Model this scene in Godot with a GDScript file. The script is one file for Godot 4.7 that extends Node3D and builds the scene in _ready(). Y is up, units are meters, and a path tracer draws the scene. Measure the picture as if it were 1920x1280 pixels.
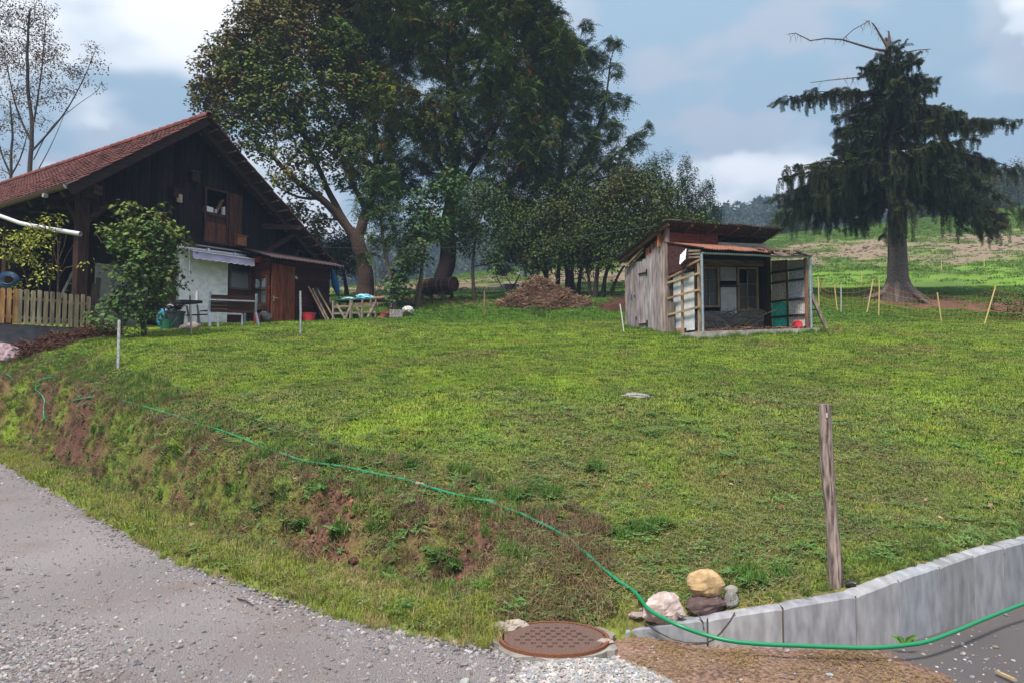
extends Node3D
# A hillside smallholding: gravel lane, mown bank, timber barn, tumbledown hen house, spruce.
# World: camera at the origin 1.6 m up, x to the right, depth d = -z, y up, metres.

const LENS := 1397.0          # focal length in pixels of the 1920 wide photograph
const PITCH := 0.05726        # camera tilted up, radians

class Shape:
	# collects triangles of one mesh; normals face outwards, winding is fixed to match
	var v := PackedVector3Array()
	var n := PackedVector3Array()
	var c := PackedColorArray()
	var uv := PackedVector2Array()
	var col := Color.WHITE

	func tri(a: Vector3, b: Vector3, d: Vector3, na: Vector3, nb: Vector3, nd: Vector3) -> void:
		if (b - a).cross(d - a).dot(na + nb + nd) > 0.0:
			v.append(a); v.append(d); v.append(b)
			n.append(na); n.append(nd); n.append(nb)
		else:
			v.append(a); v.append(b); v.append(d)
			n.append(na); n.append(nb); n.append(nd)
		c.append(col); c.append(col); c.append(col)

	func flat(a: Vector3, b: Vector3, d: Vector3, out: Vector3) -> void:
		var k := (b - a).cross(d - a)
		if k.length_squared() < 1e-16:
			return
		k = k.normalized()
		if k.dot(out) < 0.0:
			k = -k
		tri(a, b, d, k, k, k)

	func quad(a: Vector3, b: Vector3, d: Vector3, e: Vector3, out: Vector3) -> void:
		flat(a, b, d, out)
		flat(a, d, e, out)

	# a box given by its eight corners, low ring then high ring
	func hexa(p: Array) -> void:
		var mid := Vector3.ZERO
		for q in p:
			mid += q / 8.0
		for f in [[0, 1, 2, 3], [4, 5, 6, 7], [0, 1, 5, 4], [1, 2, 6, 5], [2, 3, 7, 6], [3, 0, 4, 7]]:
			var m: Vector3 = (p[f[0]] + p[f[1]] + p[f[2]] + p[f[3]]) / 4.0
			quad(p[f[0]], p[f[1]], p[f[2]], p[f[3]], m - mid)

	func box(t: Transform3D, s: Vector3) -> void:
		var h := s / 2.0
		hexa([t * Vector3(-h.x, -h.y, -h.z), t * Vector3(h.x, -h.y, -h.z), t * Vector3(h.x, -h.y, h.z), t * Vector3(-h.x, -h.y, h.z),
			t * Vector3(-h.x, h.y, -h.z), t * Vector3(h.x, h.y, -h.z), t * Vector3(h.x, h.y, h.z), t * Vector3(-h.x, h.y, h.z)])

	# a squared timber from a to b: w across, h along up
	func beam(a: Vector3, b: Vector3, w: float, h: float, up := Vector3.UP) -> void:
		var f := (b - a).normalized()
		var r := f.cross(up)
		if r.length() < 0.01:
			r = f.cross(Vector3.RIGHT)
		r = r.normalized() * w / 2.0
		var u := r.cross(f).normalized() * h / 2.0
		hexa([a - r - u, a + r - u, a + r + u, a - r + u, b - r - u, b + r - u, b + r + u, b - r + u])

	# round limb through points, a radius for each
	func tube(p: Array, rad: Array, sides := 6, cap := true) -> void:
		var rings := []
		var last := Vector3.ZERO
		for i in p.size():
			var f: Vector3 = (p[mini(i + 1, p.size() - 1)] - p[maxi(i - 1, 0)]).normalized()
			var r := last - f * last.dot(f)
			if r.length() < 0.05:
				r = f.cross(Vector3(0.31, 0.9, 0.2) if absf(f.y) < 0.8 else Vector3(1, 0.1, 0.3))
			r = r.normalized()
			last = r
			var u := f.cross(r)
			var ring := []
			for k in sides:
				var g := TAU * k / sides
				ring.append(r * cos(g) + u * sin(g))
			rings.append(ring)
		for i in p.size() - 1:
			for k in sides:
				var m := (k + 1) % sides
				var a: Vector3 = rings[i][k]
				var b: Vector3 = rings[i][m]
				var d: Vector3 = rings[i + 1][m]
				var e: Vector3 = rings[i + 1][k]
				var pa: Vector3 = p[i] + a * rad[i]
				var pb: Vector3 = p[i] + b * rad[i]
				var pd: Vector3 = p[i + 1] + d * rad[i + 1]
				var pe: Vector3 = p[i + 1] + e * rad[i + 1]
				tri(pa, pb, pd, a, b, d)
				tri(pa, pd, pe, a, d, e)
		if cap:
			for i in [0, p.size() - 1]:
				var out: Vector3 = (p[0] - p[1]) if i == 0 else (p[i] - p[i - 1])
				for k in range(1, sides - 1):
					flat(p[i] + rings[i][0] * rad[i], p[i] + rings[i][k] * rad[i], p[i] + rings[i][k + 1] * rad[i], out)

	# a flat outline (points in one plane) given a thickness along t
	func slab(p: Array, t: Vector3) -> void:
		var mid := Vector3.ZERO
		for q in p:
			mid += q / p.size()
		var flatp := PackedVector2Array()
		var ex: Vector3 = (p[1] - p[0]).normalized()
		var ey := t.normalized().cross(ex)
		for q in p:
			flatp.append(Vector2((q - p[0]).dot(ex), (q - p[0]).dot(ey)))
		var ix := Geometry2D.triangulate_polygon(flatp)
		for k in range(0, ix.size(), 3):
			flat(p[ix[k]] + t, p[ix[k + 1]] + t, p[ix[k + 2]] + t, t)
			flat(p[ix[k]], p[ix[k + 1]], p[ix[k + 2]], -t)
		var area := 0.0
		for k in p.size():
			var a2 := flatp[k]
			var b2 := flatp[(k + 1) % p.size()]
			area += a2.cross(b2)
		for k in p.size():
			var a: Vector3 = p[k]
			var b: Vector3 = p[(k + 1) % p.size()]
			var out := (b - a).cross(t.normalized()) * signf(area)
			quad(a, b, b + t, a + t, out)

	func mesh() -> ArrayMesh:
		var arr := []
		arr.resize(Mesh.ARRAY_MAX)
		arr[Mesh.ARRAY_VERTEX] = v
		arr[Mesh.ARRAY_NORMAL] = n
		arr[Mesh.ARRAY_COLOR] = c
		var m := ArrayMesh.new()
		m.add_surface_from_arrays(Mesh.PRIMITIVE_TRIANGLES, arr)
		return m

var rng := RandomNumberGenerator.new()
var fine := FastNoiseLite.new()
var coarse := FastNoiseLite.new()
var M := {}
var taken := {}

# a point of the photograph at a given depth in metres
func at(px: float, py: float, d: float) -> Vector3:
	var a := (px - 960.0) / LENS
	var b := (640.0 - py) / LENS
	var f := cos(PITCH) - b * sin(PITCH)
	return Vector3(a * d / f, 1.6 + d * (sin(PITCH) + b * cos(PITCH)) / f, -d)

# where the sight line through a pixel meets the ground
func on(px: float, py: float, from := 2.5) -> Vector3:
	var d := from
	while d < 120.0:
		var p := at(px, py, d)
		if p.y <= height(p.x, d):
			for k in 6:
				p = at(px, py, d - d * 0.01 * pow(0.5, k))
				if p.y <= height(p.x, -p.z):
					d = -p.z
			p = at(px, py, d)
			return Vector3(p.x, height(p.x, d), -d)
		d *= 1.01
	return at(px, py, 120.0)

# the ground at a given depth under a pixel column
func foot(px: float, d: float) -> Vector3:
	var p := at(px, 640, d)
	return Vector3(p.x, height(p.x, d), -d)

func ground(p: Vector3) -> Vector3:
	return Vector3(p.x, height(p.x, -p.z), p.z)

func numbered(called: String) -> String:
	var k: int = taken.get(called, 0)
	taken[called] = k + 1
	return called if k == 0 else "%s_%03d" % [called, k]

func tag(o: Node, label: String, category: String, group := "", kind := "") -> Node:
	o.set_meta("label", label)
	if category: o.set_meta("category", category)
	if group: o.set_meta("group", group)
	if kind: o.set_meta("kind", kind)
	return o

func thing(called: String, label: String, category: String, where := Vector3.ZERO, group := "") -> Node3D:
	var o := Node3D.new()
	o.name = numbered(called)
	add_child(o)
	o.position = where
	tag(o, label, category, group)
	return o

# commits a shape whose points are in world space as a mesh under parent
func part(called: String, s: Shape, m: Material, parent: Node = self) -> MeshInstance3D:
	return put(called, s.mesh(), m, parent, true)

func put(called: String, mesh: Mesh, m: Material, parent: Node = self, world := false) -> MeshInstance3D:
	var o := MeshInstance3D.new()
	o.name = numbered(called) if parent == self else called
	o.mesh = mesh
	o.material_override = m
	if world and parent != self:
		var p: Node = parent
		var shift := Vector3.ZERO
		while p != self:
			shift += (p as Node3D).position
			p = p.get_parent()
		o.position = -shift
	parent.add_child(o, true)
	return o

# many copies of one mesh as one object; xf: Array of Transform3D, cols: Array of Color
func scatter(called: String, mesh: Mesh, m: Material, xf: Array, cols: Array, parent: Node = self) -> MultiMeshInstance3D:
	var mm := MultiMesh.new()
	mm.transform_format = MultiMesh.TRANSFORM_3D
	mm.use_colors = true
	mm.mesh = mesh
	mm.instance_count = xf.size()
	var buf := PackedFloat32Array()
	buf.resize(xf.size() * 16)
	for i in xf.size():
		var t: Transform3D = xf[i]
		var k := i * 16
		buf[k] = t.basis.x.x; buf[k + 1] = t.basis.y.x; buf[k + 2] = t.basis.z.x; buf[k + 3] = t.origin.x
		buf[k + 4] = t.basis.x.y; buf[k + 5] = t.basis.y.y; buf[k + 6] = t.basis.z.y; buf[k + 7] = t.origin.y
		buf[k + 8] = t.basis.x.z; buf[k + 9] = t.basis.y.z; buf[k + 10] = t.basis.z.z; buf[k + 11] = t.origin.z
		var q: Color = cols[i]
		buf[k + 12] = q.r; buf[k + 13] = q.g; buf[k + 14] = q.b; buf[k + 15] = 1.0
	mm.buffer = buf
	var o := MultiMeshInstance3D.new()
	o.name = numbered(called) if parent == self else called
	o.multimesh = mm
	o.material_override = m
	parent.add_child(o, true)
	return o

func rnd(a: float, b: float) -> float:
	return rng.randf_range(a, b)

func jit(c: Color, k: float) -> Color:
	var f := 1.0 + rnd(-k, k)
	return Color(c.r * f * (1 + rnd(-k, k) * 0.3), c.g * f, c.b * f * (1 + rnd(-k, k) * 0.3))

func noise_tex(seed_: int, freq: float, lo: float, hi: float, sx := 1, sy := 1, size := 256, octaves := 4) -> ImageTexture:
	var fn := FastNoiseLite.new()
	fn.seed = seed_
	fn.noise_type = FastNoiseLite.TYPE_SIMPLEX_SMOOTH
	fn.frequency = freq
	fn.fractal_octaves = octaves
	# the long side is squeezed, which stretches the grain across the other
	var src := fn.get_seamless_image(size * sx, size * sy, false, false, 0.15, true)
	src.convert(Image.FORMAT_L8)
	src.resize(size, size, Image.INTERPOLATE_LANCZOS)
	var im := Image.create(size, size, false, Image.FORMAT_RGB8)
	var sum := 0.0
	for y in size:
		for x in size:
			var g := clampf((lo + (hi - lo) * clampf((src.get_pixel(x, y).r - 0.5) * 1.7 + 0.5, 0.0, 1.0)) / maxf(hi, 0.1), 0, 1)
			sum += g
			im.set_pixel(x, y, Color(g, g, g).linear_to_srgb())
	var t := ImageTexture.create_from_image(im)
	t.set_meta("mean", sum / (size * size))
	return t

func mat(called: String, rough: float, tex: Texture2D = null, scale := 1.0, bump := 0.0, metal := 0.0, spec := 0.4) -> StandardMaterial3D:
	var m := StandardMaterial3D.new()
	m.resource_name = called
	m.vertex_color_use_as_albedo = true
	m.roughness = rough
	m.metallic = metal
	m.metallic_specular = spec
	m.cull_mode = BaseMaterial3D.CULL_DISABLED
	if tex:
		m.albedo_texture = tex
		var k: float = 1.0 / tex.get_meta("mean")
		m.albedo_color = Color(k, k, k).linear_to_srgb()   # so that the texture keeps the base colour's mean
		m.uv1_triplanar = true
		m.uv1_world_triplanar = true
		m.uv1_scale = Vector3.ONE * scale
		if bump > 0.0:
			m.heightmap_enabled = true
			m.heightmap_texture = tex
			m.heightmap_scale = bump
	M[called] = m
	return m

func lerp_table(x: float, xs: Array, ys: Array) -> float:
	if x <= xs[0]: return ys[0]
	for i in range(1, xs.size()):
		if x <= xs[i]:
			return lerpf(ys[i - 1], ys[i], (x - xs[i - 1]) / (xs[i] - xs[i - 1]))
	return ys[-1]

func sky_picture() -> ImageTexture:
	# broken cloud all round: grey-blue gaps, whiter tops; brighter overhead as an overcast sky is
	var w := 1536
	var h := 768
	var big := FastNoiseLite.new()
	big.seed = 21
	big.noise_type = FastNoiseLite.TYPE_SIMPLEX_SMOOTH
	big.fractal_octaves = 5
	big.fractal_gain = 0.5
	big.frequency = 1.0
	var small := FastNoiseLite.new()
	small.seed = 5
	small.fractal_octaves = 4
	small.frequency = 1.0
	var im := Image.create(w, h, false, Image.FORMAT_RGBF)
	for y in h / 2 + 20:
		var el := PI * (0.5 - (y + 0.5) / h)
		var se := sin(maxf(el, 0.0))
		var ce := cos(el)
		var lift := (1.0 + 2.0 * se) / 1.55
		for x in w:
			var az := TAU * ((x + 0.5) / w - 0.5)
			# cloud deck: flatten towards the horizon
			var k := 1.5 / (se + 0.22)
			var px := sin(az) * ce * k
			var pz := cos(az) * ce * k
			var n := big.get_noise_3d(px * 0.55, pz * 0.55, se * 1.5)
			var n2 := small.get_noise_3d(px * 2.0, pz * 2.0, se * 5.0)
			var cl := smoothstep(-0.22, 0.38, n + 0.42 * n2)
			var c := Color(0.29, 0.42, 0.53).lerp(Color(0.95, 0.96, 0.98), cl)
			if cl < 0.5:
				c = c.lerp(Color(0.40, 0.46, 0.54), smoothstep(0.0, 0.4, n2 + 0.15))
			c = c.lerp(Color(0.70, 0.76, 0.84), 0.35 * (1.0 - smoothstep(0.0, 0.2, se)))
			im.set_pixel(x, y, Color(c.r * lift, c.g * lift, c.b * lift))
	for y in range(h / 2 + 20, h):
		for x in w:
			im.set_pixel(x, y, Color(0.12, 0.13, 0.08))
	return ImageTexture.create_from_image(im)

func setup() -> void:
	var cam := Camera3D.new()
	cam.name = "camera"
	cam.fov = rad_to_deg(2.0 * atan(640.0 / LENS))
	cam.near = 0.05
	cam.far = 1500.0
	cam.position = Vector3(0, 1.6, 0)
	cam.rotation = Vector3(PITCH, 0, 0)
	add_child(cam)
	cam.current = true
	var env := Environment.new()
	env.background_mode = Environment.BG_SKY
	var sky := Sky.new()
	var pano := PanoramaSkyMaterial.new()
	pano.panorama = sky_picture()
	pano.energy_multiplier = SKY_ENERGY
	sky.sky_material = pano
	env.sky = sky
	env.tonemap_mode = Environment.TONE_MAPPER_LINEAR
	env.tonemap_exposure = EXPOSURE
	env.fog_enabled = true
	env.fog_density = 0.0011
	env.fog_light_color = Color(0.62, 0.72, 0.86)
	env.sdfgi_enabled = true
	env.ssao_enabled = true
	env.ssil_enabled = true
	var we := WorldEnvironment.new()
	we.name = "world"
	we.environment = env
	add_child(we)
	var sun := DirectionalLight3D.new()
	sun.name = "sun"
	sun.light_energy = SUN_ENERGY
	sun.light_color = Color(1.0, 0.96, 0.9)
	sun.light_angular_distance = 12.0
	sun.shadow_enabled = true
	sun.rotation_degrees = Vector3(-58, -28, 0)
	add_child(sun)

func materials() -> void:
	mat("plain", 0.7)
	mat("soil", 0.95, noise_tex(1, 0.05, 0.45, 1.25), 1.7, 1.5, 0.0, 0.2)
	mat("gravel", 0.9, noise_tex(2, 0.16, 0.25, 1.4), 2.6, 1.0, 0.0, 0.3)
	mat("tar", 0.85, noise_tex(3, 0.16, 0.55, 1.2), 4.0, 0.4, 0.0, 0.3)
	mat("wood_up", 0.85, noise_tex(4, 0.012, 0.5, 1.3, 8, 1), 0.55, 0.3, 0.0, 0.25)
	mat("wood_flat", 0.85, noise_tex(5, 0.012, 0.5, 1.3, 1, 8), 0.55, 0.3, 0.0, 0.25)
	mat("plaster", 0.9, noise_tex(6, 0.02, 0.78, 1.1), 0.9, 0.15, 0.0, 0.2)
	mat("concrete", 0.9, noise_tex(7, 0.016, 0.62, 1.15, 1, 1, 256, 6), 0.9, 0.15, 0.0, 0.25)
	mat("metal", 0.45, noise_tex(8, 0.03, 0.7, 1.1), 2.0, 0.0, 0.6)
	mat("rust", 0.85, noise_tex(9, 0.03, 0.4, 1.35), 1.5, 0.08, 0.1)
	mat("tile", 0.9, noise_tex(10, 0.05, 0.4, 1.3), 3.0, 0.5, 0.0, 0.25)
	mat("bark", 0.95, noise_tex(11, 0.03, 0.35, 1.35, 4, 1), 1.1, 2.0, 0.0, 0.2)
	mat("stone", 0.85, noise_tex(12, 0.02, 0.55, 1.2, 1, 1, 256, 6), 2.2, 0.8, 0.0, 0.3)
	mat("cast_iron", 0.75, noise_tex(13, 0.06, 0.55, 1.25), 5.0, 0.25, 0.35)
	mat("rubber", 0.38, null, 1, 0, 0.0, 0.5)
	mat("cloth", 0.9, noise_tex(14, 0.1, 0.8, 1.1), 4.0, 0.0, 0.0, 0.2)
	mat("plastic_sheet", 0.5, noise_tex(15, 0.04, 0.6, 1.2), 1.6, 0.0, 0.0, 0.4)
	M.plastic_sheet.backlight = Color(0.5, 0.5, 0.5)
	mat("post_wood", 0.9, noise_tex(16, 0.012, 0.2, 1.5, 10, 1), 1.4, 0.5, 0.0, 0.2)
	mat("wall_face", 0.9, noise_tex(17, 0.02, 0.70, 1.14, 4, 1, 256, 5), 0.7, 0.12, 0.0, 0.25)
	mat("leaf", 0.65, null, 1, 0, 0.0, 0.22)
	M.leaf.backlight = Color(0.5, 0.5, 0.15)
	mat("needle", 0.65, null, 1, 0, 0.0, 0.3)
	mat("blade", 0.6, null, 1, 0, 0.0, 0.3)
	M.blade.backlight = Color(0.5, 0.5, 0.25)
	mat("straw", 0.85, null, 1, 0, 0.0, 0.2)
	var g := StandardMaterial3D.new()
	g.resource_name = "glass"
	g.transparency = BaseMaterial3D.TRANSPARENCY_ALPHA
	g.albedo_color = Color(0.75, 0.8, 0.85, 0.12)
	g.roughness = 0.05
	M["glass"] = g

# ---------------------------------------------------------------- the lie of the land
const EDGE_X := [-60.0, -20.0, -13.0, -10.5, -9.2, -6.9, -5.1, -4.05, -3.2, -2.35, -1.83, -1.31, -0.56, -0.2, -0.06, 0.1, 0.5, 0.7, 0.76, 1.21, 1.65, 2.09, 2.43, 2.83, 3.21, 3.55, 3.88, 4.6, 6.5, 10.0, 30.0, 90.0]
const EDGE_D := [22.0, 16.0, 14.6, 14.0, 13.4, 10.9, 9.0, 7.86, 6.98, 6.26, 5.8, 5.4, 4.9, 4.72, 4.95, 5.15, 5.18, 5.0, 4.85, 4.7, 4.62, 4.6, 4.75, 5.0, 5.25, 5.45, 5.65, 6.1, 7.6, 11.0, 31.0, 90.0]
const WALL_X := [0.73, 1.21, 1.65, 2.09, 2.43, 2.83, 3.21, 3.55, 3.88, 4.6, 90.0]
const WALL_TOP := [0.012, 0.153, 0.244, 0.322, 0.376, 0.40, 0.416, 0.43, 0.435, 0.46, 0.46]
const RISE_D := [-50.0, 4.0, 5.0, 6.5, 9.0, 12.0, 16.0, 19.0, 20.5, 22.8, 24.4, 26.0, 28.0]
const RISE_H := [-0.1, -0.1, 0.13, 0.47, 1.08, 1.69, 2.46, 2.98, 3.17, 3.48, 3.73, 4.15, 4.75]

func edge(x: float) -> float:
	return lerp_table(x, EDGE_X, EDGE_D)

func lane(d: float) -> float:
	return 0.0 if d < 5.5 else 0.037 * (d - 5.5) if d < 16.0 else 0.3885

func field_crest(x: float) -> float:
	return 13.2 + 0.125 * x if x > -60 else 5.7

func rise(x: float, d: float) -> float:
	if d <= 28.0:
		return lerp_table(d, RISE_D, RISE_H)
	if d <= 75.0:
		return lerpf(4.75, field_crest(x), (d - 28.0) / 47.0)
	return field_crest(x) + 0.12 * (d - 75.0) - 0.004 * (d - 75.0) * (d - 75.0)

# how far behind the lane's edge or the wall's face, in metres
func behind(x: float, d: float) -> float:
	return (d - edge(x)) * (0.74 if x < 0.0 else 0.9)

func height(x: float, d: float) -> float:
	var s := behind(x, d)
	var base := lane(d) if x < 0.5 else 0.0
	if absf(x - 0.265) < 0.32 and absf(d - 4.8) < 0.32 and Vector2(x - 0.265, d - 4.8).length() < 0.30:
		return -0.9      # the drain shaft
	if s < -0.6:
		return base - 0.05
	var left := 1.0 - smoothstep(-0.6, 0.1, x)
	var t := maxf(0.0, -x * 1.45)
	var m := rise(x, d) - 0.046 * t * (1.0 - smoothstep(0.8, 3.0, s))
	if x > 0.5:
		m = maxf(m, lerp_table(x, WALL_X, WALL_TOP) - lerpf(0.06, 0.012, smoothstep(1.2, 1.6, x)) + 0.1 * s)
	if d > 40.0 or s > 12.0:
		return m + 0.05 * coarse.get_noise_2d(x * 0.6, d * 0.6) + (0.25 * coarse.get_noise_2d(x * 0.12, d * 0.12) if d > 40.0 else 0.0)
	var lump := 0.035 * coarse.get_noise_2d(x * 2.2, d * 2.2) + 0.012 * fine.get_noise_2d(x * 9.0, d * 9.0)
	m += lump * smoothstep(0.2, 1.0, s)
	# the bank over the ditch (left) and the earth behind the wall (right)
	var h := 0.0
	if left > 0.0:
		var w := s + 0.10 * coarse.get_noise_2d(x * 3.0 + 40.0, d * 3.0) * smoothstep(0.4, 0.7, s)
		var verge := base + 0.045 * smoothstep(-0.02, 0.1, w) - 0.05 * (1.0 - smoothstep(-0.05, 0.0, w))
		var deep := base - 0.17
		if w < 0.8:
			h = lerpf(verge, deep, smoothstep(0.52, 0.7, w))
		else:
			var u := smoothstep(0.8, 1.22, w)
			h = lerpf(deep, m, u) + 0.10 * fine.get_noise_2d(x * 5.0, d * 5.0) * u * (1.0 - u) * 4.0 * 0.5
	if left < 1.0:
		var soft := 1.0 - smoothstep(0.55, 0.8, x)
		var r := lerpf(base - 0.05, m, lerpf(smoothstep(0.03, 0.1, s), smoothstep(0.0, 0.55, s), soft))
		h = lerpf(r, h, left)
	return h

func grass_tone(x: float, d: float) -> Color:
	# sward: bright in the middle and on top, dull and thin with dry clippings low down on the bank
	var a := coarse.get_noise_2d(x * 1.1 + 7.0, d * 0.8)
	var b := coarse.get_noise_2d(x * 3.7, d * 3.1 + 50.0)
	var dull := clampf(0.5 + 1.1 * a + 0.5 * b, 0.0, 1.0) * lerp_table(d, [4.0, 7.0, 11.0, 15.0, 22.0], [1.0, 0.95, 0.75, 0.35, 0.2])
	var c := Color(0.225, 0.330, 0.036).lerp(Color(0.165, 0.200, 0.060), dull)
	if b > 0.12:
		c = c.lerp(Color(0.270, 0.330, 0.045), (b - 0.12) * 2.0)
	var e := fine.get_noise_2d(x * 2.6 + 3.0, d * 2.2)
	c = c.lerp(Color(0.100, 0.175, 0.030), clampf(e * 1.5, 0.0, 0.45))
	c = c.lerp(Color(0.215, 0.185, 0.075), clampf((coarse.get_noise_2d(x * 1.9 + 70.0, d * 1.5) - 0.22) * 2.5, 0.0, 0.6))
	if d > 21.0 and d < 34.0:
		c = c.lerp(Color(0.075, 0.185, 0.022), smoothstep(21.0, 25.0, d) * 0.8)
	return c

func bare(x: float, d: float) -> float:
	# share of bare red earth
	var s := behind(x, d)
	var k := 0.0
	if x < 0.75 and s < 3.5:
		k = smoothstep(0.72, 0.85, s) * (1.0 - smoothstep(1.1, 1.6, s)) * clampf(0.65 + 1.5 * coarse.get_noise_2d(x * 2.6 + 9.0, d * 2.6), 0, 1)
		if s < 0.72: k = 0.25 * smoothstep(0.45, 0.72, s)
	elif x >= 0.75 and s < 0.5:
		k = 0.4 * (1.0 - smoothstep(0.15, 0.5, s))
	# the trodden ground round the spruce and under the trees
	var q := Vector2(x - 15.6, (d - 28.0) * 1.2).length()
	var e := Vector2((x - 18.5) * 0.55, (d - 26.6) * 1.6).length()
	k = maxf(k, 1.0 - smoothstep(1.6, 2.8, minf(q, e) + 1.2 * coarse.get_noise_2d(x * 1.5, d * 1.5)))
	var g := Vector2((x + 2.8) * 0.40, (d - 28.3) * 0.95).length()
	k = maxf(k, 1.0 - smoothstep(1.0, 2.0, g + 1.3 * coarse.get_noise_2d(x * 1.5, d * 1.5)))
	return clampf(k, 0.0, 1.0)

func ploughed(x: float, d: float) -> float:
	# brown dunged band on the far field
	if d < 36.0 or d > 76.0: return 0.0
	var lo := 44.0 - clampf((14.0 - x) * 0.5, -3.0, 8.0)
	var n := 6.0 * coarse.get_noise_2d(x * 0.25, d * 0.25) + 3.0 * coarse.get_noise_2d(x * 1.2, d * 0.5)
	return clampf(smoothstep(lo - 1.5, lo + 2.0, d + n) * (1.0 - smoothstep(62.0, 66.0, d + n)) * (0.85 + 0.9 * coarse.get_noise_2d(x * 0.9 + 30.0, d * 0.5)), 0.0, 1.0)

func ground_color(x: float, d: float) -> Color:
	var c := grass_tone(x, d)
	if d < 30.0:
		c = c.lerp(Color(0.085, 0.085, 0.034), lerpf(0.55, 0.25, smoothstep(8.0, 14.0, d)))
	else:
		var k := 0.85 + 0.5 * coarse.get_noise_2d(x * 0.8, d * 0.4)
		c = Color(0.130 * k, 0.225 * k, 0.034)
	var p := ploughed(x, d)
	if p > 0.0:
		c = c.lerp(Color(0.215, 0.150, 0.120), p * 0.9)
	var b := bare(x, d)
	return c.lerp(Color(0.125, 0.065, 0.050) * (1.0 + 0.5 * fine.get_noise_2d(x * 6.0, d * 6.0)), b)

func sheet(called: String, rows: Array, m: Material, parent: Node = self) -> MeshInstance3D:
	# rows: Array of arrays of [Vector3, Color], all of one length
	var v := PackedVector3Array()
	var c := PackedColorArray()
	var w: int = rows[0].size()
	for r in rows:
		for q in r:
			v.append(q[0])
			c.append(q[1])
	var n := PackedVector3Array()
	n.resize(v.size())
	var ix := PackedInt32Array()
	for i in rows.size() - 1:
		for j in w - 1:
			var a := i * w + j
			var k := (v[a + 1] - v[a]).cross(v[a + w] - v[a])
			var up := k.y > 0.0
			if not up: k = -k
			for f in ([[a, a + w, a + 1], [a + 1, a + w, a + w + 1]] if up else [[a, a + 1, a + w], [a + 1, a + w + 1, a + w]]):
				ix.append_array(PackedInt32Array(f))
			n[a] += k; n[a + 1] += k; n[a + w] += k; n[a + w + 1] += k
	for i in n.size():
		n[i] = n[i].normalized()
	var arr := []
	arr.resize(Mesh.ARRAY_MAX)
	arr[Mesh.ARRAY_VERTEX] = v
	arr[Mesh.ARRAY_NORMAL] = n
	arr[Mesh.ARRAY_COLOR] = c
	arr[Mesh.ARRAY_INDEX] = ix
	var mesh := ArrayMesh.new()
	mesh.add_surface_from_arrays(Mesh.PRIMITIVE_TRIANGLES, arr)
	return put(called, mesh, m, parent)

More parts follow.
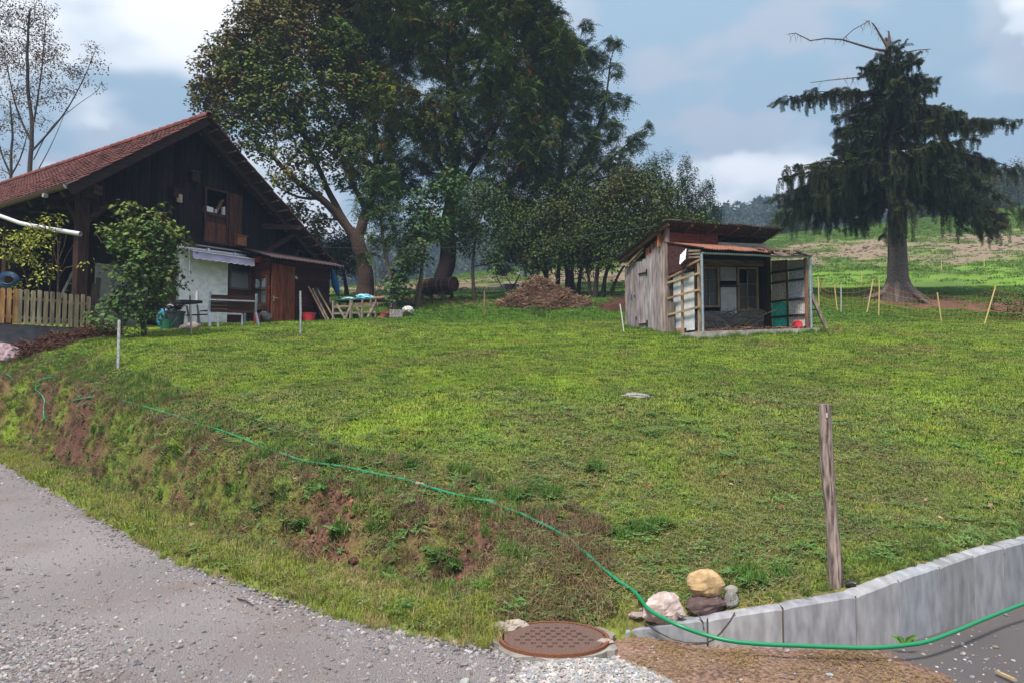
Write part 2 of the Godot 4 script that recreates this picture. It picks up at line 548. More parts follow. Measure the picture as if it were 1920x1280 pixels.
func land() -> void:
	var ds := [-60.0, -20.0, -6.0, 0.0, 2.0, 3.0]
	var d := 3.4
	while d < 125.0:
		ds.append(d)
		d *= 1.0107 if d < 45.0 else 1.03
	var tans := [-9.0, -5.0, -3.0, -2.2, -1.7, -1.4, -1.2, -1.05, -0.95]
	for i in 331:
		tans.append(-0.86 + 1.72 * i / 330.0)
	tans.append_array([0.95, 1.05, 1.2, 1.4, 1.7, 2.2, 3.0, 5.0, 9.0])
	var rows := []
	for dd in ds:
		var row := []
		for t in tans:
			var x: float = t * maxf(dd, 3.4)
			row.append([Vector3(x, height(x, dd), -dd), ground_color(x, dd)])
		rows.append(row)
	tag(sheet("meadow", rows, M.soil), "mown green hillside rising from the lane to the far field", "", "", "structure")

	# gravel lane along the foot of the bank
	rows = []
	for i in 121:
		var u := i / 120.0
		var x := lerpf(1.35, -16.0, pow(u, 1.5))
		var row := []
		for k in 61:
			var s := -9.0 + 9.12 * pow(k / 60.0, 0.5)
			var dd := edge(minf(x, -0.2)) + (x + 0.2) * -0.8 * (1.0 if x > -0.2 else 0.0) + s / 0.74
			var wob := 0.08 * fine.get_noise_2d(x * 3.0, s * 3.0)
			var y := lane(dd) + 0.010 * coarse.get_noise_2d(x * 4.0, s * 4.0) - 0.07 * smoothstep(-0.12, 0.12, s + wob)
			if dd < 1.0: y = 0.0
			var n1 := coarse.get_noise_2d(x * 1.2, dd * 1.2)
			var c := Color(0.245, 0.220, 0.228).lerp(Color(0.195, 0.175, 0.180), clampf(0.5 + n1, 0, 1))
			c = c.lerp(Color(0.150, 0.098, 0.080), clampf(coarse.get_noise_2d(x * 2.0 + 90.0, dd * 2.0) * 1.4 - 0.2, 0, 0.4))
			row.append([Vector3(x, y, -dd), c])
		rows.append(row)
	tag(sheet("gravel_lane", rows, M.gravel), "grey gravel lane running past the bank", "", "", "structure")

	# red earth and dry grass strip between the wall and the lane, then the tarred yard
	rows = []
	for i in 61:
		var x := lerpf(0.45, 3.6, i / 60.0)
		var row := []
		for k in 41:
			var dd := lerpf(2.2, edge(maxf(x, 0.76)) + 0.05, k / 40.0)
			var y := -0.012 + 0.03 * coarse.get_noise_2d(x * 2.0, dd * 3.0) + 0.012 * fine.get_noise_2d(x * 8.0, dd * 8.0)
			y -= 0.06 * smoothstep(0.25, -0.1, x - 0.55 + 0.2 * coarse.get_noise_2d(x * 4.0, dd * 4.0))
			y -= 0.05 * smoothstep(-0.15, 0.35, x - 2.35 - (4.5 - dd) * 0.55)
			row.append([Vector3(x, y, -dd), Color(0.185, 0.118, 0.095) * (1.0 + 0.5 * fine.get_noise_2d(x * 5.0, dd * 5.0))])
		rows.append(row)
	tag(sheet("earth_strip", rows, M.soil), "red earth strip in front of the low wall", "", "", "structure")
	rows = []
	for i in 41:
		var x := lerpf(1.9, 12.0, pow(i / 40.0, 1.4))
		var row := []
		for k in 41:
			var dd := lerpf(0.0, edge(x) + 0.05, k / 40.0)
			row.append([Vector3(x, -0.022 + 0.004 * coarse.get_noise_2d(x, dd), -dd), Color(0.105, 0.095, 0.10) * (1.0 + 0.3 * coarse.get_noise_2d(x * 2.0, dd * 2.0))])
		rows.append(row)
	tag(sheet("tarmac_yard", rows, M.tar), "dark tarmac yard below the curved low wall", "", "", "structure")
	# pale chippings in front of the drain
	rows = []
	for i in 41:
		var a := -1.0 + 2.0 * i / 40.0
		var row := []
		for k in 31:
			var b := -1.0 + 2.0 * k / 30.0
			var x := 0.42 + 0.62 * a
			var dd := 3.9 + 0.72 * b
			var rim := Vector2(a, b).length() + 0.25 * coarse.get_noise_2d(x * 5.0, dd * 5.0)
			row.append([Vector3(x, 0.012 - 0.06 * smoothstep(0.55, 1.0, rim), -dd), Color(0.36, 0.35, 0.36)])
		rows.append(row)
	tag(sheet("chipping_patch", rows, M.gravel), "patch of pale stone chippings in front of the drain", "", "", "structure")

	# hills far behind
	rows = []
	for i in 41:
		var dd := 118.0 + 10.0 * i
		var row := []
		for k in 61:
			var x := -400.0 + 900.0 * k / 60.0
			var top := 40.0 + 0.10 * x + 5.0 * coarse.get_noise_2d(x * 0.04, 3.0)
			row.append([Vector3(x, lerpf(6.0, top, smoothstep(118.0, 230.0, dd)) - 3.0, -dd), Color(0.045, 0.075, 0.028)])
		rows.append(row)
	tag(sheet("hills", rows, M.soil), "wooded hills far behind the field", "", "", "structure")

# ---------------------------------------------------------------- the timber barn on the left
const BARN := Vector3(-11.08, 0, -19.0)
const GABLE := Vector3(0.5593, 0, -0.8290)    # along the gable wall to the right
const FRONT := Vector3(0.8290, 0, 0.5593)     # out of the gable wall, towards the yard

func bp(s: float, y: float, o := 0.0) -> Vector3:
	return BARN + GABLE * s + FRONT * o + Vector3(0, y, 0)

func roof_y(s: float) -> float:
	return 9.27 - 0.763 * (2.97 - s) if s < 2.97 else 9.27 - 0.742 * (s - 2.97)

# an upright board in a wall parallel to the gable
func board(sh: Shape, s0: float, s1: float, b0: float, b1: float, t0: float, t1: float, o: float, thick: float) -> void:
	sh.hexa([bp(s0, b0, o), bp(s1, b1, o), bp(s1, b1, o + thick), bp(s0, b0, o + thick), bp(s0, t0, o), bp(s1, t1, o), bp(s1, t1, o + thick), bp(s0, t0, o + thick)])

func shape(c: Color) -> Shape:
	var s := Shape.new()
	s.col = c
	return s

func tile_mesh(c: Color) -> ArrayMesh:
	# one clay pantile: x along the ridge, z down the slope, y up
	var s := shape(c)
	var w := 0.212
	var l := 0.40
	var pts := []
	for k in 6:
		var u := k / 5.0
		pts.append(Vector2((u - 0.5) * w, 0.026 * sin(u * PI * 1.0) if k < 5 else 0.008))
	for k in 5:
		var a: Vector2 = pts[k]
		var b: Vector2 = pts[k + 1]
		var up := Vector3(a.y - b.y, b.x - a.x, 0)
		s.quad(Vector3(a.x, a.y, 0), Vector3(b.x, b.y, 0), Vector3(b.x, b.y + 0.03, l), Vector3(a.x, a.y + 0.03, l), up)
		s.quad(Vector3(a.x, a.y + 0.03, l), Vector3(b.x, b.y + 0.03, l), Vector3(b.x, b.y + 0.008, l), Vector3(a.x, a.y + 0.008, l), Vector3.BACK)
	return s.mesh()

func build_barn() -> void:
	var b := thing("timber_barn", "dark brown timber barn with red tiled roof at the left", "barn", bp(3.0, 3.2))
	var dark := Color(0.0135, 0.0095, 0.0095)
	# gable boards
	var s := -0.12
	while s < 8.25:
		var s1 := s + rnd(0.15, 0.2)
		var top := minf(roof_y(s), roof_y(s1)) - 0.24
		var t0 := roof_y(s) - 0.24
		var t1 := roof_y(s1) - 0.24
		var low := 5.62
		if s < 2.68:
			low = 6.42 - 0.9 * pow(absf(s - 1.3) / 1.4, 4.0) if s > 0.1 else 6.2
		if s > 5.0: low = 5.55
		if s > 6.9: low = 5.35
		var spans := [[low, t0, t1]]
		if s1 > 3.46 and s < 4.22:
			spans = [[low, 5.86, 5.86], [7.44, t0, t1]]
		for q in spans:
			if minf(q[1], q[2]) - q[0] < 0.05: continue
			var sh := shape(jit(dark, 0.35))
			board(sh, s + 0.006, s1 - 0.006, q[0], q[0], q[1], q[2], rnd(-0.012, 0.0), 0.03)
			part("wall_board", sh, M.wood_up, b)
		s = s1
	# dark lining behind the boards, so that no light comes through the joints
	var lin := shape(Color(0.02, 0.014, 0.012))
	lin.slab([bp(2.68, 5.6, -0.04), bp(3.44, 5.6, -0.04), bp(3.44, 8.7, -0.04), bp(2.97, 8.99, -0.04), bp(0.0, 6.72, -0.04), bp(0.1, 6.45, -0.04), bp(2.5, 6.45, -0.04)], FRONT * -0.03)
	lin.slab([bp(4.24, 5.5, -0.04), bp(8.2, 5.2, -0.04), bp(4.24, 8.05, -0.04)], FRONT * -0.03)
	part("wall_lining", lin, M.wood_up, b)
	# framing posts and braces of the open bay
	var tim := Color(0.040, 0.022, 0.018)
	for q in [[bp(0.0, 2.6, -0.05), bp(0.0, 6.5, -0.05), 0.26], [bp(0.0, 2.6, -4.2), bp(0.0, 6.5, -4.2), 0.24], [bp(0.0, 2.6, -8.4), bp(0.0, 6.5, -8.4), 0.24]]:
		var sh := shape(tim)
		sh.beam(q[0], q[1], q[2], q[2], FRONT)
		part("post", sh, M.wood_up, b)
	for q in [[bp(0.05, 5.75, -0.05), bp(0.75, 6.5, -0.05)], [bp(0.0, 5.75, -0.1), bp(0.0, 6.45, -0.9)], [bp(2.62, 5.7, -0.05), bp(2.0, 6.5, -0.05)]]:
		var sh := shape(tim)
		sh.beam(q[0], q[1], 0.13, 0.15)
		part("brace", sh, M.wood_flat, b)
	var sh2 := shape(tim)
	sh2.beam(bp(0, 6.5, 0.75), bp(0, 6.5, -13.5), 0.2, 0.24)
	part("wall_plate", sh2, M.wood_flat, b)
	sh2 = shape(tim)
	sh2.beam(bp(5.5, 6.62, 0.02), bp(6.35, 6.62, 0.85), 0.14, 0.16)
	sh2.beam(bp(5.62, 5.8, 0.08), bp(6.6, 6.6, 0.5), 0.12, 0.14)
	part("brace", sh2, M.wood_flat, b)
	# inside of the open bay: back wall, party wall, loft floor
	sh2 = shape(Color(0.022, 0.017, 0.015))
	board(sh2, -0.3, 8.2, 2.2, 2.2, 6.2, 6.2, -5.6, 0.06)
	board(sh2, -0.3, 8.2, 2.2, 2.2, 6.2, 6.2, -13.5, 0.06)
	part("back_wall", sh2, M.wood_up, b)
	sh2 = shape(Color(0.03, 0.02, 0.017))
	sh2.hexa([bp(2.5, 2.2, -0.1), bp(2.6, 2.2, -0.1), bp(2.6, 2.2, -5.6), bp(2.5, 2.2, -5.6), bp(2.5, 6.3, -0.1), bp(2.6, 6.3, -0.1), bp(2.6, 6.3, -5.6), bp(2.5, 6.3, -5.6)])
	part("party_wall", sh2, M.wood_up, b)
	sh2 = shape(Color(0.025, 0.018, 0.015))
	sh2.hexa([bp(-0.1, 6.42, -0.2), bp(8.2, 6.42, -0.2), bp(8.2, 6.42, -13.4), bp(-0.1, 6.42, -13.4), bp(-0.1, 6.48, -0.2), bp(8.2, 6.48, -0.2), bp(8.2, 6.48, -13.4), bp(-0.1, 6.48, -13.4)])
	part("loft_floor", sh2, M.wood_flat, b)
	for k in 7:
		var j := shape(Color(0.03, 0.02, 0.016))
		j.beam(bp(-0.55, 6.33, -0.9 - 1.1 * k), bp(2.4, 6.33, -0.9 - 1.1 * k), 0.14, 0.17)
		part("joist", j, M.wood_flat, b)
	# far right wall of the barn
	sh2 = shape(dark)
	sh2.hexa([bp(8.14, 3.0, 0.0), bp(8.2, 3.0, 0.0), bp(8.2, 3.0, -13.5), bp(8.14, 3.0, -13.5), bp(8.14, 5.2, 0.0), bp(8.2, 5.2, 0.0), bp(8.2, 5.2, -13.5), bp(8.14, 5.2, -13.5)])
	part("side_wall", sh2, M.wood_up, b)
	# white plastered ground floor
	sh2 = shape(Color(0.76, 0.76, 0.79))
	board(sh2, 2.68, 4.27, 3.05, 3.05, 5.58, 5.58, -0.08, 0.13)
	sh2.hexa([bp(2.68, 3.0, -0.081), bp(2.8, 3.0, -0.081), bp(2.8, 3.0, -5.5), bp(2.68, 3.0, -5.5), bp(2.68, 5.4, -0.081), bp(2.8, 5.4, -0.081), bp(2.8, 5.4, -5.5), bp(2.68, 5.4, -5.5)])
	part("plaster_wall", sh2, M.plaster, b)
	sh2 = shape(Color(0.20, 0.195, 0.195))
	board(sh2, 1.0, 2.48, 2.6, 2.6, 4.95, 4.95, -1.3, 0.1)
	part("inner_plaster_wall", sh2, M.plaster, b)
	sh2 = shape(Color(0.085, 0.045, 0.030))
	board(sh2, 2.28, 2.66, 3.0, 3.0, 5.0, 5.0, -0.1, 0.05)
	part("door", sh2, M.wood_up, b)
	sh2 = shape(Color(0.060, 0.026, 0.022))
	board(sh2, 4.27, 5.14, 3.1, 3.1, 5.58, 5.58, -0.06, 0.08)
	part("panel_wall", sh2, M.wood_flat, b)
	# grey window under the awning
	var w := shape(Color(0.10, 0.095, 0.10))
	for q in [[4.33, 4.38, 4.5, 5.4], [5.05, 5.1, 4.5, 5.4], [4.38, 5.05, 4.5, 4.56], [4.38, 5.05, 5.0, 5.06], [4.38, 5.05, 5.34, 5.4]]:
		board(w, q[0], q[1], q[2], q[2], q[3], q[3], 0.02, 0.05)
	var wn := part("window", w, M.wood_up, b)
	w = shape(Color(0.20, 0.195, 0.22))
	board(w, 4.38, 5.05, 4.56, 4.56, 5.0, 5.0, 0.022, 0.012)
	part("blind", w, M.cloth, wn)
	w = shape(Color(0.012, 0.012, 0.014))
	board(w, 4.38, 5.05, 5.06, 5.06, 5.34, 5.34, 0.022, 0.012)
	part("pane", w, M.rubber, wn)
	# pale gutter strip and sill over the ground floor
	w = shape(Color(0.32, 0.30, 0.32))
	w.beam(bp(2.8, 5.64, 0.1), bp(5.3, 5.7, 0.1), 0.05, 0.035)
	w.tube([bp(2.8, 5.66, 0.1), bp(2.78, 5.9, 0.06), bp(2.68, 5.93, 0.05)], [0.012, 0.012, 0.012], 5)
	part("rain_strip", w, M.metal, b)
	w = shape(Color(0.055, 0.030, 0.026))
	w.beam(bp(2.7, 5.58, 0.06), bp(5.2, 5.6, 0.06), 0.1, 0.09)
	part("sill_beam", w, M.wood_flat, b)
	# loft window with open upper half, red lower panels
	w = shape(Color(0.055, 0.030, 0.028))
	for q in [[3.44, 3.50, 5.80, 7.46], [4.18, 4.24, 5.80, 7.46], [3.50, 4.18, 5.80, 5.86], [3.50, 4.18, 7.40, 7.46], [3.50, 4.18, 6.62, 6.72], [3.82, 3.88, 5.86, 6.62]]:
		board(w, q[0], q[1], q[2], q[2], q[3], q[3], 0.01, 0.05)
	var lw := part("loft_window", w, M.wood_up, b)
	for q in [[3.5, 3.82], [3.88, 4.18]]:
		w = shape(Color(0.110, 0.040, 0.028))
		board(w, q[0], q[1], 5.86, 5.86, 6.42, 6.42, 0.012, 0.025)
		part("panel", w, M.wood_up, lw)
		w = shape(Color(0.045, 0.022, 0.02))
		board(w, q[0], q[1], 6.42, 6.42, 6.62, 6.62, 0.0, 0.02)
		part("panel", w, M.wood_up, lw)
	w = shape(Color(0.62, 0.62, 0.64))
	w.hexa([bp(3.51, 6.72, 0.0), bp(3.76, 6.72, 0.0), bp(3.76, 6.72, -0.2), bp(3.51, 6.72, -0.2), bp(3.51, 6.9, 0.0), bp(3.76, 6.88, 0.0), bp(3.76, 6.88, -0.2), bp(3.51, 6.9, -0.2)])
	part("paper_bundle", w, M.cloth, lw)
	w = shape(Color(0.22, 0.11, 0.075))
	w.beam(bp(3.88, 6.72, -0.1), bp(4.12, 7.2, -0.12), 0.03, 0.16, FRONT)
	part("loose_board", w, M.wood_up, lw)
	w = shape(Color(0.5, 0.5, 0.52))
	w.beam(bp(3.86, 6.6, -0.03), bp(3.86, 6.86, -0.03), 0.05, 0.05)
	part("paper_bundle", w, M.cloth, lw)
	w = shape(Color(0.5, 0.5, 0.52))
	w.hexa([bp(4.08, 6.72, 0.0), bp(4.17, 6.72, 0.0), bp(4.17, 6.72, -0.1), bp(4.08, 6.72, -0.1), bp(4.09, 6.98, 0.0), bp(4.16, 7.0, 0.0), bp(4.16, 7.0, -0.1), bp(4.09, 6.98, -0.1)])
	part("paper_bundle", w, M.cloth, lw)
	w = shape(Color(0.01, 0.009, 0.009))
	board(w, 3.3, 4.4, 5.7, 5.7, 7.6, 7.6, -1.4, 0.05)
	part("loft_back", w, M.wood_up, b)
	# shutter folded back
	for k in 3:
		w = shape(jit(Color(0.065, 0.028, 0.022), 0.25))
		board(w, 4.27 + 0.15 * k, 4.41 + 0.15 * k, 5.80, 5.80, 7.44, 7.44, 0.035, 0.03)
		part("shutter_board", w, M.wood_up, b)
	# trimmer frame low in the right overhang
	w = shape(Color(0.055, 0.038, 0.032))
	w.beam(bp(6.75, 5.4, 0.2), bp(6.75, 6.02, 0.2), 0.09, 0.09, FRONT)
	w.beam(bp(6.75, 6.02, 0.2), bp(7.4, 6.02, 0.2), 0.08, 0.08)
	part("trimmer", w, M.wood_flat, b)
	# roof: decks under the tiles, rafters, battens
	var over := 0.86
	var deep := -13.9
	for side in [[-0.7, 2.97], [2.97, 7.95]]:
		w = shape(Color(0.045, 0.025, 0.02))
		w.slab([bp(side[0], roof_y(side[0]) - 0.06, over - 0.12), bp(side[1], roof_y(side[1]) - 0.06, over - 0.12), bp(side[1], roof_y(side[1]) - 0.06, deep), bp(side[0], roof_y(side[0]) - 0.06, deep)], Vector3(0, 0.03, 0))
		part("roof_deck", w, M.wood_flat, b)
	for k in 9:
		var o := 0.42 - 1.75 * k
		for side in [[-0.7, 2.97], [2.97, 7.9]]:
			if k > 4 and side[0] > 0: continue
			w = shape(Color(0.042, 0.026, 0.022))
			w.beam(bp(side[0], roof_y(side[0]) - 0.20, o), bp(side[1], roof_y(side[1]) - 0.20, o), 0.13, 0.17)
			part("rafter", w, M.wood_flat, b)
	w = shape(Color(0.03, 0.018, 0.016))
	w.beam(bp(-0.72, roof_y(-0.72) - 0.14, over - 0.04), bp(2.97, roof_y(2.97) - 0.12, over - 0.04), 0.045, 0.24)
	part("barge_board", w, M.wood_flat, b)
	for k in 15:
		var q := 3.25 + 0.315 * k
		w = shape(jit(Color(0.115, 0.085, 0.075), 0.3))
		w.beam(bp(q, roof_y(q) - 0.095, over + 0.0), bp(q, roof_y(q) - 0.095, 0.02), 0.05, 0.035)
		part("batten", w, M.wood_flat, b)
	# right slope: courses of tiles, the stepped ends show along the verge
	for k in 16:
		var q := 3.0 + 0.313 * k
		w = shape(jit(Color(0.075, 0.033, 0.027), 0.3))
		var e := over + rnd(-0.02, 0.03)
		w.hexa([bp(q, roof_y(q) - 0.02, e), bp(q + 0.36, roof_y(q + 0.36) + 0.01, e), bp(q + 0.36, roof_y(q + 0.36) + 0.01, deep), bp(q, roof_y(q) - 0.02, deep),
			bp(q, roof_y(q) + 0.03, e), bp(q + 0.36, roof_y(q + 0.36) + 0.06, e), bp(q + 0.36, roof_y(q + 0.36) + 0.06, deep), bp(q, roof_y(q) + 0.03, deep)])
		part("tile_course", w, M.tile, b)
	# left slope: pantiles, the nearest 300 one by one
	var kinds := []
	for c in [Color(0.100, 0.036, 0.030), Color(0.080, 0.030, 0.026), Color(0.125, 0.044, 0.036), Color(0.055, 0.027, 0.025), Color(0.085, 0.040, 0.036)]:
		kinds.append(tile_mesh(c))
	var down := (bp(0, roof_y(0)) - bp(1, roof_y(1))).normalized()
	var along := -FRONT
	var up := down.cross(along).normalized()
	if up.y < 0: up = -up
	var far := Shape.new()
	var n := 0
	for col in 70:
		for row in 14:
			var q := 2.93 - 0.262 * (row + 0.0)
			var p := bp(q, roof_y(q) + 0.012, over - 0.06 - 0.21 * col) + up * rnd(-0.004, 0.006)
			var bas := Basis(along, up, down).rotated(up, rnd(-0.025, 0.025))
			if n < 300 and col < 22:
				var o := put("roof_tile", kinds[rng.randi() % 5], M.tile, b)
				o.transform = Transform3D(bas, p - b.position)
				n += 1
			else:
				far.col = jit(Color(0.092, 0.035, 0.030), 0.35)
				var x := bas.x * 0.106
				var z := bas.z * 0.37
				far.quad(p - x, p + bas.y * 0.026, p + bas.y * 0.05 + z, p - x + bas.y * 0.024 + z, up)
				far.quad(p + bas.y * 0.026, p + x, p + x + bas.y * 0.024 + z, p + bas.y * 0.05 + z, up)
	part("roof_tiles", far, M.tile, b).set_meta("kind", "stuff")
	# ridge caps
	for k in 37:
		var c := jit(Color(0.16, 0.052, 0.046), 0.25)
		var rr := shape(c)
		var o0 := over + 0.02 - 0.4 * k
		var prev := []
		for a in 8:
			var g := lerpf(-0.2, PI + 0.2, a / 7.0)
			prev.append([cos(g), sin(g)])
		for a in 7:
			for q in [[0.105, 0.0], [0.09, 0.02]]:
				var A := bp(2.97 + q[0] * prev[a][0], 9.29 + q[0] * prev[a][1], o0)
				var B := bp(2.97 + q[0] * prev[a + 1][0], 9.29 + q[0] * prev[a + 1][1], o0)
				var D := bp(2.97 + (q[0] + 0.022) * prev[a + 1][0], 9.295 + (q[0] + 0.022) * prev[a + 1][1], o0 - 0.43)
				var E := bp(2.97 + (q[0] + 0.022) * prev[a][0], 9.295 + (q[0] + 0.022) * prev[a][1], o0 - 0.43)
				rr.quad(A, B, D, E, A - bp(2.97, 9.2, o0))
		part("ridge_tile", rr, M.tile, b)
	# gutter under the left eave with its pale end cap
	w = shape(Color(0.11, 0.055, 0.042))
	var gut := []
	for a in 7:
		var g := PI + PI * a / 6.0
		gut.append([cos(g) * 0.085, sin(g) * 0.085])
	for a in 6:
		w.quad(bp(-0.78 + gut[a][0], 6.44 + gut[a][1], 0.78), bp(-0.78 + gut[a + 1][0], 6.44 + gut[a + 1][1], 0.78), bp(-0.78 + gut[a + 1][0], 6.38 + gut[a + 1][1], -13.8), bp(-0.78 + gut[a][0], 6.38 + gut[a][1], -13.8), Vector3(gut[a][0], gut[a][1], 0))
	w.tube([bp(-0.865, 6.445, 0.78), bp(-0.865, 6.385, -13.8)], [0.012, 0.012], 5)
	var gu := part("gutter", w, M.metal, b)
	w = shape(Color(0.42, 0.52, 0.56))
	for a in 6:
		w.quad(bp(-0.78, 6.46, 0.79), bp(-0.78 + gut[a][0] * 1.08, 6.44 + gut[a][1] * 1.08, 0.79), bp(-0.78 + gut[a + 1][0] * 1.08, 6.44 + gut[a + 1][1] * 1.08, 0.79), bp(-0.78, 6.46, 0.79), FRONT)
	part("end_cap", w, M.metal, gu)
	w = shape(Color(0.45, 0.45, 0.45))
	w.box(Transform3D(Basis(GABLE, Vector3.UP, -FRONT), bp(-0.85, 6.3, -0.15)), Vector3(0.1, 0.09, 0.1))
	part("junction_box", w, M.metal, b)

	# boxes hung on the gable
	var hung := [[3.02, 7.62, 0.24, 0.3, Color(0.030, 0.019, 0.018), "small dark nest box with pale lid left of the loft window"],
		[2.42, 7.02, 0.15, 0.24, Color(0.040, 0.022, 0.019), "small dark wooden box beside the pale plate on the gable"],
		[4.62, 6.0, 0.32, 0.3, Color(0.23, 0.095, 0.050), "orange brown nest box under the shutter of the loft window"]]
	for q in hung:
		var nb := thing("nest_box", q[5], "nest box", bp(q[0], q[1] - q[3] / 2, 0.05), "boxes hung on the barn gable")
		w = shape(q[4])
		w.box(Transform3D(Basis(GABLE, Vector3.UP, -FRONT), bp(q[0], q[1], 0.14)), Vector3(q[2], q[3], 0.18))
		part("body", w, M.wood_up, nb)
		w = shape((q[4] as Color) * (3.0 if q[0] == 3.02 else 1.2))
		w.box(Transform3D(Basis(GABLE, Vector3.UP, -FRONT).rotated(GABLE, 0.15), bp(q[0], q[1] + q[3] / 2 + 0.02, 0.15)), Vector3(q[2] + 0.06, 0.02, 0.26))
		part("lid", w, M.wood_flat, nb)
	w = shape(Color(0.34, 0.26, 0.20))
	w.box(Transform3D(Basis(GABLE, Vector3.UP, -FRONT), bp(2.63, 6.93, 0.05)), Vector3(0.16, 0.24, 0.03))
	tag(part("wall_plate", w, M.wood_up), "small pale plate nailed to the dark gable boards", "plate")

	# white rainwater pipe sticking out from the eave
	var pipe := thing("drain_pipe", "pale plastic drain pipe jutting out above the picket fence", "pipe", at(150, 440, 17.6))
	w = shape(Color(0.55, 0.54, 0.60))
	w.tube([at(-70, 380, 18.6), at(35, 418, 18.2), at(60, 424, 18.0), at(150, 439, 17.6)], [0.048, 0.048, 0.055, 0.055], 12, false)
	part("tube", w, M.rubber, pipe)

	# awning over the white wall
	var aw := thing("awning", "rolled out lilac awning with scalloped edge over the white wall", "awning", bp(3.6, 5.3, 0.3))
	w = shape(Color(0.30, 0.27, 0.42))
	var a0 := 2.72
	var a1 := 4.78
	w.quad(bp(a0, 5.50, 0.12), bp(a1, 5.56, 0.12), bp(a1, 5.40, 0.62), bp(a0, 5.36, 0.62), Vector3.UP)
	part("canopy", w, M.cloth, aw)
	w = shape(Color(0.33, 0.30, 0.46))
	var nseg := 60
	for k in nseg:
		var u0 := float(k) / nseg
		var u1 := float(k + 1) / nseg
		var z0 := 0.185 + 0.032 * absf(sin(u0 * PI * 10))
		var z1 := 0.185 + 0.032 * absf(sin(u1 * PI * 10))
		var y0 := lerpf(5.36, 5.40, u0)
		var y1 := lerpf(5.36, 5.40, u1)
		var p0 := lerpf(a0, a1, u0)
		var p1 := lerpf(a0, a1, u1)
		w.quad(bp(p0, y0, 0.62), bp(p1, y1, 0.62), bp(p1, y1 - z1, 0.64 + 0.01 * sin(u1 * 20)), bp(p0, y0 - z0, 0.64 + 0.01 * sin(u0 * 20)), FRONT)
	var val := part("valance", w, M.cloth, aw)
	w = shape(Color(0.62, 0.60, 0.70))
	var band := []
	var br := []
	for k in nseg + 1:
		var u := float(k) / nseg
		band.append(bp(lerpf(a0, a1, u), lerpf(5.36, 5.40, u) - 0.185 - 0.032 * absf(sin(u * PI * 10)), 0.645 + 0.01 * sin(u * 20)))
		br.append(0.007)
	w.tube(band, br, 4)
	part("piping", w, M.cloth, val)
	w = shape(Color(0.5, 0.5, 0.53))
	w.tube([bp(a0, 5.36, 0.62), bp(a1, 5.40, 0.62)], [0.022, 0.022], 6)
	w.tube([bp(a0 - 0.05, 5.5, 0.12), bp(a1 + 0.05, 5.56, 0.12)], [0.05, 0.05], 8)
	part("front_rail", w, M.metal, aw)
	for q in [a0 - 0.12, 3.5, 4.4]:
		w = shape(Color(0.62, 0.64, 0.66))
		w.box(Transform3D(Basis(GABLE, Vector3.UP, -FRONT), bp(q, 5.53, 0.14)), Vector3(0.08, 0.12, 0.14))
		part("bracket", w, M.metal, aw)
	w = shape(Color(0.62, 0.62, 0.66))
	w.tube([bp(2.72, 5.42, 0.45), bp(2.74, 4.1, 0.5), bp(2.76, 3.85, 0.5)], [0.013, 0.013, 0.013], 6)
	part("crank_rod", w, M.metal, aw)
	w = shape(Color(0.03, 0.03, 0.035))
	w.tube([bp(2.745, 4.1, 0.5), bp(2.755, 3.92, 0.5)], [0.02, 0.02], 6)
	part("crank_grip", w, M.rubber, aw)

func corrugated(sh: Shape, a: Vector3, b: Vector3, d: Vector3, e: Vector3, waves: int, depth: float, up: Vector3, wobble := 0.0) -> void:
	# sheet a-b (top edge) to e-d (bottom edge), waves run across a-b
	var n := waves * 6
	var u3 := up.normalized() * depth
	var th := up.normalized() * 0.004
	for k in n:
		var u0 := float(k) / n
		var u1 := float(k + 1) / n
		var w0 := u3 * cos(u0 * waves * TAU)
		var w1 := u3 * cos(u1 * waves * TAU)
		var g0 := Vector3(0, -wobble * absf(sin(u0 * 9.0)), 0)
		var g1 := Vector3(0, -wobble * absf(sin(u1 * 9.0)), 0)
		var p0 := a.lerp(b, u0) + w0
		var p1 := a.lerp(b, u1) + w1
		var p2 := e.lerp(d, u1) + w1 + g1
		var p3 := e.lerp(d, u0) + w0 + g0
		sh.quad(p0, p1, p2, p3, up)
		sh.quad(p0 - th, p1 - th, p2 - th, p3 - th, -up)
		sh.quad(p3, p2, p2 - th, p3 - th, p3 - p0)

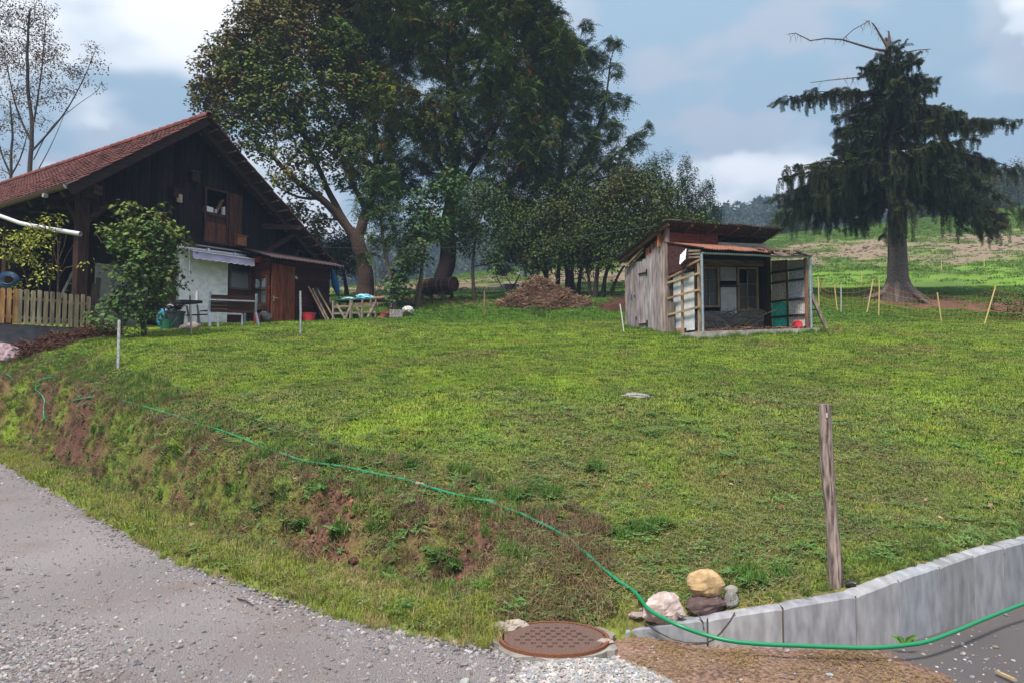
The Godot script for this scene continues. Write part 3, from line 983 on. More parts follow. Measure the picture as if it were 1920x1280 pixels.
func build_annex() -> void:
	# lean-to workshop against the gable
	var a := thing("lean_to", "red brown wooden lean-to with plank door against the barn", "lean-to", bp(6.3, 3.4, 0.5))
	var o := 0.975
	var red := Color(0.085, 0.026, 0.016)
	# front: horizontal boards right of the door
	var y := 3.35
	while y < 5.42:
		var h := 0.118
		var sh := shape(jit(Color(0.036, 0.013, 0.011), 0.35))
		sh.hexa([bp(6.03, y, o - 0.03), bp(7.5, y + 0.06, o - 0.03), bp(7.5, y + 0.06, o + 0.012), bp(6.03, y, o + 0.012), bp(6.03, y + h, o - 0.03), bp(7.5, y + 0.06 + h, o - 0.03), bp(7.5, y + 0.06 + h, o - 0.008), bp(6.03, y + h, o - 0.008)])
		part("front_board", sh, M.wood_flat, a)
		y += 0.12
	# side towards the yard
	y = 3.3
	while y < 5.4:
		var spans := [[0.0, o - 0.04]]
		if y > 4.02 and y < 4.95: spans = [[0.0, 0.16], [0.86, o - 0.04]]
		for q in spans:
			var sh := shape(jit(red, 0.3))
			sh.hexa([bp(5.1, y, q[0]), bp(5.13, y, q[0]), bp(5.13, y, q[1]), bp(5.1, y, q[1]), bp(5.112, y + 0.118, q[0]), bp(5.13, y + 0.118, q[0]), bp(5.13, y + 0.118, q[1]), bp(5.112, y + 0.118, q[1])])
			part("side_board", sh, M.wood_flat, a)
		y += 0.12
	var sh := shape(Color(0.02, 0.012, 0.01))
	sh.hexa([bp(5.6, 3.3, 0.1), bp(5.62, 3.3, 0.1), bp(5.62, 3.3, 0.9), bp(5.6, 3.3, 0.9), bp(5.6, 5.3, 0.1), bp(5.62, 5.3, 0.1), bp(5.62, 5.3, 0.9), bp(5.6, 5.3, 0.9)])
	sh.hexa([bp(7.44, 3.3, 0.0), bp(7.5, 3.3, 0.0), bp(7.5, 3.3, o - 0.03), bp(7.44, 3.3, o - 0.03), bp(7.44, 5.6, 0.0), bp(7.5, 5.6, 0.0), bp(7.5, 5.45, o - 0.03), bp(7.44, 5.45, o - 0.03)])
	part("inner_wall", sh, M.wood_up, a)
	# window in the side with a box sill
	var w := shape(red * 1.1)
	for q in [[0.16, 0.24, 4.02, 4.96], [0.80, 0.86, 4.02, 4.96], [0.24, 0.80, 4.90, 4.96], [0.24, 0.80, 4.02, 4.10], [0.51, 0.54, 4.10, 4.90], [0.24, 0.8, 4.5, 4.53]]:
		w.hexa([bp(5.08, q[2], q[0]), bp(5.13, q[2], q[0]), bp(5.13, q[2], q[1]), bp(5.08, q[2], q[1]), bp(5.08, q[3], q[0]), bp(5.13, q[3], q[0]), bp(5.13, q[3], q[1]), bp(5.08, q[3], q[1])])
	var wn := part("window", w, M.wood_up, a)
	for q in [[0.24, 0.51, 4.10, 4.5], [0.54, 0.8, 4.10, 4.5], [0.24, 0.51, 4.53, 4.9], [0.54, 0.8, 4.53, 4.9]]:
		w = Shape.new()
		w.quad(bp(5.105, q[2], q[0]), bp(5.105, q[2], q[1]), bp(5.105, q[3], q[1]), bp(5.105, q[3], q[0]), -GABLE)
		part("pane", w, M.glass, wn)
	w = shape(Color(0.03, 0.17, 0.13))
	w.hexa([bp(5.2, 4.1, 0.2), bp(5.4, 4.1, 0.2), bp(5.4, 4.1, 0.6), bp(5.2, 4.1, 0.6), bp(5.2, 4.34, 0.2), bp(5.4, 4.34, 0.2), bp(5.4, 4.34, 0.6), bp(5.2, 4.34, 0.6)])
	part("green_box", w, M.plain, wn)
	w = shape(Color(0.14, 0.06, 0.038))
	w.hexa([bp(5.12, 3.25, 0.02), bp(5.18, 3.25, 0.02), bp(5.18, 3.25, 0.1), bp(5.12, 3.25, 0.1), bp(5.0, 5.0, 0.02), bp(5.14, 5.0, 0.02), bp(5.14, 5.0, 0.12), bp(5.0, 5.0, 0.12)])
	part("window_post", w, M.wood_up, a)
	w = shape(Color(0.065, 0.034, 0.024))
	w.hexa([bp(4.86, 3.86, 0.02), bp(5.08, 3.86, 0.02), bp(5.08, 3.86, 0.86), bp(4.86, 3.86, 0.86), bp(4.86, 4.02, 0.02), bp(5.08, 4.02, 0.02), bp(5.08, 4.02, 0.86), bp(4.86, 4.02, 0.86)])
	part("flower_box", w, M.wood_flat, a)
	# plank door on the corner
	var dd := thing_part("door", a)
	var x := 5.14
	for k in 6:
		var x1 := x + 0.148
		w = shape(jit(Color(0.135, 0.042, 0.022), 0.25))
		board(w, x + 0.003, x1 - 0.003, 3.42, 3.42, 5.30, 5.30, o + 0.0, 0.03)
		part("door_board", w, M.wood_up, dd)
		x = x1
	w = shape(Color(0.30, 0.24, 0.12))
	w.tube([bp(5.22, 4.24, o + 0.05), bp(5.36, 4.24, o + 0.06)], [0.014, 0.014], 6)
	w.box(Transform3D(Basis(GABLE, Vector3.UP, -FRONT), bp(5.22, 4.22, o + 0.036)), Vector3(0.05, 0.16, 0.012))
	part("handle", w, M.metal, dd)
	for q in [3.6, 5.0]:
		w = shape(Color(0.12, 0.10, 0.08))
		w.box(Transform3D(Basis(GABLE, Vector3.UP, -FRONT), bp(5.92, q, o + 0.036)), Vector3(0.2, 0.035, 0.012))
		part("hinge", w, M.rust, dd)
	w = shape(Color(0.5, 0.45, 0.36))
	w.tube([bp(6.06, 4.98, o + 0.02), bp(6.07, 4.93, o + 0.08)], [0.045, 0.03], 8)
	part("door_lamp", w, M.plain, a)
	# eave trim and rafters under the sheet roof
	w = shape(Color(0.11, 0.038, 0.022))
	w.beam(bp(5.12, 5.38, o + 0.02), bp(5.12, 5.62, 0.0), 0.06, 0.1)
	part("verge_trim", w, M.wood_flat, a)
	w = shape(Color(0.06, 0.022, 0.016))
	w.beam(bp(5.1, 5.36, o + 0.01), bp(7.5, 5.46, o + 0.01), 0.05, 0.1)
	part("eave_trim", w, M.wood_flat, a)
	w = shape(Color(0.055, 0.036, 0.037))
	corrugated(w, bp(4.66, 5.82, -0.02), bp(7.9, 5.92, -0.02), bp(7.72, 5.49, 1.42), bp(4.75, 5.41, 1.42), 26, 0.022, Vector3.UP)
	part("sheet_roof", w, M.rust, a)
	w = shape(Color(0.28, 0.035, 0.03))
	w.tube([bp(4.95, 5.42, 0.45), bp(5.02, 5.42, 0.66)], [0.07, 0.1], 10)
	tag(part("horn_speaker", w, M.plain), "small red horn under the lean-to roof", "horn")

func thing_part(called: String, parent: Node3D) -> Node3D:
	var o := Node3D.new()
	o.name = called
	parent.add_child(o, true)
	return o

# ---------------------------------------------------------------- the tumbledown hen house
const HEN := Vector3(4.36, 0, -17.0)
const HEN_W := Vector3(0.8984, 0, -0.4392)    # along its open front, to the right
const HEN_L := Vector3(-0.4392, 0, -0.8984)   # along its left side, to the back

func hp(w: float, y: float, l: float) -> Vector3:
	return HEN + HEN_W * w + HEN_L * l + Vector3(0, y + 0.055 * w, 0)

func hbox(sh: Shape, w0: float, w1: float, y0: float, y1: float, l0: float, l1: float) -> void:
	sh.hexa([hp(w0, y0, l0), hp(w1, y0, l0), hp(w1, y0, l1), hp(w0, y0, l1), hp(w0, y1, l0), hp(w1, y1, l0), hp(w1, y1, l1), hp(w0, y1, l1)])

func build_henhouse() -> void:
	var h := thing("hen_house", "tumbledown grey hen house with rusty sheet roof on the slope", "shed", hp(1.6, 2.8, 0.9))
	var s := shape(Color(0.33, 0.31, 0.29))
	hbox(s, -0.12, 3.62, 2.2, 2.80, -0.12, 1.4)
	part("floor_slab", s, M.concrete, h)
	# weathered planks of the closed left side, the door is the low half at the back
	var grey := Color(0.275, 0.240, 0.248)
	var door := thing_part("door", h)
	var l := 1.30
	while l < 2.93:
		var l1 := l + rnd(0.10, 0.15)
		var t0 := 5.33 - 0.36 * (l - 1.3)
		var t1 := 5.33 - 0.36 * (l1 - 1.3)
		var is_door := l > 2.12
		if is_door:
			t0 = 4.80 - 0.12 * (l - 2.1) + rnd(-0.02, 0.02)
			t1 = t0 - 0.01
		var low := 2.72 + rnd(0.0, 0.05)
		if l > 1.5 and l < 1.95: low = 2.86 + rnd(-0.03, 0.05)
		s = shape(jit(grey, 0.28))
		var o := rnd(-0.006, 0.006) - (0.015 if is_door else 0.0)
		s.hexa([hp(o, low, l + 0.005), hp(o + 0.025, low, l + 0.005), hp(o + 0.025, low + rnd(-0.04, 0.04), l1 - 0.005), hp(o, low, l1 - 0.005), hp(o, t0, l + 0.005), hp(o + 0.025, t0, l + 0.005), hp(o + 0.025, t1, l1 - 0.005), hp(o, t1, l1 - 0.005)])
		part("plank", s, M.wood_up, door if is_door else h)
		if not is_door and l < 2.0:
			# red paint left on the top of the boards
			s = shape(jit(Color(0.26, 0.075, 0.04), 0.3))
			var r0 := t0 - rnd(0.12, 0.34)
			s.hexa([hp(o - 0.003, r0, l + 0.012), hp(o + 0.012, r0, l + 0.012), hp(o + 0.012, r0 - rnd(-0.1, 0.1), l1 - 0.012), hp(o - 0.003, r0 + rnd(-0.05, 0.05), l1 - 0.012), hp(o - 0.003, t0 - 0.01, l + 0.012), hp(o + 0.012, t0 - 0.01, l + 0.012), hp(o + 0.012, t1 - 0.01, l1 - 0.012), hp(o - 0.003, t1 - 0.01, l1 - 0.012)])
			part("red_lath", s, M.wood_up, h)
		l = l1
	for y in [3.12, 4.42]:
		s = shape(Color(0.028, 0.022, 0.02))
		hbox(s, -0.045, -0.02, y, y + 0.035, 2.05, 2.4)
		hbox(s, -0.046, -0.019, y - 0.06, y + 0.1, 2.05, 2.075)
		part("hinge", s, M.rust, door)
	s = shape(Color(0.03, 0.10, 0.32))
	s.tube([hp(-0.04, 3.95, 2.72), hp(-0.05, 3.86, 2.70), hp(-0.04, 3.80, 2.74)], [0.012, 0.014, 0.01], 5)
	part("blue_string", s, M.cloth, door)
	s = shape(Color(0.5, 0.38, 0.04))
	s.tube([hp(-0.04, 3.93, 2.62), hp(-0.06, 3.94, 2.55)], [0.014, 0.012], 5)
	part("yellow_tab", s, M.plain, door)
	s = shape(Color(0.45, 0.45, 0.45))
	s.tube([hp(-0.04, 3.38, 2.56), hp(-0.07, 3.36, 2.48)], [0.02, 0.02], 6)
	part("latch", s, M.metal, door)
	# closing walls at the back and the right
	s = shape(Color(0.10, 0.085, 0.08))
	hbox(s, 0.03, 3.45, 2.4, 4.66, 2.9, 2.94)
	hbox(s, 3.42, 3.46, 2.4, 5.0, 1.4, 2.9)
	part("back_wall", s, M.wood_up, h)
	# corner posts
	for q in [[0.0, 1.25, 2.7, 5.42, 0.09, Color(0.20, 0.15, 0.14)], [-0.05, 1.5, 5.0, 5.46, 0.07, Color(0.33, 0.13, 0.07)], [0.06, 1.14, 2.8, 5.05, 0.09, Color(0.035, 0.028, 0.026)],
		[3.30, 1.30, 2.8, 4.9, 0.16, Color(0.045, 0.035, 0.03)], [3.36, 0.04, 2.8, 4.56, 0.07, Color(0.20, 0.11, 0.085)], [0.0, 0.10, 2.76, 4.42, 0.05, Color(0.30, 0.21, 0.15)], [0.02, 0.72, 2.72, 4.3, 0.05, Color(0.27, 0.21, 0.15)]]:
		s = shape(q[5])
		s.beam(hp(q[0], q[2], q[1]), hp(q[0], q[3], q[1]), q[4], q[4], HEN_W)
		part("post", s, M.wood_up, h)
	for w in [0.0, 3.44]:
		s = shape(Color(0.34, 0.40, 0.45))
		s.tube([hp(w, 2.78, -0.02), hp(w - 0.01, 4.58, -0.02)], [0.032, 0.032], 8)
		part("pipe_post", s, M.metal, h)
	s = shape(Color(0.30, 0.35, 0.39))
	s.tube([hp(-0.02, 4.60, -0.04), hp(1.7, 4.585, -0.05), hp(2.4, 4.56, -0.05), hp(3.48, 4.60, -0.04)], [0.028, 0.028, 0.026, 0.028], 8)
	part("eave_pipe", s, M.metal, h)
	s = shape(Color(0.36, 0.44, 0.50))
	s.tube([hp(3.50, 4.6, 0.02), hp(3.53, 3.7, 0.03)], [0.03, 0.03], 7)
	part("downpipe", s, M.metal, h)
	# side of the porch: laths with peeling paint, white boards behind
	for y in [3.32, 3.72, 4.10]:
		s = shape(jit(Color(0.28, 0.20, 0.12), 0.3))
		s.beam(hp(-0.04, y + 0.05, 0.02), hp(-0.04, y - 0.04, 1.2), 0.03, 0.05)
		part("lath", s, M.wood_flat, h)
	s = shape(Color(0.24, 0.16, 0.10))
	s.beam(hp(-0.03, 4.46, 0.0), hp(-0.03, 4.36, 0.5), 0.03, 0.05)
	s.beam(hp(-0.03, 4.30, 0.5), hp(-0.03, 4.18, 1.2), 0.03, 0.05)
	part("lath", s, M.wood_flat, h)
	for k in 3:
		s = shape(jit(Color(0.52, 0.52, 0.55), 0.1))
		hbox(s, 0.05, 0.065, 2.86 + 0.06 * (k % 2), 4.22, 0.34 + 0.29 * k, 0.62 + 0.29 * k)
		part("white_board", s, M.plaster, h)
	s = shape(Color(0.30, 0.17, 0.12))
	hbox(s, 0.04, 0.06, 2.74, 2.94, 0.72, 1.12)
	part("patch_board", s, M.wood_flat, h)
	s = shape(Color(0.17, 0.145, 0.125))
	hbox(s, -0.03, -0.005, 2.72, 3.62, 1.10, 1.2)
	part("plank", s, M.wood_up, h)
	s = shape(Color(0.13, 0.11, 0.10))
	hbox(s, -0.03, -0.005, 2.72, 3.58, 0.98, 1.09)
	part("plank", s, M.wood_up, h)
	s = shape(Color(0.060, 0.026, 0.026))
	s.slab([hp(-0.02, 4.36, 0.34), hp(-0.02, 4.26, 1.2), hp(-0.02, 5.02, 1.24), hp(-0.02, 4.76, 0.34)], HEN_W * 0.012)
	part("rusty_panel", s, M.rust, h)
	s = shape(Color(0.5, 0.48, 0.52))
	corrugated(s, hp(-0.10, 4.66, 0.62), hp(-0.16, 4.78, 0.30), hp(-0.22, 4.52, 0.28), hp(-0.18, 4.42, 0.55), 4, 0.014, -HEN_W)
	part("bent_sheet", s, M.metal, h)
	for k in 3:
		s = shape(jit(Color(0.20, 0.16, 0.13), 0.3))
		s.beam(hp(-0.03, 4.52 + 0.07 * k, 0.0), hp(-0.03, 4.56 + 0.08 * k, 0.4), 0.03, 0.045)
		part("slat", s, M.wood_flat, h)
	# inner wall of the porch
	var iw := 1.34
	s = shape(Color(0.16, 0.15, 0.14))
	hbox(s, 0.1, 3.3, 2.78, 3.36, iw, iw + 0.03)
	part("inner_wall", s, M.wood_flat, h)
	s = shape(Color(0.16, 0.12, 0.07))
	hbox(s, 0.1, 3.25, 4.52, 4.68, iw - 0.04, iw + 0.06)
	part("beam", s, M.wood_flat, h)
	s = shape(Color(0.035, 0.035, 0.038))
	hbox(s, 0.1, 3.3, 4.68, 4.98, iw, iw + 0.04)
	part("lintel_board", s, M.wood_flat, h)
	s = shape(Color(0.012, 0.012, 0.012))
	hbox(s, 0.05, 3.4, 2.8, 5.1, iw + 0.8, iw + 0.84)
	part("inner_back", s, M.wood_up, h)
	for q in [[1.05, 1.70, 3.46, 4.50], [2.30, 3.02, 3.36, 4.50], [0.1, 0.95, 3.46, 4.5]]:
		s = shape(Color(0.24, 0.18, 0.11))
		hbox(s, q[0], q[0] + 0.06, q[2], q[3], iw - 0.03, iw + 0.03)
		hbox(s, q[1] - 0.06, q[1], q[2], q[3], iw - 0.031, iw + 0.029)
		hbox(s, q[0] + 0.06, q[1] - 0.06, q[2], q[2] + 0.05, iw - 0.029, iw + 0.028)
		hbox(s, q[0] + 0.06, q[1] - 0.06, q[3] - 0.05, q[3], iw - 0.028, iw + 0.027)
		var wd := part("window", s, M.wood_up, h)
		s = shape(Color(0.20, 0.17, 0.13))
		var m: float = (q[0] + q[1]) / 2
		hbox(s, m - 0.012, m + 0.012, q[2] + 0.05, q[3] - 0.05, iw - 0.01, iw + 0.01)
		hbox(s, q[0] + 0.06, q[1] - 0.06, q[2] + 0.35, q[2] + 0.365, iw - 0.011, iw + 0.009)
		hbox(s, q[0] + 0.06, q[1] - 0.06, q[2] + 0.7, q[2] + 0.715, iw - 0.011, iw + 0.009)
		part("glazing_bar", s, M.wood_up, wd)
		var panes := [[q[0] + 0.06, m - 0.012], [m + 0.012, q[1] - 0.06]]
		for k in 6:
			var pn: Array = panes[k % 2]
			var y0: float = q[2] + 0.05 + 0.34 * (k / 2)
			if q[0] > 2 and k == 4: continue   # the broken pane
			s = shape(jit(Color(0.050, 0.046, 0.045), 0.35))
			hbox(s, pn[0], pn[1], y0, minf(y0 + 0.335, q[3] - 0.05), iw + 0.012, iw + 0.017)
			part("pane", s, M.rubber, wd)
	s = shape(Color(0.42, 0.43, 0.47))
	hbox(s, 1.74, 2.26, 3.30, 3.98, iw - 0.02, iw + 0.01)
	part("white_panel", s, M.plaster, h)
	s = shape(Color(0.27, 0.28, 0.31))
	hbox(s, 1.74, 2.26, 4.14, 4.50, iw - 0.02, iw + 0.01)
	part("white_panel", s, M.plaster, h)
	s = shape(Color(0.06, 0.045, 0.036))
	hbox(s, 1.72, 2.30, 3.98, 4.03, iw - 0.08, iw + 0.01)
	part("shelf", s, M.wood_flat, h)
	# corrugated plastic of the right side: six panels between dark battens
	var w := 3.42
	var tones := [[0.06, 0.66, 2.84, 3.14, Color(0.52, 0.51, 0.49)], [0.06, 0.66, 3.17, 3.55, Color(0.54, 0.52, 0.54)], [0.06, 0.66, 3.58, 4.06, Color(0.45, 0.49, 0.57)], [0.06, 0.66, 4.09, 4.54, Color(0.38, 0.43, 0.49)],
		[0.70, 1.24, 2.84, 3.14, Color(0.04, 0.63, 0.48)], [0.70, 1.24, 3.17, 3.52, Color(0.04, 0.49, 0.39)], [0.70, 1.24, 3.55, 4.03, Color(0.45, 0.42, 0.36)], [0.70, 1.24, 4.06, 4.30, Color(0.36, 0.30, 0.24)], [0.70, 1.24, 4.33, 4.62, Color(0.29, 0.22, 0.18)]]
	for q in tones:
		s = shape(q[4])
		corrugated(s, hp(w, q[3] + 0.06, q[1]), hp(w, q[3], q[0]), hp(w, q[2], q[0]), hp(w, q[2], q[1]), int((q[1] - q[0]) / 0.055), 0.008, -HEN_W)
		part("plastic_panel", s, M.plastic_sheet, h)
	for y in [3.15, 3.56, 4.05, 4.32]:
		s = shape(Color(0.06, 0.042, 0.036))
		s.beam(hp(w - 0.03, y, 0.05), hp(w - 0.03, y + 0.02, 1.25), 0.04, 0.05)
		part("batten", s, M.wood_flat, h)
	s = shape(Color(0.11, 0.075, 0.06))
	s.beam(hp(w - 0.035, 2.82, 0.68), hp(w - 0.035, 4.62, 0.68), 0.045, 0.035, HEN_W)
	part("batten", s, M.wood_up, h)
	# rusty lean-to roof, the right part buried under rotten slates and litter
	s = shape(Color(0.235, 0.100, 0.066))
	corrugated(s, hp(-0.06, 5.10, 1.36), hp(2.1, 5.06, 1.36), hp(2.15, 4.66, -0.16), hp(-0.05, 4.70, -0.16), 28, 0.013, Vector3.UP, 0.02)
	part("rusty_sheet", s, M.rust, h)
	s = shape(Color(0.13, 0.10, 0.085))
	corrugated(s, hp(2.0, 5.03, 1.36), hp(3.5, 4.98, 1.36), hp(3.52, 4.66, -0.14), hp(2.05, 4.63, -0.18), 19, 0.013, Vector3.UP, 0.05)
	part("grey_sheet", s, M.rust, h)
	for k in 70:
		var ww := 1.7 + 1.75 * pow(rng.randf(), 0.8)
		var ll := rnd(-0.15, 1.25)
		s = shape(jit(Color(0.16, 0.125, 0.105) if k % 5 else Color(0.30, 0.14, 0.08), 0.45))
		var c := hp(ww, lerpf(4.68, 5.03, (ll + 0.15) / 1.5) + rnd(0.015, 0.05) - 0.01 * ww, ll)
		s.box(Transform3D(Basis(Vector3.UP, rnd(0, TAU)).rotated(HEN_W, 0.23 + rnd(-0.15, 0.15)), c), Vector3(rnd(0.06, 0.22), rnd(0.008, 0.02), rnd(0.05, 0.2)))
		part("roof_scrap", s, M.wood_flat, h)
	# clerestory above it
	for k in 6:
		s = shape(jit(Color(0.16, 0.05, 0.035), 0.3) if k < 3 else jit(Color(0.30, 0.29, 0.28), 0.15))
		hbox(s, 0.05 + 0.58 * k, 0.62 + 0.58 * k, 5.02 if k < 3 else 5.0, 5.38 if k < 3 else 5.16, 1.44, 1.47)
		part("clerestory_board", s, M.wood_flat, h)
	# upper roof tilts down to the back
	s = shape(Color(0.075, 0.055, 0.052))
	corrugated(s, hp(-0.22, 5.56, 1.0), hp(3.7, 5.50, 1.0), hp(3.7, 4.84, 3.2), hp(-0.25, 4.92, 3.2), 46, 0.016, Vector3.UP, 0.0)
	part("upper_sheet", s, M.rust, h)
	for k in 6:
		var ww := -0.12 + 0.74 * k
		s = shape(Color(0.115, 0.065, 0.05))
		s.beam(hp(ww, 5.49, 1.04), hp(ww, 4.86, 3.1), 0.06, 0.1)
		part("rafter", s, M.wood_flat, h)
	s = shape(Color(0.055, 0.042, 0.038))
	s.beam(hp(-0.2, 5.40, 1.46), hp(3.65, 5.35, 1.46), 0.08, 0.07)
	part("purlin", s, M.wood_flat, h)
	for k in 9:
		s = shape(jit(Color(0.12, 0.09, 0.075), 0.4))
		var ww := rnd(-0.2, 3.5)
		s.box(Transform3D(Basis(Vector3.UP, rnd(-0.5, 0.5)), hp(ww, 5.59 - 0.005 * ww, 1.05 + rnd(0, 0.25))), Vector3(rnd(0.2, 0.45), 0.02, rnd(0.05, 0.1)))
		part("roof_scrap", s, M.wood_flat, h)
	# slipped laths at the back corner
	for q in [[-0.12, 4.70, 2.85, -0.05, 5.08, 2.15], [-0.06, 4.72, 2.75, -0.02, 4.98, 2.2], [-0.1, 4.80, 2.5, 0.3, 4.86, 2.6], [-0.2, 4.74, 2.95, 0.4, 4.9, 2.2]]:
		s = shape(jit(Color(0.24, 0.18, 0.12), 0.3))
		s.beam(hp(q[0], q[1], q[2]), hp(q[3], q[4], q[5]), 0.03, 0.05)
		part("slipped_lath", s, M.wood_flat, h)

	# brushwood and litter lying in the porch
	var br := thing("brushwood", "tangle of dead grey brushwood lying in the hen house porch", "brushwood", hp(1.4, 2.82, 0.8))
	for k in 70:
		s = shape(jit(Color(0.12, 0.095, 0.085) if k % 3 else Color(0.23, 0.15, 0.10), 0.4))
		var p := hp(rnd(0.3, 2.4), 2.83 + rnd(0.02, 0.5) * (0.3 if k > 50 else 1.0), rnd(0.35, 1.25))
		var d := Vector3(rnd(-1, 1), rnd(-0.12, 0.4), rnd(-1, 1)).normalized() * rnd(0.15, 0.45)
		if (p + d).y < 2.86: d.y = absf(d.y)
		s.tube([p - d * 0.5, p + Vector3(0, 0.04, 0), p + d * 0.7 + Vector3(rnd(-0.1, 0.1), 0.06, 0)], [0.013, 0.01, 0.004], 4)
		part("stick", s, M.bark, br)
	var lit := []
	var lc := []
	for k in 900:
		var ww := rnd(0.05, 3.35)
		lit.append(Transform3D(Basis(Vector3(rnd(-1, 1), rnd(2, 4), rnd(-1, 1)).normalized(), rnd(0, TAU)).scaled(Vector3.ONE * rnd(0.5, 1.5)), hp(ww, 2.805 + rnd(0, 0.05), rnd(-0.05, 1.3))))
		lc.append(jit(Color(0.12, 0.065, 0.048), 0.6))
	s = shape(Color.WHITE)
	s.slab([Vector3(-0.05, 0, 0), Vector3(0, 0, -0.022), Vector3(0.06, 0.015, 0), Vector3(0, 0, 0.022)], Vector3(0, 0.006, 0))
	tag(scatter("leaf_litter", s.mesh(), M.straw, lit, lc), "brown litter of leaves and dung on the hen house floor", "litter", "", "stuff")
	s = shape(Color(0.55, 0.03, 0.045))
	var rb := thing("red_bucket", "crumpled red plastic bucket at the hen house porch edge", "bucket", hp(3.12, 2.8, 0.1))
	s.tube([hp(3.12, 2.80, 0.1), hp(3.12, 2.84, 0.1), hp(3.11, 2.94, 0.12), hp(3.09, 2.99, 0.12)], [0.10, 0.115, 0.13, 0.05], 9)
	part("body", s, M.rubber, rb)
	s = shape(Color(0.45, 0.02, 0.03))
	s.tube([hp(2.98, 2.96, 0.12), hp(3.08, 3.03, 0.1), hp(3.24, 2.95, 0.12)], [0.006, 0.006, 0.006], 4)
	part("handle", s, M.rubber, rb)
	# ladder-like hurdle propped against the right side
	var hu := thing("hen_ladder", "grey wooden hen ladder propped against the shed's right side", "ladder", hp(3.95, 2.85, 0.0))
	for q in [0.0, 0.5]:
		s = shape(Color(0.22, 0.18, 0.155))
		s.beam(hp(3.5, 3.72, 0.05 + q), ground(hp(3.95, 2.6, -0.05 + q)) + Vector3(0, 0.02, 0), 0.05, 0.09)
		part("rail", s, M.wood_up, hu)
	for k in 5:
		var u := 0.12 + 0.17 * k
		s = shape(jit(Color(0.17, 0.135, 0.115), 0.3))
		var a := hp(3.5, 3.72, 0.06).lerp(ground(hp(3.95, 2.6, -0.04)), u)
		s.beam(a, a + HEN_L * 0.48, 0.05, 0.03)
		part("rung", s, M.wood_flat, hu)
	for k in 12:
		var rp := ground(hp(3.75 + rnd(0, 0.55), 0, rnd(-0.35, 0.3)))
		var rk := shape(jit(Color(0.13, 0.08, 0.065), 0.4))
		rk.box(Transform3D(Basis(Vector3(rnd(-1, 1), rnd(-1, 1), rnd(-1, 1)).normalized(), rnd(0, TAU)), rp + Vector3(0, 0.025, 0)), Vector3(rnd(0.06, 0.2), 0.035, rnd(0.05, 0.1)))
		tag(part("broken_tile", rk, M.tile), "brown broken tile in the heap right of the hen house", "broken tile", "broken tiles beside the hen house")

# ---------------------------------------------------------------- things in the yard
func stake(called: String, label: String, category: String, foot_: Vector3, top: Vector3, r: float, c: Color, m: Material, group := "") -> Node3D:
	var t := thing(called, label, category, foot_, group)
	var s := shape(c)
	var mid := foot_.lerp(top, 0.5) + (top - foot_).cross(Vector3.BACK).normalized() * r * 0.25
	s.tube([foot_ - (top - foot_) * 0.08, foot_, mid, top], [r * 1.02, r, r * 0.97, r * 0.94], 8)
	part("shaft", s, m, t)
	return t

func picket(a: Vector3, w: float, hgt: float, dir: Vector3, out: Vector3, c: Color) -> Shape:
	var s := shape(c)
	var p := [a, a + dir * w, a + dir * w + Vector3(0, hgt - w * 0.4, 0)]
	for k in 5:
		var g := PI * (k + 0.5) / 5.0
		p.append(a + dir * (w / 2 + w / 2 * cos(g)) + Vector3(0, hgt - w * 0.4 + w * 0.4 * sin(g), 0))
	p.append(a + Vector3(0, hgt - w * 0.4, 0))
	s.slab(p, out * 0.018)
	return s

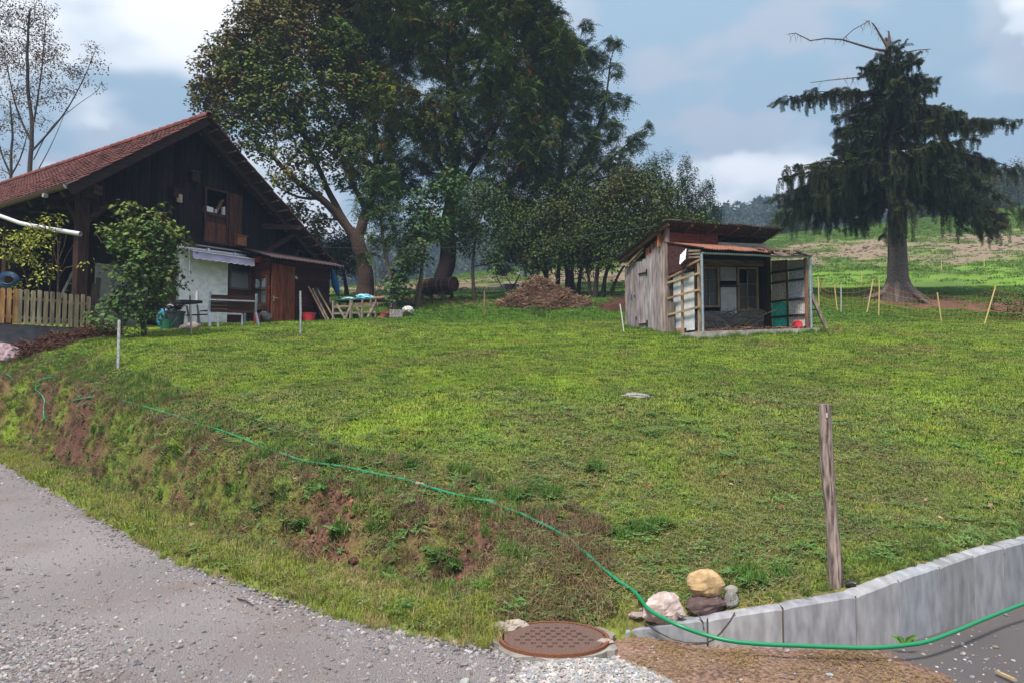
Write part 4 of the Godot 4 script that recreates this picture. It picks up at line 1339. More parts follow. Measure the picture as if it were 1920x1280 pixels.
func build_picket_fence() -> void:
	var fo := 1.0                    # stands this far out from the gable line
	var base := func(s: float) -> Vector3: return bp(s, 0, fo)
	# plinth
	var a := bp(-3.8, 0, fo)
	var c := bp(-0.22, 0, fo)
	var s := shape(Color(0.13, 0.125, 0.135))
	s.hexa([a + Vector3(0, 2.2, 0), c + Vector3(0, 2.2, 0), c + Vector3(0, 2.2, 0) - FRONT * 0.2, a + Vector3(0, 2.2, 0) - FRONT * 0.2, a + Vector3(0, 2.94, 0), c + Vector3(0, 2.97, 0), c + Vector3(0, 2.97, 0) - FRONT * 0.2, a + Vector3(0, 2.94, 0) - FRONT * 0.2])
	tag(part("plinth_wall", s, M.concrete), "dark grey concrete plinth wall under the picket fence", "wall")
	var e := bp(2.6, 0, fo)
	s = shape(Color(0.055, 0.05, 0.048))
	s.hexa([c + Vector3(0, 2.2, 0) - FRONT * 0.05, e + Vector3(0, 2.7, 0) - FRONT * 0.05, e + Vector3(0, 2.7, 0) - FRONT * 0.25, c + Vector3(0, 2.2, 0) - FRONT * 0.25, c + Vector3(0, 2.93, 0) - FRONT * 0.05, e + Vector3(0, 3.12, 0) - FRONT * 0.05, e + Vector3(0, 3.12, 0) - FRONT * 0.25, c + Vector3(0, 2.93, 0) - FRONT * 0.25])
	tag(part("yard_wall", s, M.concrete), "low mossy yard wall behind the small maple", "wall")
	# the weathered section and the new orange one
	for sec in [[-1.86, -0.34, 12, Color(0.30, 0.245, 0.165), "weathered picket fence panel on the concrete plinth"], [-3.0, -1.95, 9, Color(0.42, 0.225, 0.10), "new orange picket fence panel at the left picture edge"]]:
		var f := thing("picket_fence", sec[4], "fence", base.call(sec[0]) + Vector3(0, 2.95, 0), "picket fence panels")
		var n: int = sec[2]
		for k in n:
			var u: float = lerpf(sec[0], sec[1], k / float(n - 1))
			part("picket", picket(base.call(u) + Vector3(0, 2.97 + rnd(-0.01, 0.01), 0) + FRONT * 0.03, 0.088, 0.80 + rnd(-0.015, 0.015), GABLE, FRONT, jit(sec[3], 0.2)), M.wood_up, f)
		for y in [3.12, 3.56]:
			s = shape(jit(sec[3] * 0.8, 0.1))
			s.beam(base.call(sec[0] - 0.02) + Vector3(0, y, 0), base.call(sec[1] + 0.1) + Vector3(0, y, 0), 0.04, 0.07)
			part("rail", s, M.wood_flat, f)
	var fp := thing("fence_post", "orange brown fence post standing before the plinth wall", "post", bp(-0.24, 2.45, fo + 0.06))
	s = shape(Color(0.30, 0.13, 0.06))
	s.beam(bp(-0.24, 2.3, fo + 0.08), bp(-0.24, 3.05, fo + 0.08), 0.09, 0.09, FRONT)
	part("shaft", s, M.wood_up, fp)
	# boulder and heap of roots before the plinth
	tag(part("boulder", rock(ground(at(8, 650, 16.6)) + Vector3(0, 0.12, 0), Vector3(0.42, 0.26, 0.3), 5, Color(0.30, 0.22, 0.25), 0.18), M.stone), "pinkish grey boulder below the picket fence", "boulder")
	heap("root_heap", "heap of dry brown roots below the plinth wall", [[-11.05, 16.75, 0.42, 0.24], [-10.55, 17.15, 0.45, 0.22], [-10.1, 17.45, 0.36, 0.14], [-9.65, 17.7, 0.3, 0.08]], 2200, Color(0.12, 0.062, 0.045), 0.3)

func rock(c: Vector3, r: Vector3, seed_: int, col: Color, rough: float, facets := 9) -> Shape:
	var fn := FastNoiseLite.new()
	fn.seed = seed_
	fn.frequency = 0.8
	fn.fractal_octaves = 3
	var s := shape(col)
	var grid := []
	var rows := 14
	var cols := 20
	var cuts := []
	var rr := RandomNumberGenerator.new()
	rr.seed = seed_
	for k in facets:
		cuts.append([Vector3(rr.randf_range(-1, 1), rr.randf_range(-0.8, 1), rr.randf_range(-1, 1)).normalized(), rr.randf_range(0.72, 0.95)])
	for i in rows + 1:
		var row := []
		for j in cols:
			var th := PI * i / rows
			var ph := TAU * j / cols
			var d := Vector3(sin(th) * cos(ph), cos(th), sin(th) * sin(ph))
			var q := 1.0
			for cut in cuts:
				var dt := d.dot(cut[0])
				if dt > 0.2: q = minf(q, lerpf(1.0, cut[1] / dt, clampf(rough * 5.0, 0, 1)) if cut[1] / dt < 1.0 else 1.0)
			q *= 1.0 + rough * fn.get_noise_3dv(d * 1.6) + rough * 0.3 * fn.get_noise_3dv(d * 6.0)
			row.append(c + d * r * q)
		grid.append(row)
	for i in rows:
		for j in cols:
			var k := (j + 1) % cols
			var out: Vector3 = grid[i][j] - c
			s.quad(grid[i][j], grid[i][k], grid[i + 1][k], grid[i + 1][j], out)
	return s

# a heap of thin stalks: humps [x, d, radius, height]
func heap(called: String, label: String, humps: Array, n: int, col: Color, long: float, thick := 1.3) -> void:
	var t := thing(called, label, "heap", Vector3(humps[0][0], height(humps[0][0], humps[0][1]), -humps[0][1]))
	var core := shape(col * 0.55)
	for q in humps:
		var g := height(q[0], q[1])
		var ring := []
		for i in 6:
			var row := []
			for j in 18:
				var rad: float = q[2] * (1.0 - i / 5.0) * (1 + 0.2 * coarse.get_noise_2d(j * 3.0, i * 2.0 + q[0] * 9.0))
				var x: float = q[0] + cos(TAU * j / 18) * rad
				var d: float = q[1] + sin(TAU * j / 18) * rad * 0.7
				var y: float = height(x, d) - 0.05 if i == 0 else lerpf(height(x, d), g, i / 5.0) + q[3] * (1 - pow(1.0 - i / 5.0, 1.5)) * 0.92
				row.append(Vector3(x, y, -d))
			ring.append(row)
		for i in 5:
			for j in 18:
				var k := (j + 1) % 18
				core.quad(ring[i][j], ring[i][k], ring[i + 1][k], ring[i + 1][j], Vector3(0, 1, 0) + ring[i][j] - Vector3(q[0], g, -q[1]))
	part("core", core, M.soil, t)
	var s := shape(Color.WHITE)
	s.tube([Vector3(-0.5, 0, 0), Vector3(-0.15, 0.05, 0.03), Vector3(0.2, 0.03, -0.04), Vector3(0.5, -0.03, 0.02)], [0.018 * thick, 0.016 * thick, 0.013 * thick, 0.006 * thick], 4, false)
	var xs := []
	var cs := []
	for k in n:
		var q: Array = humps[k % humps.size()]
		var a := rnd(0, TAU)
		var rr: float = sqrt(rng.randf())
		var x: float = q[0] + cos(a) * rr * q[2] * 1.05
		var d: float = q[1] + sin(a) * rr * q[2] * 0.74
		var y: float = height(x, d) + q[3] * (1 - pow(rr, 1.5)) + rnd(-0.01, 0.05)
		var bas := Basis(Vector3(rnd(-0.4, 0.4), 1, rnd(-0.4, 0.4)).normalized(), rnd(0, TAU)).rotated(Vector3(sin(a), 0, cos(a)), rnd(-0.6, 0.7))
		xs.append(Transform3D(bas.scaled_local(Vector3.ONE * long * rnd(0.5, 1.6)), Vector3(x, y, -d)))
		cs.append(jit(col, 0.65))
	var o := scatter("stalks", s.mesh(), M.straw, xs, cs, t)
	o.position = -t.position
	o.set_meta("kind", "stuff")

func build_bench_group() -> void:
	# garden bench seen from behind, with a table beyond
	var b := thing("garden_bench", "brown slatted bench with grey metal frame before the white wall", "bench", ground(bp(3.1, 0, 1.9)))
	var g := ground(bp(3.1, 0, 1.9)).y
	var o := 1.9
	for k in 5:
		var s := shape(jit(Color(0.060, 0.028, 0.018), 0.3))
		var y := g + 0.42 + 0.095 * k
		s.beam(bp(2.42, y - 0.03, o + 0.02 * k * 0.4), bp(3.84, y + 0.06, o + 0.02 * k * 0.4), 0.022, 0.091)
		part("back_slat", s, M.wood_flat, b)
	for k in 4:
		var s := shape(jit(Color(0.060, 0.028, 0.018), 0.3))
		s.beam(bp(2.44, g + 0.40, o - 0.1 - 0.1 * k), bp(3.82, g + 0.46, o - 0.1 - 0.1 * k), 0.085, 0.025)
		part("seat_slat", s, M.wood_flat, b)
	for e in [[2.40, -0.03], [3.88, 0.06]]:
		var s := shape(Color(0.30, 0.34, 0.42))
		s.beam(bp(e[0], g + 0.92 + e[1], o + 0.06), bp(e[0], g + 0.40 + e[1], o + 0.03), 0.05, 0.05, FRONT)
		s.beam(bp(e[0], g + 0.40 + e[1], o + 0.03), bp(e[0] + 0.05 * signf(e[0] - 3), g - 0.06, o + 0.16), 0.05, 0.05, FRONT)
		part("rear_leg", s, M.metal, b)
		s = shape(Color(0.24, 0.27, 0.33))
		s.beam(bp(e[0], g + 0.42 + e[1], o - 0.45), bp(e[0], g - 0.06, o - 0.45), 0.045, 0.045, FRONT)
		part("front_leg", s, M.metal, b)
	var s2 := shape(Color(0.55, 0.56, 0.62))
	s2.beam(bp(2.2, g + 0.66, o + 0.10), bp(3.80, g + 0.76, o + 0.10), 0.02, 0.035)
	part("loose_strip", s2, M.metal, b)
	for q in [2.62, 3.38]:
		s2 = shape(Color(0.5, 0.5, 0.53))
		s2.beam(bp(q, g + 0.34, o + 0.1), bp(q, g - 0.05, o + 0.12), 0.035, 0.035, FRONT)
		part("stay", s2, M.metal, b)
	s2 = shape(Color(0.5, 0.5, 0.53))
	s2.beam(bp(2.62, g + 0.32, o + 0.1), bp(3.38, g + 0.36, o + 0.1), 0.035, 0.045)
	part("cross_bar", s2, M.metal, b)
	# table
	var t := thing("garden_table", "dark folding table standing against the white wall", "table", ground(bp(2.2, 0, 1.4)))
	var tg := ground(bp(2.3, 0, 1.3)).y
	s2 = shape(Color(0.030, 0.035, 0.042))
	s2.hexa([bp(1.78, tg + 0.62, 1.0), bp(2.42, tg + 0.66, 1.0), bp(2.42, tg + 0.66, 1.6), bp(1.78, tg + 0.62, 1.6), bp(1.78, tg + 0.70, 1.0), bp(2.42, tg + 0.74, 1.0), bp(2.42, tg + 0.74, 1.6), bp(1.78, tg + 0.70, 1.6)])
	part("table_top", s2, M.wood_flat, t)
	for q in [[2.3, 1.06], [2.3, 1.54], [2.1, 1.06], [2.1, 1.54]]:
		s2 = shape(Color(0.25, 0.28, 0.33))
		s2.beam(bp(q[0], tg + 0.62, q[1]), bp(q[0] + (0.12 if q[0] > 2.2 else -0.05), tg - 0.06, q[1]), 0.035, 0.035, FRONT)
		part("leg", s2, M.metal, t)
	s2 = shape(Color(0.02, 0.02, 0.022))
	s2.hexa([bp(1.9, tg + 0.28, 1.64), bp(2.5, tg + 0.34, 1.64), bp(2.5, tg + 0.34, 1.86), bp(1.9, tg + 0.28, 1.86), bp(1.9, tg + 0.31, 1.64), bp(2.5, tg + 0.37, 1.64), bp(2.5, tg + 0.37, 1.86), bp(1.9, tg + 0.31, 1.86)])
	part("side_seat", s2, M.wood_flat, t)
	var bo := thing("bottle", "clear plastic bottle standing on the dark garden table", "bottle", bp(2.32, tg + 0.735, 1.5))
	s2 = shape(Color(0.45, 0.46, 0.5))
	s2.tube([bp(2.32, tg + 0.735, 1.5), bp(2.32, tg + 0.94, 1.5), bp(2.32, tg + 1.0, 1.5), bp(2.32, tg + 1.03, 1.5)], [0.045, 0.045, 0.018, 0.016], 9)
	part("body", s2, M.rubber, bo)
	s2 = shape(Color(0.12, 0.13, 0.2))
	s2.tube([bp(2.32, tg + 1.03, 1.5), bp(2.32, tg + 1.05, 1.5)], [0.02, 0.02], 8)
	part("cap", s2, M.rubber, bo)
	# bins and bags left of the wall corner
	var bi := thing("planter_tub", "black plastic tub with dry plants left of the white wall", "tub", ground(at(328, 602, 19.4)))
	var bb := ground(at(328, 602, 19.4))
	s2 = shape(Color(0.018, 0.02, 0.024))
	s2.tube([bb - Vector3(0, 0.05, 0), bb + Vector3(0, 0.42, 0), bb + Vector3(0, 0.43, 0), bb + Vector3(0, 0.47, 0)], [0.18, 0.23, 0.25, 0.25], 14)
	part("body", s2, M.rubber, bi)
	for k in 9:
		s2 = shape(Color(0.016, 0.018, 0.016))
		s2.tube([bb + Vector3(rnd(-0.15, 0.15), 0.45, rnd(-0.1, 0.1)), bb + Vector3(rnd(-0.2, 0.2), 0.55, rnd(-0.1, 0.1)), bb + Vector3(rnd(-0.3, 0.3), 0.62 + rnd(0, 0.1), rnd(-0.1, 0.1))], [0.03, 0.025, 0.01], 5)
		part("stalk", s2, M.bark, bi)
	var gb := ground(at(312, 608, 19.0))
	var gt := thing("green_can", "green watering can half hidden by the black tub", "can", gb)
	s2 = shape(Color(0.015, 0.10, 0.05))
	s2.tube([gb - Vector3(0, 0.04, 0), gb + Vector3(0, 0.22, 0), gb + Vector3(0, 0.26, 0)], [0.11, 0.11, 0.06], 10)
	part("body", s2, M.rubber, gt)
	s2 = shape(Color(0.015, 0.10, 0.05))
	s2.tube([gb + Vector3(0.1, 0.08, 0), gb + Vector3(0.22, 0.2, 0.02), gb + Vector3(0.28, 0.3, 0.02)], [0.025, 0.018, 0.02], 6)
	part("spout", s2, M.rubber, gt)
	s2 = shape(Color(0.015, 0.09, 0.05))
	s2.tube([gb + Vector3(-0.1, 0.08, 0), gb + Vector3(-0.17, 0.2, 0), gb + Vector3(-0.04, 0.3, 0)], [0.012, 0.012, 0.012], 5)
	part("handle", s2, M.rubber, gt)
	var bg := ground(at(302, 602, 19.3))
	tag(part("blue_bag", rock(bg + Vector3(0, 0.28, 0), Vector3(0.12, 0.26, 0.1), 31, Color(0.06, 0.26, 0.42), 0.2), M.cloth), "crumpled light blue bag beside the black tub", "bag")
	tag(part("white_bag", rock(bg + Vector3(0.18, 0.52, -0.12), Vector3(0.14, 0.15, 0.1), 33, Color(0.42, 0.45, 0.5), 0.3), M.cloth), "small white bag behind the black tub", "bag")
	# boulder at the foot of the white wall
	tag(part("boulder", rock(ground(at(362, 608, 19.2)) + Vector3(0, 0.06, 0), Vector3(0.2, 0.14, 0.15), 8, Color(0.27, 0.22, 0.19), 0.16), M.stone), "brown boulder at the foot of the white wall", "boulder")
	tag(part("boulder", rock(ground(at(345, 612, 19.0)) + Vector3(0, 0.03, 0), Vector3(0.12, 0.1, 0.12), 9, Color(0.2, 0.17, 0.15), 0.16), M.stone), "small brown boulder nearer the black tub", "boulder")

	# leaning against the lean-to: three poles and two dark panels
	var of := 1.0
	var lg := ground(bp(6.8, 0, 1.3)).y
	for q in [[6.55, 4.62, 6.95, "left of the three leaning poles, orange brown wood", Color(0.36, 0.20, 0.12), 0.0], [6.72, 4.56, 7.05, "middle of the three leaning poles, grey wood", Color(0.30, 0.24, 0.2), 0.1], [6.92, 4.56, 7.3, "right of the three leaning poles, pale brown wood", Color(0.42, 0.26, 0.15), 0.2]]:
		var p := thing("leaning_pole", q[3], "pole", ground(bp(q[2], 0, 1.45)), "poles leaning on the lean-to")
		var s := shape(q[4])
		var ft := ground(bp(q[2], 0, 1.45))
		var tp := bp(q[0], q[1] + 0.12, of + 0.035)
		s.beam(ft - (tp - ft).normalized() * 0.03, tp, 0.045, 0.05)
		part("shaft", s, M.wood_up, p)
	for q in [[6.66, 7.02, 1.05, "large dark sheet leaning behind the poles", Color(0.030, 0.033, 0.040)], [7.06, 7.3, 0.85, "small dark sheet leaning at the right of the poles", Color(0.022, 0.020, 0.022)]]:
		var s := shape(q[4])
		var f0 := ground(bp(q[0] + 0.25, 0, 1.25))
		var f1 := ground(bp(q[1] + 0.25, 0, 1.25))
		s.slab([f0, f1, Vector3(0, q[2], 0) + bp(q[1] - 0.05, f1.y, of + 0.03), Vector3(0, q[2] - 0.02, 0) + bp(q[0], f0.y, of + 0.03)], FRONT * 0.012)
		tag(part("leaning_sheet", s, M.wood_up), q[3], "sheet", "sheets leaning on the lean-to")
	# red basin and striped bag by the door
	var rb := ground(bp(6.35, 0, 1.3))
	var ba := thing("red_basin", "red plastic basin beside the lean-to door", "basin", rb)
	s2 = shape(Color(0.38, 0.02, 0.03))
	s2.tube([rb, rb + Vector3(0, 0.02, 0), rb + Vector3(0, 0.24, 0), rb + Vector3(0, 0.26, 0)], [0.16, 0.17, 0.22, 0.24], 14)
	part("bowl", s2, M.rubber, ba)
	var kb := ground(bp(4.75, 0, 1.2))
	tag(part("black_bag", rock(kb + Vector3(0, 0.16, 0), Vector3(0.22, 0.2, 0.18), 12, Color(0.022, 0.024, 0.028), 0.3), M.rubber), "shiny black bag lying between bench and lean-to door", "bag")
	var rc := ground(bp(4.45, 0, 1.25))
	var rs := shape(Color(0.16, 0.02, 0.018))
	rs.tube([rc, rc + Vector3(0, 0.3, 0), rc + Vector3(0, 0.31, 0)], [0.1, 0.11, 0.06], 10)
	tag(part("red_canister", rs, M.rubber), "dark red canister beside the shiny black bag", "canister")

	# hurdle table right of the lean-to with green sheet on top
	var tr := thing("hurdle_table", "grey wooden hurdle table with green cover right of the lean-to", "table", ground(bp(8.6, 0, 0.9)))
	var A := ground(bp(7.62, 0, 1.15))
	var B := ground(at(704, 598, 24.6))
	A = ground(at(624, 600, 24.2))
	var ht := 0.62
	var dir := (B - A).normalized()
	var back := Vector3(0.3, 0, -0.75)
	for u in [0.0, 0.42, 0.68, 0.88, 1.0]:
		s2 = shape(jit(Color(0.24, 0.20, 0.165), 0.25))
		var p := A.lerp(B, u)
		s2.beam(p - Vector3(0, 0.05, 0), p + Vector3(0, ht, 0), 0.05 if u != 0.42 else 0.1, 0.05, FRONT)
		part("leg", s2, M.wood_up, tr)
	for u in [0.0, 1.0]:
		s2 = shape(Color(0.16, 0.135, 0.115))
		var p := ground(A.lerp(B, u) + back)
		s2.beam(p - Vector3(0, 0.05, 0), Vector3(p.x, A.y + ht, p.z), 0.05, 0.05, FRONT)
		part("leg", s2, M.wood_up, tr)
	for y in [0.2, 0.42]:
		s2 = shape(jit(Color(0.25, 0.20, 0.16), 0.2))
		s2.beam(A + Vector3(0, y, 0), B + Vector3(0, y, 0), 0.035, 0.07)
		part("rail", s2, M.wood_flat, tr)
	for q in [[0.06, 0.5, 0.26, 0.02], [0.26, 0.02, 0.4, 0.5], [0.5, 0.5, 0.62, 0.02], [0.78, 0.02, 0.95, 0.5]]:
		s2 = shape(jit(Color(0.25, 0.21, 0.17), 0.2))
		s2.beam(A.lerp(B, q[0]) + Vector3(0, q[1], 0) + FRONT * 0.04, A.lerp(B, q[2]) + Vector3(0, q[3], 0) + FRONT * 0.04, 0.03, 0.07)
		part("brace", s2, M.wood_flat, tr)
	s2 = shape(Color(0.03, 0.09, 0.08))
	s2.hexa([A + Vector3(-0.08, ht, 0), B + Vector3(0.05, ht, 0), B + Vector3(0.05, ht, 0) + back, A + Vector3(-0.08, ht, 0) + back, A + Vector3(-0.08, ht + 0.04, 0), B + Vector3(0.05, ht + 0.04, 0), B + Vector3(0.05, ht + 0.04, 0) + back, A + Vector3(-0.08, ht + 0.04, 0) + back])
	part("top", s2, M.wood_flat, tr)
	var tp2 := A.lerp(B, 0.5) + back * 0.5 + Vector3(0, ht + 0.09, 0)
	tag(part("tarpaulin", rock(tp2 + Vector3(0.1, 0.03, 0), Vector3(0.36, 0.11, 0.2), 41, Color(0.25, 0.55, 0.68), 0.45, 12), M.cloth), "crumpled pale blue tarpaulin on the hurdle table", "tarpaulin")
	tag(part("tarpaulin", rock(tp2 + Vector3(-0.45, -0.01, 0), Vector3(0.25, 0.06, 0.18), 42, Color(0.38, 0.60, 0.66), 0.4, 12), M.cloth), "flat blue white tarpaulin at the left end of the hurdle table", "tarpaulin")
	s2 = shape(Color(0.25, 0.14, 0.09))
	s2.tube([tp2 + Vector3(0.35, -0.03, 0.1), tp2 + Vector3(0.78, 0.03, 0.05)], [0.07, 0.06], 8)
	tag(part("log", s2, M.bark), "short brown log on the right end of the hurdle table", "log")
	# blue folded parasol behind
	var pa := thing("blue_parasol", "folded dark blue parasol leaning behind the lean-to corner", "parasol", ground(at(632, 590, 25.2)))
	var pf := ground(at(640, 590, 25.2))
	s2 = shape(Color(0.02, 0.10, 0.22))
	s2.tube([at(621, 500, 25.0), at(624, 515, 25.0), at(629, 535, 25.05), at(634, 552, 25.1)], [0.02, 0.08, 0.13, 0.07], 7)
	part("canopy", s2, M.cloth, pa)
	s2 = shape(Color(0.03, 0.06, 0.1))
	s2.tube([at(634, 550, 25.1), pf], [0.02, 0.02], 6)
	part("pole", s2, M.metal, pa)
	# blocks and bricks
	var bl := ground(at(742, 590, 24.6))
	s2 = shape(Color(0.24, 0.22, 0.23))
	s2.box(Transform3D(Basis(Vector3.UP, 0.2), bl + Vector3(0, 0.12, 0)), Vector3(0.42, 0.26, 0.3))
	tag(part("stone_block", s2, M.stone), "grey squared stone block below the trees", "block")
	tag(part("white_stone", rock(bl + Vector3(0.36, 0.28, -0.3), Vector3(0.2, 0.15, 0.14), 17, Color(0.5, 0.47, 0.47), 0.3, 12), M.stone), "lumpy whitish stone right of the squared block", "stone")
	for k in 7:
		var bk := shape(jit(Color(0.22, 0.085, 0.055), 0.35))
		var p := ground(at(716 + 3.2 * k, 588 - 2 * (k % 3), 24.4 + 0.06 * k))
		bk.box(Transform3D(Basis(Vector3.UP, rnd(-0.7, 0.7)).rotated(Vector3.RIGHT, rnd(-0.2, 0.2)), p + Vector3(0, 0.05 + 0.07 * (k % 3), 0)), Vector3(0.22, 0.08, 0.11))
		tag(part("brick", bk, M.stone), "old red brick left of the squared stone block", "brick", "loose bricks below the trees")
	# hose reel and junk under the left eave
	var hr := thing("hose_coil", "coil of blue hose hanging behind the fence at the left edge", "hose", at(14, 525, 17.7))
	for k in 5:
		s2 = shape(jit(Color(0.02, 0.07, 0.18), 0.3))
		var ring := []
		var rads := []
		for j in 19:
			ring.append(at(14, 525, 17.7 + 0.02 * k) + Vector3(cos(TAU * j / 18.0) * (0.12 + 0.022 * k) * 1.3, sin(TAU * j / 18.0) * (0.10 + 0.022 * k), 0))
			rads.append(0.013)
		s2.tube(ring, rads, 6)
		part("loop", s2, M.rubber, hr)
	var lad := thing("ladder", "pale ladder lying in the dark bay behind the shrub", "ladder", at(125, 560, 20.4))
	for q in [0, 1]:
		s2 = shape(Color(0.2, 0.18, 0.17))
		s2.beam(at(112, 560, 20.4 + q * 0.3), at(136, 510, 20.6 + q * 0.3), 0.04, 0.06)
		part("rail", s2, M.wood_up, lad)
	for k in 4:
		s2 = shape(Color(0.26, 0.24, 0.22))
		s2.beam(at(113 + 6 * k, 558 - 13 * k, 20.4), at(122 + 6 * k, 558 - 13 * k, 20.7), 0.04, 0.03)
		part("rung", s2, M.wood_flat, lad)
	for q in [[178, 545, 19.6, 1.05], [170, 548, 19.4, 0.9]]:
		s2 = shape(Color(0.07, 0.05, 0.045))
		var p := ground(at(q[0], 600, q[2]))
		s2.beam(p, p + Vector3(0.05, q[3] + 0.3, 0), 0.09, 0.09, FRONT)
		tag(part("timber", s2, M.wood_up), "dark timber standing in the bay, %s of the pair" % ("right" if q[0] == 178 else "left"), "timber", "timbers in the open bay")

func build_barrel() -> void:
	# long wooden slurry barrel lying on its cart
	var c0 := at(788, 538, 29.0)
	var c1 := at(852, 533, 28.0)
	var b := thing("slurry_barrel", "old brown wooden slurry barrel lying below the big trees", "barrel", ground(c0.lerp(c1, 0.5)))
	var ax := (c1 - c0).normalized()
	var sd := ax.cross(Vector3.UP).normalized()
	var up := sd.cross(ax)
	var rx := 0.30
	var n := 26
	for k in n:
		var s := shape(jit(Color(0.085, 0.050, 0.036), 0.3))
		var g0 := TAU * (k + 0.04) / n
		var g1 := TAU * (k + 0.96) / n
		for i in 6:
			var u0 := i / 6.0
			var u1 := (i + 1) / 6.0
			var r0 := rx * (0.93 + 0.1 * sin(PI * u0))
			var r1 := rx * (0.93 + 0.1 * sin(PI * u1))
			var A := c0.lerp(c1, u0) + (sd * cos(g0) + up * sin(g0)) * r0
			var B := c0.lerp(c1, u0) + (sd * cos(g1) + up * sin(g1)) * r0
			var D := c0.lerp(c1, u1) + (sd * cos(g1) + up * sin(g1)) * r1
			var E := c0.lerp(c1, u1) + (sd * cos(g0) + up * sin(g0)) * r1
			s.quad(A, B, D, E, sd * cos(g0) + up * sin(g0))
		part("stave", s, M.wood_flat, b)
	for u in [0.03, 0.22, 0.36, 0.62, 0.76, 0.97]:
		var s := shape(Color(0.16, 0.11, 0.085))
		var p := c0.lerp(c1, u)
		var r := rx * (0.93 + 0.1 * sin(PI * u)) + 0.012
		for k in 24:
			var g0 := TAU * k / 24.0
			var g1 := TAU * (k + 1) / 24.0
			var o0 := sd * cos(g0) + up * sin(g0)
			var o1 := sd * cos(g1) + up * sin(g1)
			s.quad(p + o0 * r - ax * 0.025, p + o1 * r - ax * 0.025, p + o1 * r + ax * 0.025, p + o0 * r + ax * 0.025, o0)
		part("hoop", s, M.rust, b)
	for q in [[c1 - ax * 0.07, Color(0.060, 0.030, 0.022)], [c0 + ax * 0.06, Color(0.05, 0.03, 0.025)]]:
		var s := shape(q[1])
		s.tube([q[0] - ax * 0.02, q[0] + ax * 0.02], [rx * 0.9, rx * 0.9], 24)
		part("head", s, M.wood_up, b)
	for u in [0.2, 0.8]:
		var s := shape(Color(0.07, 0.055, 0.045))
		var p := c0.lerp(c1, u)
		s.beam(p - sd * 0.3 - up * 0.33, p + sd * 0.3 - up * 0.33, 0.1, 0.1)
		s.beam(p - sd * 0.25 - up * 0.3, ground(p - sd * 0.3), 0.08, 0.08, FRONT)
		s.beam(p + sd * 0.25 - up * 0.3, ground(p + sd * 0.3), 0.08, 0.08, FRONT)
		part("trestle", s, M.wood_flat, b)
	var sp := shape(Color(0.05, 0.04, 0.035))
	sp.tube([c1 - ax * 0.15 + up * 0.3, c1 + up * 0.42 - ax * 0.1, c1 + up * 0.45 - ax * 0.22], [0.02, 0.016, 0.014], 6)
	part("vent_pipe", sp, M.rust, b)

	# hay rack with arched roof out in the field
	var hg := ground(at(952, 545, 37.0))
	var hy := thing("hay_rack", "metal hay rack with arched sheet roof standing in the field", "hay rack", hg)
	var w := 0.62
	var bas := hg
	var dep := Vector3(0.5, 0, -0.9)
	var s := shape(Color(0.16, 0.20, 0.19))
	for k in 10:
		var g0 := PI * k / 10.0
		var g1 := PI * (k + 1) / 10.0
		var A := bas + Vector3(-cos(g0) * w, 0.75 + sin(g0) * 0.32, 0)
		var B := bas + Vector3(-cos(g1) * w, 0.75 + sin(g1) * 0.32, 0)
		s.quad(A, B, B + dep, A + dep, Vector3(-cos(g0), sin(g0), 0))
		s.quad(A - Vector3(0, 0.02, 0), B - Vector3(0, 0.02, 0), B + dep - Vector3(0, 0.02, 0), A + dep - Vector3(0, 0.02, 0), Vector3(cos(g0), -sin(g0), 0))
	part("arched_roof", s, M.metal, hy)
	for q in [[-w, 0.75, -0.2, 0.0], [w, 0.75, 0.15, 0.0], [w, 0.72, 0.2, -0.02]]:
		s = shape(Color(0.10, 0.08, 0.07))
		s.tube([bas + Vector3(q[0], q[1], 0), bas + Vector3(q[2], q[3] - 0.1, 0)], [0.025, 0.025], 5)
		part("leg", s, M.rust, hy)
		s = shape(Color(0.10, 0.08, 0.07))
		s.tube([bas + Vector3(q[0], q[1], 0) + dep, ground(bas + Vector3(q[2], 0, 0) + dep)], [0.025, 0.025], 5)
		part("leg", s, M.rust, hy)
	s = shape(Color(0.17, 0.17, 0.17))
	s.box(Transform3D(Basis(Vector3.UP, 0.3), bas + Vector3(0.1, 0.12, -0.4)), Vector3(0.75, 0.26, 0.7))
	part("trough", s, M.metal, hy)
	for k in 3:
		s = shape(Color(0.2, 0.19, 0.18))
		s.tube([ground(at(915, 545, 36.0)) + Vector3(0, 0.12 + 0.12 * k, 0), ground(at(945, 545, 36.4)) + Vector3(0, 0.12 + 0.12 * k, 0)], [0.012, 0.012], 4)
		part("rail", s, M.metal, hy)

	heap("brush_heap", "big heap of dry brown brushwood below the hazel bushes", [[1.05, 27.3, 0.95, 0.98], [0.55, 27.1, 0.85, 0.55], [1.7, 27.2, 0.75, 0.55], [2.2, 27.0, 0.7, 0.25], [0.1, 26.9, 0.5, 0.2], [1.2, 26.8, 0.8, 0.5]], 5200, Color(0.20, 0.125, 0.085), 0.42, 1.25)
	heap("earth_heap", "low heap of red earth and roots behind the hen house", [[4.2, 26.5, 1.2, 0.45], [5.0, 27.2, 1.1, 0.55]], 300, Color(0.115, 0.06, 0.048), 0.3)
	var rp := shape(Color(0.30, 0.07, 0.035))
	var pp := on(1150, 548, 20.0)
	rp.tube([pp, pp + Vector3(0.02, 0.22, 0), pp + Vector3(0.05, 0.34, 0)], [0.07, 0.06, 0.08], 8)
	tag(part("clay_pipe", rp, M.tile), "short orange clay pipe standing before the earth heap", "pipe")

